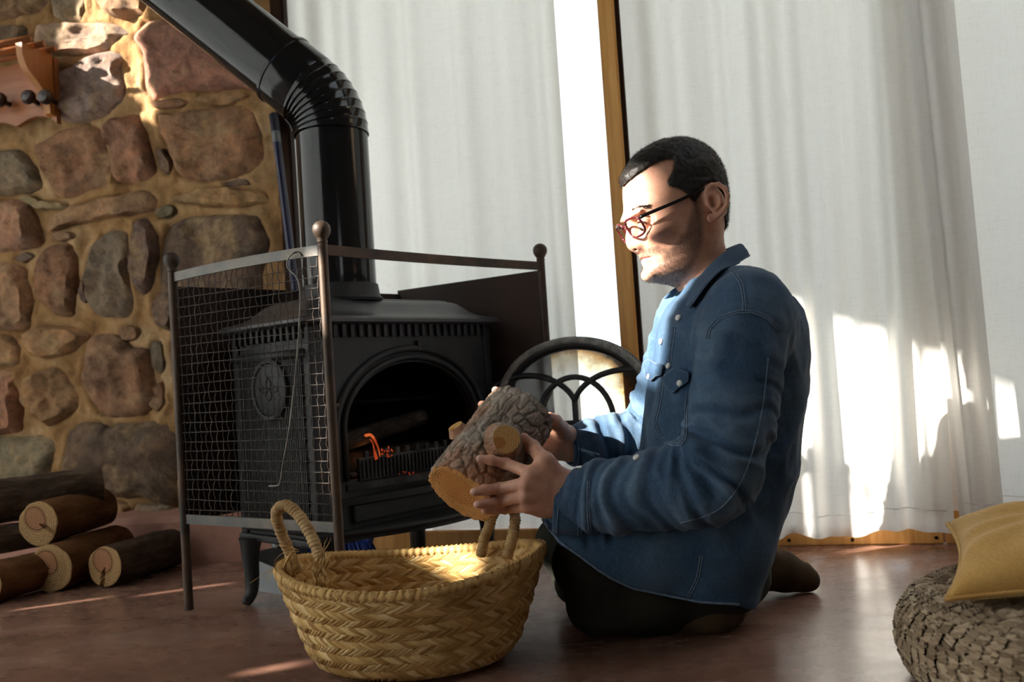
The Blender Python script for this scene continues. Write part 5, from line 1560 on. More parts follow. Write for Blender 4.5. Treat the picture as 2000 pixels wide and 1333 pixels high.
def stub(px, py, y, r, facing, ln, name='branch_stub'):
    c = W(px, py, y); f_ = np.array(facing, float); f_ /= np.linalg.norm(f_)
    q = Vector((0, 0, 1)).rotation_difference(Vector(f_))
    e = empty(name); e.parent = HL
    # stub space: z along the branch
    m = Matrix.Translation(Vector(c)) @ q.to_matrix().to_4x4()
    hm = HL.matrix_basis if HL.rotation_mode != 'QUATERNION' else Matrix.LocRotScale(HL.location, HL.rotation_quaternion, (1, 1, 1))
    lm = hm.inverted() @ m
    me = bpy.data.objects.remove(e)
    n = 28; th = np.arange(n) * 2 * PI / n
    prof = [(1.45, -ln), (1.2, -ln * 0.5), (1.08, -0.004), (1.0, -0.0005)]
    wob = 1 + 0.05 * np.sin(2 * th + 1) + 0.04 * np.sin(3 * th)
    V = np.concatenate([np.stack([r * a * wob * np.cos(th) * 0.86, r * a * wob * np.sin(th), np.full(n, z)], 1) for a, z in prof])
    F = [(i * n + j, i * n + (j + 1) % n, (i + 1) * n + (j + 1) % n, (i + 1) * n + j) for i in range(3) for j in range(n)]
    o1 = mk(name, V, F, M_BARKP, HL, smooth=True, local=True); o1.matrix_local = lm
    V2 = np.concatenate([np.stack([r * a * wob * np.cos(th) * 0.86, r * a * wob * np.sin(th), np.full(n, 0.0006 * (a < 0.95))], 1) for a in (1.0, 0.93, 0.5)] + [np.array([[0, 0, 0.0006]])])
    F2 = [(i * n + j, i * n + (j + 1) % n, (i + 1) * n + (j + 1) % n, (i + 1) * n + j) for i in range(2) for j in range(n)] + [(2 * n + j, 2 * n + (j + 1) % n, 3 * n) for j in range(n)]
    o2 = mk('cut_knot', V2, F2, M_KNOT, o1, local=True, label='pale cut branch knot')
    return o1
stub(989, 858, 1.443, 0.0265, (0.40, -0.84, 0.36), 0.016)
stub(889, 833, 1.515, 0.0150, (-0.42, -0.28, 0.86), 0.014)
stub(962, 772, 1.590, 0.0150, (-0.62, 0.10, 0.72), 0.016)
# ================================================================== THE MAN
YC = 1.587
MAN = thing('person', 'kneeling man in glasses, denim shirt and dark trousers, holding a pine log', 'person', (0.36, 1.58, 0.0))

# ------------------------------------------------ materials
def m_skin():
    m, nt, b = nodes('skin')
    f = noise(nt, 60, 5, 0.6)
    base = ramp(nt, f, [(0.3, (0.50, 0.25, 0.165)), (0.7, (0.61, 0.335, 0.235))])
    at = _n(nt, 'ShaderNodeAttribute', attribute_name='tint')
    sp = nt.nodes.new('ShaderNodeSeparateColor'); nt.links.new(at.outputs['Color'], sp.inputs[0])
    f2 = noise(nt, 900, 2, 0.6)
    mm = _n(nt, 'ShaderNodeMath', operation='MULTIPLY'); nt.links.new(sp.outputs[0], mm.inputs[0])
    nt.links.new(ramp(nt, f2, [(0.35, (0.35, 0.35, 0.35)), (0.6, (0.95, 0.95, 0.95))]), mm.inputs[1])
    m1 = nt.nodes.new('ShaderNodeMix'); m1.data_type = 'RGBA'
    nt.links.new(mm.outputs[0], m1.inputs[0]); nt.links.new(base, m1.inputs[6]); m1.inputs[7].default_value = (0.10, 0.062, 0.045, 1)
    m2 = nt.nodes.new('ShaderNodeMix'); m2.data_type = 'RGBA'
    nt.links.new(sp.outputs[1], m2.inputs[0]); nt.links.new(m1.outputs[2], m2.inputs[6]); m2.inputs[7].default_value = (0.40, 0.14, 0.11, 1)
    m3 = nt.nodes.new('ShaderNodeMix'); m3.data_type = 'RGBA'
    nt.links.new(sp.outputs[2], m3.inputs[0]); nt.links.new(m2.outputs[2], m3.inputs[6]); m3.inputs[7].default_value = (0.66, 0.42, 0.33, 1)
    nt.links.new(m3.outputs[2], b.inputs['Base Color'])
    b.inputs['Roughness'].default_value = 0.48; b.inputs['Specular IOR Level'].default_value = 0.4
    b.inputs['Subsurface Weight'].default_value = 0.12; b.inputs['Subsurface Radius'].default_value = (0.010, 0.004, 0.002); b.inputs['Subsurface Scale'].default_value = 0.6
    h = bump(nt, b, noise(nt, 420, 3, 0.6), 0.10, 0.0008)
    return m
M_SKIN = m_skin()
M_HAIR = mat('dark_hair', (0.010, 0.008, 0.007), (0.024, 0.019, 0.016), rough=0.5, scale=300, stretch=(1, 1, .2), bscale=500, bstr=0.5, bdist=0.001, spec=0.35)
def m_denim(name, c1, c2, wear):
    m, nt, b = nodes(name)
    f = noise(nt, 6, 5, 0.62)
    base = ramp(nt, f, [(0.3, c1), (0.7, c2)])
    wv = nt.nodes.new('ShaderNodeTexNoise'); tc = nt.nodes.new('ShaderNodeTexCoord')
    mp = nt.nodes.new('ShaderNodeMapping'); mp.inputs['Scale'].default_value = (900, 900, 90); nt.links.new(tc.outputs['Object'], mp.inputs[0])
    wv.inputs['Scale'].default_value = 1.0; wv.inputs['Detail'].default_value = 3; nt.links.new(mp.outputs[0], wv.inputs['Vector'])
    g = mul_color(nt, b, base, ramp(nt, wv.outputs['Fac'], [(0.30, (0.70, 0.72, 0.76)), (0.5, (1, 1, 1)), (0.70, (1.55, 1.45, 1.35))]))
    at = _n(nt, 'ShaderNodeAttribute', attribute_name='wear')
    mx = nt.nodes.new('ShaderNodeMix'); mx.data_type = 'RGBA'
    mm = _n(nt, 'ShaderNodeMath', operation='MULTIPLY'); nt.links.new(at.outputs['Fac'], mm.inputs[0]); nt.links.new(noise(nt, 70, 4, 0.7), mm.inputs[1])
    nt.links.new(mm.outputs[0], mx.inputs[0]); nt.links.new(g, mx.inputs[6]); mx.inputs[7].default_value = (*wear, 1)
    nt.links.new(mx.outputs[2], b.inputs['Base Color'])
    b.inputs['Roughness'].default_value = 0.85; b.inputs['Specular IOR Level'].default_value = 0.15; b.inputs['Sheen Weight'].default_value = 0.08
    h1 = bump(nt, b, noise(nt, 28, 4, 0.6), 0.22, 0.006)
    bump(nt, b, wv.outputs['Fac'], 0.25, 0.0008, h1)
    return m
M_DENIM = m_denim('blue_denim', (0.021, 0.050, 0.098), (0.052, 0.098, 0.165), (0.17, 0.25, 0.34))
M_STITCH = mat('denim_seam', (0.085, 0.135, 0.21), (0.16, 0.22, 0.30), rough=0.9, scale=160, bstr=0.2)
M_TROUS = mat('dark_olive_cotton', (0.016, 0.017, 0.013), (0.030, 0.030, 0.022), rough=0.9, scale=9, bscale=500, bstr=0.25, spec=0.15)
M_SOCK = mat('brown_sock', (0.052, 0.034, 0.020), (0.085, 0.058, 0.034), rough=0.95, scale=20, bscale=600, bstr=0.5, spec=0.1)
M_SNAP = mat('pearl_snap', (0.60, 0.60, 0.58), (0.75, 0.74, 0.70), rough=0.25, bstr=0)

# ------------------------------------------------ head, in its own frame: a forward, l to the far side, u up
TILT, YAW = math.radians(18), math.radians(12)
HO = W(1345, 420, YC)
F0 = np.array([-math.cos(TILT), 0, -math.sin(TILT)]); U0h = np.array([-math.sin(TILT), 0, math.cos(TILT)]); L0 = np.array([0, 1.0, 0])
cy_, sy_ = math.cos(YAW), math.sin(YAW)
RZ = np.array([[cy_, -sy_, 0], [sy_, cy_, 0], [0, 0, 1]])
FH, UH, LH = RZ @ F0, RZ @ U0h, RZ @ L0
def hl(px, py, l=0.0):
    v = W(px, py, YC) - HO
    return np.array([v @ F0, l, v @ U0h])
def h2w(p):
    p = np.asarray(p, float)
    # the neck does not turn with the head
    k = np.clip((-0.085 - p[..., 2]) / 0.07, 0, 1)[..., None]
    A = HO + p[..., :1] * FH + p[..., 1:2] * LH + p[..., 2:3] * UH
    B = HO + p[..., :1] * F0 + p[..., 1:2] * L0 + p[..., 2:3] * U0h
    return A * (1 - k) + B * k
def hpx(p):
    """side-view picture position of head points, with the head unturned"""
    p = np.asarray(p, float)
    q = HO + p[..., :1] * F0 + p[..., 2:3] * U0h
    return to_px(q)
front = [(1320, 279), (1304, 280), (1290, 284), (1270, 292), (1252, 303), (1236, 318), (1224, 336), (1216, 352), (1213, 370), (1214, 390), (1216, 406), (1216, 418), (1217, 427), (1224, 438), (1229, 447), (1232, 458), (1236, 470), (1240, 482), (1242, 490), (1245, 497), (1249, 506), (1253, 514), (1255, 521), (1256, 527), (1254, 534), (1257, 543), (1266, 549.5), (1280, 553), (1302, 555), (1318, 559), (1328, 572), (1335, 595), (1340, 640)]
back = [(1320, 279), (1335, 279), (1350, 283), (1368, 291), (1384, 303), (1397, 319), (1406, 338), (1411, 358), (1414, 380), (1415, 402), (1414, 425), (1412, 445), (1410, 460), (1412, 475), (1417, 490), (1426, 506), (1440, 524), (1458, 560)]
ca = np.array([hl(*p) for p in front[::-1] + back[1:]])       # the whole side contour, throat to nape
ktop = int(np.argmax(ca[:, 2]))
fa, ba = ca[:ktop + 1], ca[ktop:]
ou = np.argsort(fa[:, 2]); fu, ff = fa[ou, 2], fa[ou, 0]
ou = np.argsort(ba[:, 2]); bu, bf = ba[ou, 2], ba[ou, 0]
U_TOP = float(fu[-1])
W_U = [-0.20, -0.15, -0.125, -0.105, -0.09, -0.075, -0.055, -0.035, -0.015, 0.01, 0.04, U_TOP - 0.065, U_TOP - 0.040, U_TOP - 0.021, U_TOP - 0.009, U_TOP]
W_W = [0.058, 0.056, 0.0555, 0.0545, 0.0555, 0.0590, 0.0640, 0.0675, 0.0705, 0.0735, 0.0755, 0.0700, 0.0600, 0.0470, 0.0310, 0.006]
NF_U = [-0.20, -0.12, -0.10, -0.085, -0.06, -0.03, 0.0, 0.05, U_TOP]
NF_N = [2.0, 2.0, 1.75, 1.75, 1.85, 2.1, 2.4, 2.3, 2.0]
hd_f = Field((-0.125, -0.115, -0.19), (0.155, 0.115, 0.145), 0.0016)
def head_fn(x, y, z):
    zz_ = z.ravel()
    f_ = np.interp(zz_, fu, ff); b_ = np.interp(zz_, bu, bf)
    ker = np.array([1, 4, 6, 4, 1]) / 16.
    sm = lambda q: np.convolve(np.pad(q, 2, 'edge'), ker, 'valid')
    f_, b_ = sm(f_), sm(b_)
    w_ = np.maximum(sm(np.interp(zz_, W_U, W_W)), 1e-3); nf = np.interp(zz_, NF_U, NF_N)
    c_ = (f_ + b_) / 2 - 0.10 * (f_ - b_)
    rf = np.maximum(f_ - c_, 1e-3); rb = np.maximum(c_ - b_, 1e-3)
    sh = (1, 1, -1)
    c_, rf, rb, w_, nf = [q.reshape(sh).astype(np.float32) for q in (c_, rf, rb, w_, nf)]
    dx = x - c_; ay = np.abs(y)
    r_ = np.where(dx > 0, rf, rb); n_ = np.where(dx > 0, nf, 2.1)
    rho = ((np.abs(dx) / r_) ** n_ + (ay / w_) ** n_) ** (1 / n_) + 1e-6
    ln_ = np.sqrt(dx * dx + ay * ay)
    e = ln_ * (1 - 1 / rho)
    e = np.maximum(np.maximum(e, -w_ * 0.9), z - U_TOP)
    return e.astype(np.float32)
hd_f.apply(head_fn, (-0.125, -0.115, -0.19), (0.155, 0.115, 0.145))
H = hd_f
# brow ridge, cheek bones, jaw
for s in (-1, 1):
    H.ell(hl(1226, 429, s * 0.026), (0.0085, 0.024, 0.0065), 0.012)
    H.ell(hl(1262, 462, s * 0.050), (0.022, 0.016, 0.012), 0.025)
    H.ell(hl(1236, 447, s * 0.033), (0.013, 0.019, 0.0125), 0.016, op='s')          # eye hollow
    H.ell(hl(1242, 446, s * 0.0325), (0.0136, 0.0150, 0.0136), 0.003)               # lids
# nose
H.chain([hl(1230, 445), hl(1229, 457), hl(1228, 470), hl(1229, 481)], [0.0064, 0.0074, 0.0086, 0.0100], 0.011)
H.cone(hl(1240, 456), hl(1243, 482), 0.0100, 0.0150, 0.012)
for s in (-1, 1):
    H.ell(hl(1241, 482, s * 0.0125), (0.0105, 0.0065, 0.0075), 0.007)
    H.ell(hl(1236.5, 489.5, s * 0.0065), (0.0060, 0.0034, 0.0035), 0.003, op='s')   # nostril
# mouth
lipu = [hl(1252.0, 502.5, l) + np.array([-abs(l) ** 2 * 16, 0, -abs(l) * 0.20]) for l in np.linspace(-0.023, 0.023, 9)]
H.chain(lipu, [0.0022, 0.0040, 0.0047, 0.0050, 0.0046, 0.0050, 0.0047, 0.0040, 0.0022], 0.005)
lipl = [hl(1257.0, 513.5, l) + np.array([-abs(l) ** 2 * 16, 0, -abs(l) * 0.12]) for l in np.linspace(-0.021, 0.021, 9)]
H.chain(lipl, [0.0022, 0.0044, 0.0054, 0.0058, 0.0058, 0.0058, 0.0054, 0.0044, 0.0022], 0.005)
lm = [hl(1249.5, 508.2, l) + np.array([-abs(l) ** 2 * 15, 0, -abs(l) * 0.16]) for l in np.linspace(-0.024, 0.024, 9)]
H.chain(lm, [0.0009] * 9, 0.003, op='s')
H.ell(hl(1262, 540, 0.0), (0.012, 0.020, 0.010), 0.015)
# ears
def ear(s):
    base = 0.0735
    def e(px, py, o): return hl(px, py, s * (base + o))
    H.ell(e(1362, 409, 0.0055), (0.0175, 0.0070, 0.0315), 0.006, R=[[math.cos(.15), 0, -math.sin(.15)], [0, 1, 0], [math.sin(.15), 0, math.cos(.15)]])
    hel = [(1343, 402, 0.003), (1344, 390, 0.006), (1352, 381, 0.010), (1364, 380, 0.014), (1375, 388, 0.0175), (1380, 402, 0.0185), (1379, 418, 0.0165), (1372, 432, 0.012), (1362, 442, 0.008)]
    H.chain([e(*q) for q in hel], [0.0030, 0.0034, 0.0036, 0.0038, 0.0040, 0.0040, 0.0040, 0.0042, 0.0045], 0.003)
    H.ell(e(1353, 442, 0.005), (0.0075, 0.0042, 0.0085), 0.005)                       # lobe
    H.chain([e(1360, 391, 0.009), e(1368, 402, 0.0125), (e(1368, 416, 0.0125)), e(1360, 428, 0.009)], [0.0022, 0.0030, 0.0030, 0.0026], 0.004)
    H.ell(e(1356, 412, 0.010), (0.0075, 0.0075, 0.0105), 0.004, op='s')              # concha
    H.chain([e(1372, 398, 0.0175), e(1373, 414, 0.0165)], [0.0016, 0.0016], 0.002, op='s')
    H.ell(e(1347, 414, 0.005), (0.0042, 0.0040, 0.0060), 0.003)                       # tragus
ear(-1); ear(1)
HV, HF = H.mesh()
HV = relax(HV, HF, 3, 0.5)
HF = HF[:, ::-1]                # the head frame is left-handed
HPX = hpx(HV)
HAIR_POLY = [(1209, 381), (1216, 368), (1228, 357), (1245, 345), (1260, 338), (1276, 333), (1286, 333), (1286, 340), (1281, 357), (1272, 372), (1273, 384), (1286, 389), (1298, 394), (1309, 401), (1316, 412), (1325, 414), (1333, 402), (1338, 392), (1346, 381), (1358, 376), (1372, 378), (1382, 390), (1385, 410), (1391, 428), (1400, 443), (1408, 452), (1440, 458), (1450, 300), (1330, 240), (1190, 280), (1190, 381)]
BEARD_POLY = [(1318, 400), (1334, 400), (1341, 420), (1344, 450), (1347, 478), (1340, 510), (1328, 540), (1322, 562), (1290, 566), (1262, 556), (1248, 540), (1250, 524), (1262, 521), (1273, 513), (1273, 505), (1258, 503), (1244, 505), (1240, 492), (1262, 489), (1282, 496), (1296, 482), (1306, 462), (1313, 435)]
dh = in_poly(HPX, HAIR_POLY); db = in_poly(HPX, BEARD_POLY)
earzone = np.abs(HV[:, 1]) > 0.0775
hair_w = np.clip(-dh / 9.0 + 0.1, 0, 1)
hair_w[earzone & (HPX[:, 0] > 1336) & (HPX[:, 0] < 1386) & (HPX[:, 1] > 376)] = 0
beard_w = np.clip(-db / 10.0 + 0.15, 0, 1)
beard_w[earzone & (HPX[:, 1] < 450)] = 0
lip_w = np.clip(1 - np.minimum(np.linalg.norm((HV - hl(1252, 503.5)) * [1, .22, 1], axis=1), np.linalg.norm((HV - hl(1257, 513)) * [1, .24, 1], axis=1)) / 0.0075, 0, 1) * (np.abs(HV[:, 1]) < 0.026)
lip_w = np.clip(lip_w * 2.2, 0, 0.85)
HN = None
HWORLD = h2w(HV)

# ------------------------------------------------ hands
logbv = None
bk_o = [c for c in HL.children if c.name.startswith('bark')][0]
bpy.context.view_layer.update()
mw = np.array(HL.matrix_world)
lv = get_co(bk_o.data) @ mw[:3, :3].T + mw[:3, 3]
logbv = BVHTree.FromPolygons([Vector(q) for q in lv], [list(p.vertices) for p in bk_o.data.polygons])
def on_log(px, py, r, y0):
    """where the line of sight first meets the log's round side (the axis taken as endless), lifted by the finger's radius"""
    d = ray(px, py); R_ = 0.0675 + r * 0.92
    o_ = EYE - LA; dp = d - (d @ LZ) * LZ; op = o_ - (o_ @ LZ) * LZ
    a_, b_, c_ = dp @ dp, 2 * dp @ op, op @ op - R_ * R_
    D_ = b_ * b_ - 4 * a_ * c_
    if D_ < 0: return W(px, py, y0)
    return EYE + d * ((-b_ - math.sqrt(D_)) / (2 * a_))
# near (left) hand, its back to the camera
nh_f = Field((-0.105, 1.34, 0.17), (0.125, 1.52, 0.40), 0.0015)
def fing(Fd, joints, rs_, k=0.003, first=None):
    rs_ = [r * 0.94 for r in rs_]
    pts = [on_log(px, py, r, y) for (px, py, y), r in zip(joints, rs_)]
    if first is not None: pts[0] = first
    Fd.chain(pts, rs_, k)
    # knuckle swellings
    for p_, r in list(zip(pts, rs_))[1:-1]:
        Fd.ell(p_, (r * 1.06,) * 3, 0.004)
    return pts
WR = W(1104, 966, 1.428)
K_ = [W(1036, 925, 1.398), W(1027, 945, 1.391), W(1025, 970, 1.395), W(1029, 991, 1.408)]
for i, kp in enumerate(K_):
    wz = WR + np.array([0, 0, 0.016 - 0.011 * i])
    nh_f.chain([wz, (wz * 0.45 + kp * 0.55) + np.array([0, 0.004, 0]), kp], [0.0205, 0.0165, 0.0118 if i < 3 else 0.0105], 0.016)
nh_f.cone(WR, W(1150, 972, 1.425), 0.0275, 0.030, 0.02)
nh_f.cone(WR + np.array([0, 0, 0.006]), WR - np.array([0, 0, 0.010]), 0.026, 0.025, 0.02)
NTIP = []
NTIP.append(fing(nh_f, [(1036, 925, 1.398), (988, 906, 1.40), (959, 899, 1.41), (937, 897, 1.42)], [0.0112, 0.0096, 0.0085, 0.0070], first=K_[0]))
NTIP.append(fing(nh_f, [(1027, 945, 1.391), (976, 955, 1.39), (947, 958, 1.40), (926, 962, 1.41)], [0.0115, 0.0100, 0.0090, 0.0074], first=K_[1]))
NTIP.append(fing(nh_f, [(1025, 970, 1.395), (978, 980, 1.395), (951, 984, 1.40), (932, 986, 1.41)], [0.0108, 0.0094, 0.0084, 0.0070], first=K_[2]))
NTIP.append(fing(nh_f, [(1029, 991, 1.408), (986, 995, 1.41), (963, 998, 1.415), (946, 999, 1.42)], [0.0098, 0.0082, 0.0072, 0.0061], first=K_[3]))
TH = [W(1088, 936, 1.420), W(1064, 902, 1.408)] + [on_log(1041, 875, 0.0098, 1.42), on_log(1023, 855, 0.0080, 1.43)]
nh_f.chain(TH, [0.0200, 0.0140, 0.0108, 0.0082], 0.012)
nh_f.ell(TH[2], (0.0112,) * 3, 0.004)
# web between thumb and index
nh_f.chain([W(1070, 915, 1.412), W(1050, 922, 1.402)], [0.012, 0.010], 0.014)
# tendons
for kp in K_:
    nh_f.chain([kp + np.array([0, -0.0075, 0]), kp * 0.5 + WR * 0.5 + np.array([0, -0.0135, 0])], [0.0042, 0.003], 0.010)
NHV, NHF = nh_f.mesh(); NHV = relax(NHV, NHF, 2, 0.5)
# far (right) hand: fingers around the back of the log, thumb on its upper end
fh_f = Field((-0.09, 1.50, 0.26), (0.165, 1.80, 0.47), 0.0018)
WR2 = W(1112, 866, 1.725)
fh_f.cone(WR2, W(1175, 860, 1.745), 0.0265, 0.030, 0.02)
PK = [W(1046, 826, 1.690), W(1040, 842, 1.700), W(1040, 860, 1.702), W(1046, 876, 1.698)]
for i, kp in enumerate(PK):
    wz = WR2 + np.array([0, 0, 0.014 - 0.010 * i])
    fh_f.chain([wz, wz * 0.5 + kp * 0.5, kp], [0.0200, 0.0165, 0.0120], 0.016)
fh_f.chain([PK[0], W(1008, 790, 1.695), W(984, 768, 1.675), W(968, 763, 1.645)], [0.0112, 0.0098, 0.0088, 0.0076], 0.006)
fh_f.chain([PK[1], W(992, 806, 1.700), W(960, 794, 1.682), W(941, 791, 1.650)], [0.0115, 0.0100, 0.0090, 0.0078], 0.006)
fh_f.chain([PK[2], W(992, 832, 1.700), W(958, 826, 1.680), W(940, 826, 1.655)], [0.0110, 0.0096, 0.0086, 0.0072], 0.006)
fh_f.chain([PK[3], W(1002, 858, 1.695), W(974, 856, 1.68), W(958, 858, 1.665)], [0.0098, 0.0084, 0.0074, 0.0062], 0.006)
T2 = [W(1104, 852, 1.705), W(1094, 838, 1.672), W(1084, 824, 1.650), W(1073, 815, 1.640)]
fh_f.chain(T2, [0.0200, 0.0150, 0.0120, 0.0092], 0.012)
FHV, FHF = fh_f.mesh(); FHV = relax(FHV, FHF, 2, 0.5)

# ------------------------------------------------ the rest of the body, under the clothes
SHN, ELN, WRN = W(1452, 618, 1.425), W(1396, 926, 1.352), W(1150, 972, 1.425)
SHF, ELF, WRF = W(1350, 620, 1.715), W(1262, 846, 1.765), W(1175, 860, 1.740)
HIPN, KNN, ANN = np.array([0.345, 1.505, 0.150]), np.array([0.112, 1.505, 0.132]), W(1375, 1200, 1.52)
HIPF, KNF, ANF = np.array([0.345, 1.640, 0.150]), np.array([0.085, 1.700, 0.125]), W(1455, 1110, 1.70)
SHINN0 = np.array([0.118, 1.505, 0.062]); SHINF0 = np.array([0.100, 1.698, 0.060])
ANN[2] = 0.055
bd = Field((-0.02, 1.28, 0.0), (0.56, 1.88, 0.72), 0.008)
CHS = W(1420, 660, YC); BEL = W(1400, 900, YC); PEL = W(1370, 1090, YC)
for dy in (-0.075, 0.075):
    d_ = np.array([0, dy, 0])
    bd.chain([CHS + d_, BEL + d_ * .9, PEL + d_], [0.070, 0.075, 0.075], 0.04)
bd.cone(W(1398, 560, YC), CHS, 0.035, 0.07, 0.02)
bd.chain([SHN, ELN, WRN], [0.052, 0.042, 0.028], 0.03); bd.chain([SHF, ELF, WRF], [0.052, 0.042, 0.028], 0.03)
bd.chain([HIPN + [-.04, 0, 0], KNN], [0.060, 0.055], 0.03); bd.chain([HIPF + [-.04, 0, 0], KNF], [0.060, 0.055], 0.03)
bd.chain([SHINN0, ANN], [0.042, 0.032], 0.01); bd.chain([SHINF0, ANF], [0.042, 0.032], 0.01)
BV, BF = bd.mesh(); BV = relax(BV, BF, 2)
allV = np.concatenate([HWORLD, NHV, FHV, BV])
o1, o2, o3 = len(HWORLD), len(HWORLD) + len(NHV), len(HWORLD) + len(NHV) + len(FHV)
allF = np.concatenate([HF, NHF + o1, FHF + o2, BF + o3])
BODY = mk('body', allV, allF, M_SKIN, MAN, smooth=True)
tint = np.zeros((len(allV), 4), np.float32); tint[:, 3] = 1
tint[:len(HWORLD), 0] = np.maximum(beard_w * 0.95, np.clip(hair_w * 1.5, 0, 1)); tint[:len(HWORLD), 1] = lip_w
def nailmask(V, tips, r):
    w = np.zeros(len(V))
    for t in tips: w = np.maximum(w, np.clip(1.6 - np.linalg.norm(V - t, axis=1) / r, 0, 1))
    return w
tint[o1:o2, 2] = nailmask(NHV, [q[-1] + np.array([-0.001, -0.0050, 0.0035]) for q in NTIP[:2]] + [NTIP[2][-1] + np.array([-0.001, -0.006, 0.001]), TH[-1] + np.array([-0.002, -0.005, 0.004])], 0.0042)
at_ = BODY.data.attributes.new('tint', 'FLOAT_COLOR', 'POINT'); at_.data.foreach_set('color', tint.ravel())

# ------------------------------------------------ hair and stubble
bm_n = vert_normals(BODY.data)[:len(HWORLD)].astype(float)
sel = hair_w > 0.22
keep = np.all(sel[HF], axis=1)
hf = HF[keep]
used_ = np.unique(hf); rem = np.full(len(HV), -1); rem[used_] = np.arange(len(used_))
thick = (0.0010 + 0.0052 * np.clip(hair_w, 0, 1) ** 0.7) * (0.75 + 0.5 * np.clip((HV[:, 2] - 0.02) / 0.08, 0, 1))
hv = HWORLD + bm_n * (thick + 0.0010 * vnoise(HWORLD, 160))[:, None]
HAIR = mk('hair', hv[used_], rem[hf], M_HAIR, MAN, smooth=True)
rs_ = np.random.RandomState(3)
def spikes(idx, n, length, wid, lie, jitter=0.35, base_off=0.0):
    c = rs_.choice(idx, n)
    P = HWORLD[c] + bm_n[c] * base_off[c][:, None] if not np.isscalar(base_off) else HWORLD[c] + bm_n[c] * base_off
    P = P + rs_.uniform(-0.0012, 0.0012, P.shape)
    D = bm_n[c] * 1.0 + lie + rs_.uniform(-jitter, jitter, P.shape)
    D /= np.linalg.norm(D, axis=1)[:, None]
    L_ = length * rs_.uniform(0.6, 1.2, n)[:, None]
    Sd = np.cross(D, rs_.uniform(-1, 1, P.shape)); Sd /= np.linalg.norm(Sd, axis=1)[:, None] + 1e-9
    V = np.stack([P - Sd * wid, P + Sd * wid, P + D * L_], 1).reshape(-1, 3)
    return V, np.arange(n * 3).reshape(-1, 3)
idx = np.where(hair_w > 0.03)[0]
v, f = spikes(idx, 20000, 0.0055, 0.00020, FH * 0.25 - np.array([0, 0, 0.3]) + UH * 0.2, 0.5, thick * 0.8)
tag(mk('hair_strands', v, f, M_HAIR, HAIR), kind='stuff')
idx = np.where(beard_w > 0.16)[0]
v, f = spikes(idx, 9000, 0.0036, 0.00016, -UH * 0.7 + FH * 0.2, 0.5, 0.0)
tag(mk('beard', v, f, mat('dark_stubble', (0.030, 0.020, 0.015), (0.075, 0.052, 0.038), rough=0.6, scale=400, bstr=0), MAN), kind='stuff')
for s in (-1, 1):
    pts = [(1222.5, 428, 0.012), (1222, 422.5, 0.024), (1230, 418.5, 0.038), (1244, 419, 0.050)]
    c = spline(np.array([hl(px, py, s * l) for px, py, l in pts]), 120)
    k = rs_.randint(0, 120, 420)
    A_ = c[k] + rs_.uniform(-0.0022, 0.0022, (420, 3)) + np.array([0.0020, 0, 0])
    B_ = A_ + np.array([-0.002, s * 0.005, 0.0012]) + rs_.uniform(-0.0012, 0.0012, (420, 3)) + np.array([0.001, 0, 0])
    v, f = blades(h2w(A_), h2w(B_), np.tile(FH, (420, 1)), 0.0008, 0.0004, 0.4)
    tag(mk('eyebrow', v, f, M_HAIR, MAN), kind='stuff')
# ------------------------------------------------ eyes, looking down
M_EYE = mat('eye_white', (0.60, 0.58, 0.54), (0.68, 0.66, 0.62), rough=0.15, bstr=0)
M_IRIS = mat('dark_iris', (0.03, 0.018, 0.01), (0.05, 0.03, 0.018), rough=0.1, bstr=0)
for s in (-1, 1):
    c = hl(1241.5, 446.5, s * 0.0325)
    v, f = lathe([(0.0, -0.0122)] + [(0.0122 * math.sin(a), -0.0122 * math.cos(a)) for a in np.linspace(0.2, PI - 0.2, 12)] + [(0.0, 0.0122)], 20)
    gz = Vector((0.86, 0.0, -0.50)).normalized()
    q = Vector((0, 0, 1)).rotation_difference(gz).to_matrix()
    vv = v @ np.array(q).T + c
    e_ = mk('eye', h2w(vv + np.array([0.0008, 0, -0.0022])), f, M_EYE, MAN, smooth=True)
    v2, f2 = lathe([(0.0062, 0.0), (0.0045, 0.0012), (0.0, 0.0018)], 18)
    vv = (v2 + [0, 0, 0.0112]) @ np.array(q).T + c
    mk('iris', h2w(vv + np.array([0.0008, 0, -0.0022])), f2, M_IRIS, e_, smooth=True)
    # lashes
    A_ = np.array([hl(1234.5 + 0.9 * abs(t) * 3, 447.5 + abs(t), s * (0.0325 + 0.011 * t)) for t in np.linspace(-1, 1, 26)])
    v, f = blades(h2w(A_), h2w(A_ + np.array([0.0045, 0, -0.0022])), np.tile(UH, (26, 1)), 0.0004, 0.0002, 0.5)
    tag(mk('eyelashes', v, f, M_HAIR, MAN), kind='stuff')

# ------------------------------------------------ glasses
M_RIM = mat('dark_red_acetate', (0.055, 0.006, 0.010), (0.09, 0.012, 0.016), rough=0.16, scale=30, bstr=0, spec=0.6)
M_TEMPLE = mat('black_acetate', (0.006, 0.006, 0.007), (0.010, 0.009, 0.009), rough=0.25, bstr=0)
m, nt, b = nodes('spectacle_lens'); nt.nodes.remove(b); out = nt.nodes['Material Output']
tr = nt.nodes.new('ShaderNodeBsdfTransparent'); gl = nt.nodes.new('ShaderNodeBsdfGlossy'); gl.inputs['Roughness'].default_value = 0.02
ms = nt.nodes.new('ShaderNodeMixShader'); ms.inputs[0].default_value = 0.07; tr.inputs[0].default_value = (0.97, 0.96, 0.95, 1)
nt.links.new(tr.outputs[0], ms.inputs[1]); nt.links.new(gl.outputs[0], ms.inputs[2]); nt.links.new(ms.outputs[0], out.inputs[0])
M_LENS = m
GLS = empty('glasses'); GLS.parent = MAN
def gp(l, v):
    """point of the spectacle front: l sideways, v up, wrapped a little, leaning in at the foot"""
    p = hl(1230, 453) + np.array([0.0115 - 0.20 * v * -1.0 * 0.9 - abs(l) ** 2 * 2.6, l, v])
    return p
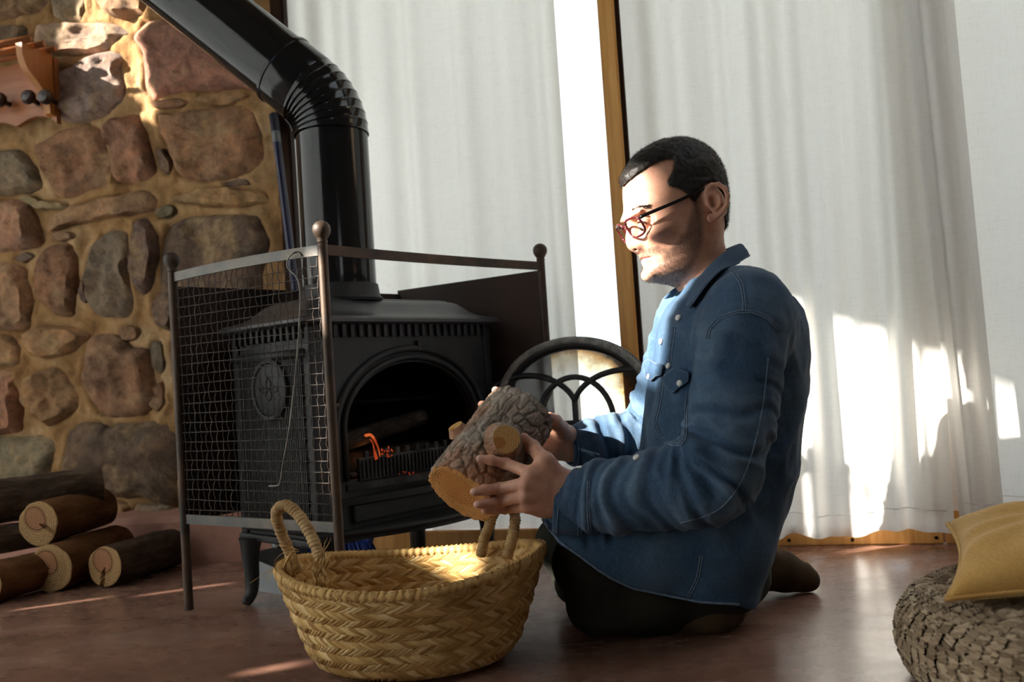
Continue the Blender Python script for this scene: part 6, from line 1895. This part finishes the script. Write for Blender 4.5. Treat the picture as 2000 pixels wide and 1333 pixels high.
def rimpts(s, n=40):
    t = np.arange(n) * 2 * PI / n
    x = np.sign(np.cos(t)) * np.abs(np.cos(t)) ** 0.62; y = np.sign(np.sin(t)) * np.abs(np.sin(t)) ** 0.62
    return np.array([gp(s * 0.0335 + s * 0.0250 * a, 0.0010 + 0.0172 * b_ * (1 - 0.05 * a)) for a, b_ in zip(x, y)])
gv = MB()
for s in (-1, 1):
    rp = rimpts(s)
    v, f = tube(h2w(rp), 0.0021, 8, closed=True)
    rm = mk('rim', v, f, M_RIM, GLS, smooth=True)
    cen = h2w(rp.mean(0) + np.array([0.0008, 0, 0])); q = h2w(rp)
    mk('lens', np.concatenate([q, cen[None]]), [(i, (i + 1) % len(q), len(q)) for i in range(len(q))], M_LENS, GLS, smooth=True)
    hx_ = gp(s * 0.060, 0.0125)
    eb = hl(1352, 384, s * 0.079); ee = hl(1374, 398, s * 0.077)
    tp = spline(np.array([hx_, hx_ + np.array([-0.010, s * 0.0065, 0.001]), (hx_ * 0.5 + eb * 0.5) + np.array([0, s * 0.006, 0.0]), eb, ee]), 26)
    v, f = tube(h2w(tp), np.interp(np.linspace(0, 1, 26), [0, 0.06, 0.5, 0.8, 1], [0.0022, 0.0036, 0.0030, 0.0024, 0.0030]), 8)
    c_ = h2w(tp).repeat(8, 0)
    mk('temple', v, f, M_TEMPLE, GLS, smooth=True)
br = np.array([gp(l, 0.0075 + 0.003 * (1 - (l / 0.010) ** 2)) + np.array([0.001, 0, 0]) for l in np.linspace(-0.0100, 0.0100, 9)])
v, f = tube(h2w(br), 0.0021, 8); mk('bridge', v, f, M_RIM, GLS, smooth=True)

# ------------------------------------------------ denim shirt
sf = Field((0.0, 1.26, 0.0), (0.60, 1.90, 0.70), 0.0036)
TOR = [(556, 1352, 1478, .070), (575, 1325, 1512, .112), (594, 1302, 1536, .140), (620, 1288, 1550, .160), (660, 1279, 1557, .172), (710, 1270, 1559, .178), (770, 1262, 1557, .178), (850, 1254, 1550, .172), (930, 1246, 1540, .168), (1000, 1240, 1520, .168), (1060, 1236, 1496, .172), (1110, 1240, 1482, .172), (1150, 1258, 1468, .168), (1180, 1280, 1452, .155), (1205, 1300, 1430, .14)]
tz = []; tf = []; tb_ = []; ty = []
for py, xf, xb, ry in TOR:
    a = W(xf, py, YC); b_ = W(xb, py, YC)
    tz.append((a[2] + b_[2]) / 2); tf.append(a[0]); tb_.append(b_[0]); ty.append(ry)
tz, tf, tb_, ty = [np.array(q)[::-1] for q in (tz, tf, tb_, ty)]
hem_px = [(1062, 1026, 1.47), (1090, 1060, 1.44), (1130, 1090, 1.425), (1200, 1137, 1.42), (1300, 1172, 1.42), (1440, 1184, 1.43), (1490, 1174, 1.587)]
hem_w = np.array([W(*q) for q in hem_px])
def torso_fn(x, y, z):
    q = z.ravel()
    f_, b_, w_ = [np.interp(q, tz, g).reshape(1, 1, -1).astype(np.float32) for g in (tf, tb_, ty)]
    c_ = (f_ + b_) / 2; r_ = (b_ - f_) / 2
    dx = x - c_; dy = y - (YC - 0.016); w_ = w_ * 0.91
    # the chest turns a little towards the camera
    n_ = 2.35
    rho = ((np.abs(dx) / r_) ** n_ + (np.abs(dy) / w_) ** n_) ** (1 / n_) + 1e-6
    ln_ = np.sqrt(dx * dx + dy * dy)
    e = ln_ * (1 - 1 / rho)
    e = np.maximum(e, -0.05)
    e = np.maximum(e, z - tz[-1]); e = np.maximum(e, tz[0] - z)
    e = np.maximum(e, np.interp(x.ravel(), hem_w[:, 0], hem_w[:, 2]).reshape(-1, 1, 1) - z)
    return e.astype(np.float32)
sf.apply(torso_fn, (0, 1.26, 0), (0.60, 1.90, 0.70))
# shoulders and yoke
sf.chain([W(1436, 574, YC - 0.060), W(1462, 596, 1.46), W(1466, 620, 1.425)], [0.034, 0.050, 0.066], 0.045)
sf.chain([W(1420, 564, YC + 0.055), W(1398, 592, 1.69), W(1382, 620, 1.715)], [0.036, 0.050, 0.058], 0.05)
# sleeves
def armpts(S_, E_, W_, n=14):
    return spline(np.array([S_, (S_ + E_) / 2 + np.array([0.004, -0.006, 0]), E_, (E_ + W_) / 2 + np.array([0, 0.0, -0.004]), W_]), n)
WRN_C = W(1118, 980, 1.427); WRF_C = W(1138, 868, 1.732)
an = armpts(SHN, ELN, WRN_C); af = armpts(SHF, ELF, WRF_C)
sf.chain(an, np.interp(np.linspace(0, 1, 14), [0, .2, .5, .62, .8, 1], [0.070, 0.0625, 0.0610, 0.0600, 0.0535, 0.0465]), 0.022)
sf.chain(af, np.interp(np.linspace(0, 1, 14), [0, .25, .5, .62, .8, 1], [0.062, 0.054, 0.0470, 0.0460, 0.0415, 0.0365]), 0.022)
# shirt tails over the thighs
def hemclip(x, y, z):
    zz_ = np.interp(x.ravel(), hem_w[:, 0], hem_w[:, 2]).reshape(-1, 1, 1)
    return np.maximum((zz_ - z) * 0.8, hem_w[0, 0] - x)
def tail(A, B, ra, rb):
    ab = B - A; L2 = ab @ ab
    def fn(x, y, z):
        t = np.clip(((x - A[0]) * ab[0] + (y - A[1]) * ab[1] + (z - A[2]) * ab[2]) / L2, 0, 1)
        dd_ = np.sqrt((x - A[0] - t * ab[0]) ** 2 + (y - A[1] - t * ab[1]) ** 2 + (z - A[2] - t * ab[2]) ** 2) - (ra + (rb - ra) * t)
        return np.maximum(dd_, hemclip(x, y, z)).astype(np.float32)
    sf.apply(fn, np.minimum(A, B) - ra, np.maximum(A, B) + ra, 0.012)
tail(HIPN + [-0.02, -0.005, 0.01], KNN + [-0.05, -0.005, 0.008], 0.100, 0.079)
tail(HIPF + [-0.02, 0.0, 0.01], KNF + [-0.02, 0, 0.008], 0.098, 0.076)
def midtail(x, y, z):
    e = np.maximum(np.abs(y - 1.60) - 0.10, np.maximum(np.abs(x - 0.22) - 0.15, np.abs(z - 0.16) - 0.045))
    return np.maximum(e, hemclip(x, y, z)).astype(np.float32)
sf.apply(midtail, (0.05, 1.48, 0.1), (0.40, 1.72, 0.22), 0.03)
# hand-placed folds: back drag lines, elbow crease, belly folds
def fold(pts, r, k, op='u'):
    sf.chain([W(*q) for q in pts], [r * (0.5 + 0.5 * math.sin(PI * (i + 0.5) / len(pts))) for i in range(len(pts))], k, op)
fold([(1542, 700, 1.475), (1515, 780, 1.430), (1480, 860, 1.412), (1445, 930, 1.405)], 0.010, 0.022)
fold([(1548, 800, 1.49), (1500, 900, 1.432), (1440, 985, 1.415)], 0.010, 0.022)
fold([(1538, 880, 1.49), (1480, 975, 1.432), (1400, 1040, 1.412)], 0.009, 0.020)
fold([(1520, 960, 1.50), (1470, 1040, 1.44), (1400, 1090, 1.415)], 0.009, 0.020)
fold([(1490, 1060, 1.50), (1440, 1120, 1.44), (1380, 1140, 1.42)], 0.009, 0.020)
fold([(1338, 878, 1.315), (1352, 892, 1.300), (1375, 930, 1.290), (1395, 965, 1.292)], 0.006, 0.014, 's')
fold([(1330, 872, 1.345), (1345, 868, 1.325), (1362, 880, 1.305), (1385, 905, 1.295)], 0.011, 0.016)
fold([(1315, 905, 1.36), (1330, 930, 1.335), (1340, 965, 1.328), (1345, 1000, 1.336)], 0.009, 0.016)
fold([(1270, 905, 1.365), (1280, 930, 1.345), (1285, 965, 1.340)], 0.006, 0.014)
sf.ell(W(1402, 566, YC - 0.01), (0.066, 0.090, 0.028), 0.03)
SV, SF = sf.mesh()
SV = relax(SV, SF, 2, 0.5)
# wrinkles over the surface
SHIRT = mk('denim_shirt', SV, SF, M_DENIM, MAN, smooth=True)
sn = vert_normals(SHIRT.data).astype(float)
def arm_wr(P, A, amp, seed):
    """rings of soft folds running across a sleeve"""
    seg = np.diff(A, axis=0); cum = np.concatenate([[0], np.cumsum(np.linalg.norm(seg, axis=1))])
    best = np.full(len(P), 9.0); t_ = np.zeros(len(P)); N_ = np.zeros((len(P), 3))
    for i in range(len(seg)):
        L2 = seg[i] @ seg[i]; t = np.clip(((P - A[i]) @ seg[i]) / L2, 0, 1)
        c = A[i] + t[:, None] * seg[i]; d = np.linalg.norm(P - c, axis=1)
        m = d < best; best[m] = d[m]; t_[m] = (cum[i] + t * math.sqrt(L2))[m]; N_[m] = (P - c)[m]
    w = np.clip((0.085 - best) / 0.015, 0, 1)
    L = cum[-1]; tn = t_ / L
    el = np.exp(-((tn - 0.53) / 0.16) ** 2); cu = np.exp(-((tn - 0.88) / 0.12) ** 2)
    ph = np.arctan2(N_[:, 2], N_[:, 1])
    q = t_ * 2 * PI / 0.045 + 1.4 * np.sin(ph + seed) + 3.0 * vnoise(P, 16, seed)
    return w * amp * (0.25 + el + 0.8 * cu) * (np.sin(q) * 0.7 + 0.5 * np.sin(q * 1.9 + 2 * np.cos(ph)))
disp = arm_wr(SV, an, 0.0040, 1.0) + arm_wr(SV, af, 0.0036, 4.0)
disp += 0.0038 * (1 - np.abs(fbm(SV * np.array([1, 1, 0.55]), 13, 3, 3)) * 2.2) * np.clip((SV[:, 2] - 0.12) / 0.1, 0.3, 1)
disp += 0.0030 * vnoise(SV * np.array([1.0, 1.0, 0.35]), 20, 8)
SV2 = SV + sn * disp[:, None]
mi = np.array((Matrix.Translation(Vector(MAN.location))).inverted())
set_co(SHIRT.data, SV2 + mi[:3, 3])
bvh = BVHTree.FromPolygons([Vector(q) for q in SV2], SF.tolist())
def on_shirt(px, py, off=0.001, far=False):
    hit = bvh.ray_cast(Vector(EYE), Vector(ray(px, py)).normalized())
    if hit[0] is None:
        return None, None
    n = np.array(hit[1])
    if n @ (EYE - np.array(hit[0])) < 0: n = -n
    return np.array(hit[0]) + n * off, n
wear = np.clip(disp / 0.006, 0, 1) * 0.7
def seam(pts, name='seam', r=0.0011, off=0.0006, double=True, n=None):
    P = np.array(pts, float)
    L = np.sum(np.linalg.norm(np.diff(P, axis=0), axis=1))
    n = n or max(8, int(L / 4))
    c = spline(P, n)
    for sh in ((-2.2, 2.2) if double else (0,)):
        T = np.gradient(c, axis=0); T /= np.linalg.norm(T, axis=1)[:, None] + 1e-9
        cc_ = c + np.stack([-T[:, 1], T[:, 0]], 1) * sh
        q = [on_shirt(a, b_, off)[0] for a, b_ in cc_]
        q = [z for z in q if z is not None]
        if len(q) < 4: continue
        q = np.array(q)
        # drop jumps in depth
        ok = np.concatenate([[True], np.linalg.norm(np.diff(q, axis=0), axis=1) < 0.02])
        q = q[ok]
        if len(q) < 4: continue
        v, f = tube(q, r * (1 + 0.25 * np.sin(np.arange(len(q)) * 2.2)), 5)
        mk(name, v, f, M_STITCH, SHIRT, smooth=True)
seam([(1429, 527), (1447, 554), (1453, 584), (1454, 608)])
seam([(1381, 662), (1387, 643), (1405, 624), (1429, 613), (1453, 609), (1480, 612), (1504, 625), (1522, 648)])
seam([(1318, 640), (1312, 680), (1308, 718)])
seam([(1296, 745), (1288, 795), (1281, 832), (1305, 866), (1336, 860), (1341, 800), (1344, 770)], double=True)
seam([(1500, 700), (1492, 770), (1478, 850), (1455, 925), (1425, 975), (1390, 1003), (1330, 1022)], double=False)
seam([(1150, 940), (1149, 970), (1150, 1010), (1152, 1036)])
seam([(1370, 1085), (1362, 1130), (1345, 1165)])
def patch(poly, off, name, matl=M_DENIM, n=16, thick=0.0022, curl=0.0):
    """a piece of cloth laid on the shirt; poly in picture order"""
    P = np.array(poly, float)
    o = np.concatenate([np.linspace(P[i], P[(i + 1) % len(P)], 6, endpoint=False) for i in range(len(P))]); o = (np.roll(o, 1, 0) + 2 * o + np.roll(o, -1, 0)) / 4
    cen = o.mean(0); k = len(o)
    rings = []
    for t in (0, 0.08, 0.35, 0.7):
        rr2 = o + (cen - o) * t; row = []
        for a, b_ in rr2:
            q, nn2 = on_shirt(a, b_, off)
            row.append(q if q is not None else np.array([np.nan] * 3))
        rings.append(np.array(row))
    V = np.concatenate(rings + [on_shirt(*cen, off)[0][None]])
    bad = np.isnan(V[:, 0])
    if bad.any():
        g = V[~bad].mean(0)
        for i in np.where(bad)[0]:
            j = np.nanargmin(np.abs(np.arange(len(V)) - i) + 1e6 * bad); V[i] = V[j]
    nrm = (EYE - V[-1]); nrm /= np.linalg.norm(nrm)
    Vb = V - nrm * thick * 3
    Vt = V + nrm * thick * 0.3
    Vt[:k] -= nrm * thick * 0.8
    m_ = len(V)
    F = [(r * k + j, r * k + (j + 1) % k, (r + 1) * k + (j + 1) % k, (r + 1) * k + j) for r in range(3) for j in range(k)] + [(3 * k + j, 3 * k + (j + 1) % k, 4 * k) for j in range(k)]
    F2 = [tuple(q + m_ for q in f_[::-1]) for f_ in F] + [(j, j + m_, (j + 1) % k + m_, (j + 1) % k) for j in range(k)]
    mb = MB(); mb.add(np.concatenate([Vt, Vb]), F + F2)
    o_ = mb.build(name, matl, SHIRT, smooth=True)
    v, f = tube(Vt[k:2 * k] + nrm * 0.0004, 0.0008, 5, closed=True)
    mk('stitch', v, f, M_STITCH, o_, smooth=True)
    return o_
patch([(1296, 739), (1322, 719), (1352, 728), (1349, 745), (1333, 755), (1321, 770), (1308, 763)], 0.006, 'pocket_flap')
patch([(1261, 709), (1271, 702), (1302, 715), (1298, 735), (1286, 738), (1277, 747), (1264, 736)], 0.006, 'pocket_flap')
def snap(px, py, off=0.004):
    q, nn2 = on_shirt(px, py, off)
    if q is None: return
    MB().lathe([(0.0052, -0.004), (0.0056, 0.0), (0.0046, 0.0016), (0.0, 0.0024)], 16, q, axis=nn2).build('snap_button', M_SNAP, SHIRT, smooth=True)
for a, b_ in ((1272, 737), (1307, 716), (1244, 896), (1326, 622), (1293, 668), (1330, 750)):
    snap(a, b_, 0.006 if b_ in (737, 750) else 0.003)
# cuffs
def cuff(A, B, r0, r1, el, name='cuff', slit=None):
    A = np.array(A, float); B = np.array(B, float); d = (B - A); L = np.linalg.norm(d); d /= L
    up_ = np.array([0, 0, 1.0]); up_ = up_ - (up_ @ d) * d; up_ /= np.linalg.norm(up_); sd = np.cross(d, up_)
    n = 40; th = np.arange(n) * 2 * PI / n
    V = []
    prof = [(-0.002, -0.9), (0.0, 0.0), (0.003, 0.6), (0.010, 1.0), (L * 0.5, 1.3), (L - 0.004, 1.2), (L, 0.0), (L - 0.002, -1.6), (L * .5, -1.8), (0.004, -1.7)]
    for t, o in prof:
        r = r0 + (r1 - r0) * t / L + o * 0.0018
        wob = 1 + 0.018 * np.sin(3 * th + 1.2) + 0.012 * np.sin(5 * th)
        V.append(A + d * t + (r * wob)[:, None] * (np.cos(th)[:, None] * up_ * 1.0 + np.sin(th)[:, None] * sd * el))
    m_ = len(prof); V = np.concatenate(V)
    F = [(i * n + j, i * n + (j + 1) % n, ((i + 1) % m_) * n + (j + 1) % n, ((i + 1) % m_) * n + j) for i in range(m_) for j in range(n)]
    mb = MB(); mb.add(V, F)
    o_ = mb.build(name, M_DENIM, SHIRT, smooth=True)
    for t in (0.006, L * 0.80, L * 0.90):
        rr2 = r0 + (r1 - r0) * t / L + 0.0028
        wob = 1 + 0.018 * np.sin(3 * th + 1.2) + 0.012 * np.sin(5 * th)
        p = A + d * t + (rr2 * wob)[:, None] * (np.cos(th)[:, None] * up_ + np.sin(th)[:, None] * sd * el)
        v, f = tube(p, 0.0008, 5, closed=True); mk('stitch', v, f, M_STITCH, o_, smooth=True)
    return o_
cuff(W(1086, 980, 1.430), W(1146, 986, 1.425), 0.0500, 0.0485, 0.80)
cuff(W(1110, 873, 1.722), W(1152, 867, 1.738), 0.0385, 0.0385, 0.85)
# hem roll of the shirt tail
hemroll = []
for a, b_ in spline(np.array([(q[0] + 3, q[1] - 3) for q in hem_px[:6]], float), 60):
    q, _ = on_shirt(a, b_, 0.0008)
    if q is not None: hemroll.append(q)
if len(hemroll) > 8:
    hr = np.array(hemroll); ok = np.concatenate([[True], np.linalg.norm(np.diff(hr, axis=0), axis=1) < 0.03]); v, f = tube(hr[ok], 0.0022, 6); mk('hem', v, f, M_STITCH, SHIRT, smooth=True)
# collar: a standing band folded over
ct = [(1335, 585, -0.016), (1346, 568, -0.040), (1362, 547, -0.060), (1386, 520, -0.069), (1412, 497, -0.058), (1432, 484, -0.034), (1446, 478, 0.0)]
cb = [(1356, 607, -0.040), (1368, 590, -0.070), (1388, 562, -0.090), (1412, 536, -0.096), (1436, 517, -0.082), (1452, 506, -0.046), (1460, 501, 0.0)]
ctf = [(1318, 566, 0.014), (1334, 556, 0.040), (1354, 540, 0.060), (1380, 514, 0.068), (1408, 494, 0.058), (1431, 483, 0.034)]
cbf = [(1302, 584, 0.020), (1326, 576, 0.066), (1356, 556, 0.088), (1388, 530, 0.094), (1420, 514, 0.080), (1446, 504, 0.046)]
def cpts(L_): return np.array([W(px, py, YC + o) for px, py, o in L_])
top = spline(np.concatenate([cpts(ct), cpts(ctf)[::-1]]), 60)
cbp = cpts(cb)
for i_, (a_, b_, o_) in enumerate(cb[:-1]):       # the near flap lies on the shirt
    q, _ = on_shirt(a_, b_, 0.007)
    if q is not None and abs(q[1] - cbp[i_][1]) < 0.09: cbp[i_] = q
outb = spline(np.concatenate([cbp, cpts(cbf)[::-1]]), 60)
axis_c = np.stack([np.full(60, W(1385, 545, YC)[0]), np.full(60, YC), top[:, 2]], 1)
rad_ = top - axis_c; rad_ /= np.linalg.norm(rad_, axis=1)[:, None]
inb = top * 1.0 - rad_ * 0.005 - np.array([0, 0, 0.034]) + rad_ * 0.0
rows_ = [inb, inb * 0.4 + top * 0.6 - rad_ * 0.004, top - rad_ * 0.003 + [0, 0, 0.0005], top + [0, 0, 0.0022], top + rad_ * 0.004 + [0, 0, 0.0008], top * 0.5 + outb * 0.5 + rad_ * 0.0065, outb + rad_ * 0.0045, outb + rad_ * 0.0020 - [0, 0, .0005], top * 0.5 + outb * 0.5 + rad_ * 0.003, top + rad_ * 0.001 - [0, 0, 0.002], inb * 0.4 + top * 0.6 - rad_ * 0.0015, inb + rad_ * 0.002]
V = np.stack(rows_, 0); m_ = len(rows_)
F = [(r * 60 + j, r * 60 + j + 1, ((r + 1) % m_) * 60 + j + 1, ((r + 1) % m_) * 60 + j) for r in range(m_) for j in range(59)] + [tuple(r * 60 for r in range(m_)), tuple(r * 60 + 59 for r in range(m_))[::-1]]
mb = MB(); mb.add(V.reshape(-1, 3), F)
CL = smooth_by_angle(mb.build('collar', M_DENIM, SHIRT), 60)
for t in (0.10, 0.90):
    p = top * t + outb * (1 - t) + rad_ * (0.0058 if t < .5 else 0.0050)
    v, f = tube(p, 0.0008, 5); mk('stitch', v, f, M_STITCH, CL, smooth=True)
at_ = SHIRT.data.attributes.new('wear', 'FLOAT', 'POINT'); at_.data.foreach_set('value', wear.astype(np.float32))

# ------------------------------------------------ trousers and socks
tf_ = Field((-0.06, 1.38, 0.0), (0.56, 1.84, 0.30), 0.005)
tf_.chain([HIPN + [-0.02, 0, 0], HIPN * .5 + KNN * .5 + [0, 0, 0.006], KNN], [0.086, 0.078, 0.067], 0.02)
tf_.chain([HIPF + [-0.02, 0, 0], HIPF * .5 + KNF * .5 + [0, 0, 0.006], KNF], [0.084, 0.076, 0.065], 0.02)
tf_.chain([SHINN0, SHINN0 * .5 + ANN * .5, ANN + [-0.02, 0, 0]], [0.056, 0.055, 0.044], 0.02)
tf_.chain([SHINF0, SHINF0 * .5 + ANF * .5, ANF + [-0.015, 0, 0]], [0.054, 0.055, 0.046], 0.02)
tf_.ell(PEL + [0.02, 0, -0.02], (0.095, 0.145, 0.08), 0.03)
tf_.d = np.maximum(tf_.d, (0.004 - tf_.ax[2])[None, None, :])
TV, TF = tf_.mesh(); TV = relax(TV, TF, 2)
TROU = mk('trousers', TV, TF, M_TROUS, MAN, smooth=True)
tn_ = vert_normals(TROU.data).astype(float)
TV = TV + tn_ * (0.0035 * fbm(TV * np.array([.6, 1, 1]), 22, 3, 2))[:, None]; TV[:, 2] = np.maximum(TV[:, 2], 0.003)
set_co(TROU.data, TV + mi[:3, 3])
so = Field((0.28, 1.42, 0.0), (0.66, 1.84, 0.20), 0.003)
so.chain([W(1440, 1098, 1.70), W(1488, 1107, 1.705), W(1530, 1117, 1.712), W(1568, 1129, 1.718), W(1582, 1135, 1.719)], [0.046, 0.043, 0.0375, 0.0265, 0.0185], 0.012)
so.d = np.maximum(so.d, (0.0015 - so.ax[2])[None, None, :])
SOV, SOF = so.mesh(); SOV = relax(SOV, SOF, 2)
SOV[:, 2] += 0.0022 * vnoise(SOV * np.array([1, .4, 1]), 55) * np.clip(SOV[:, 2] / 0.03, 0, 1)
mk('sock', SOV, SOF, M_SOCK, MAN, smooth=True)
so = Field((0.24, 1.42, 0.0), (0.50, 1.64, 0.20), 0.003)
so.chain([W(1350, 1196, 1.52), W(1400, 1198, 1.505), W(1428, 1196, 1.50)], [0.040, 0.034, 0.024], 0.012)
so.d = np.maximum(so.d, (0.0015 - so.ax[2])[None, None, :])
SOV, SOF = so.mesh(); SOV = relax(SOV, SOF, 2)
mk('sock', SOV, SOF, M_SOCK, MAN, smooth=True)
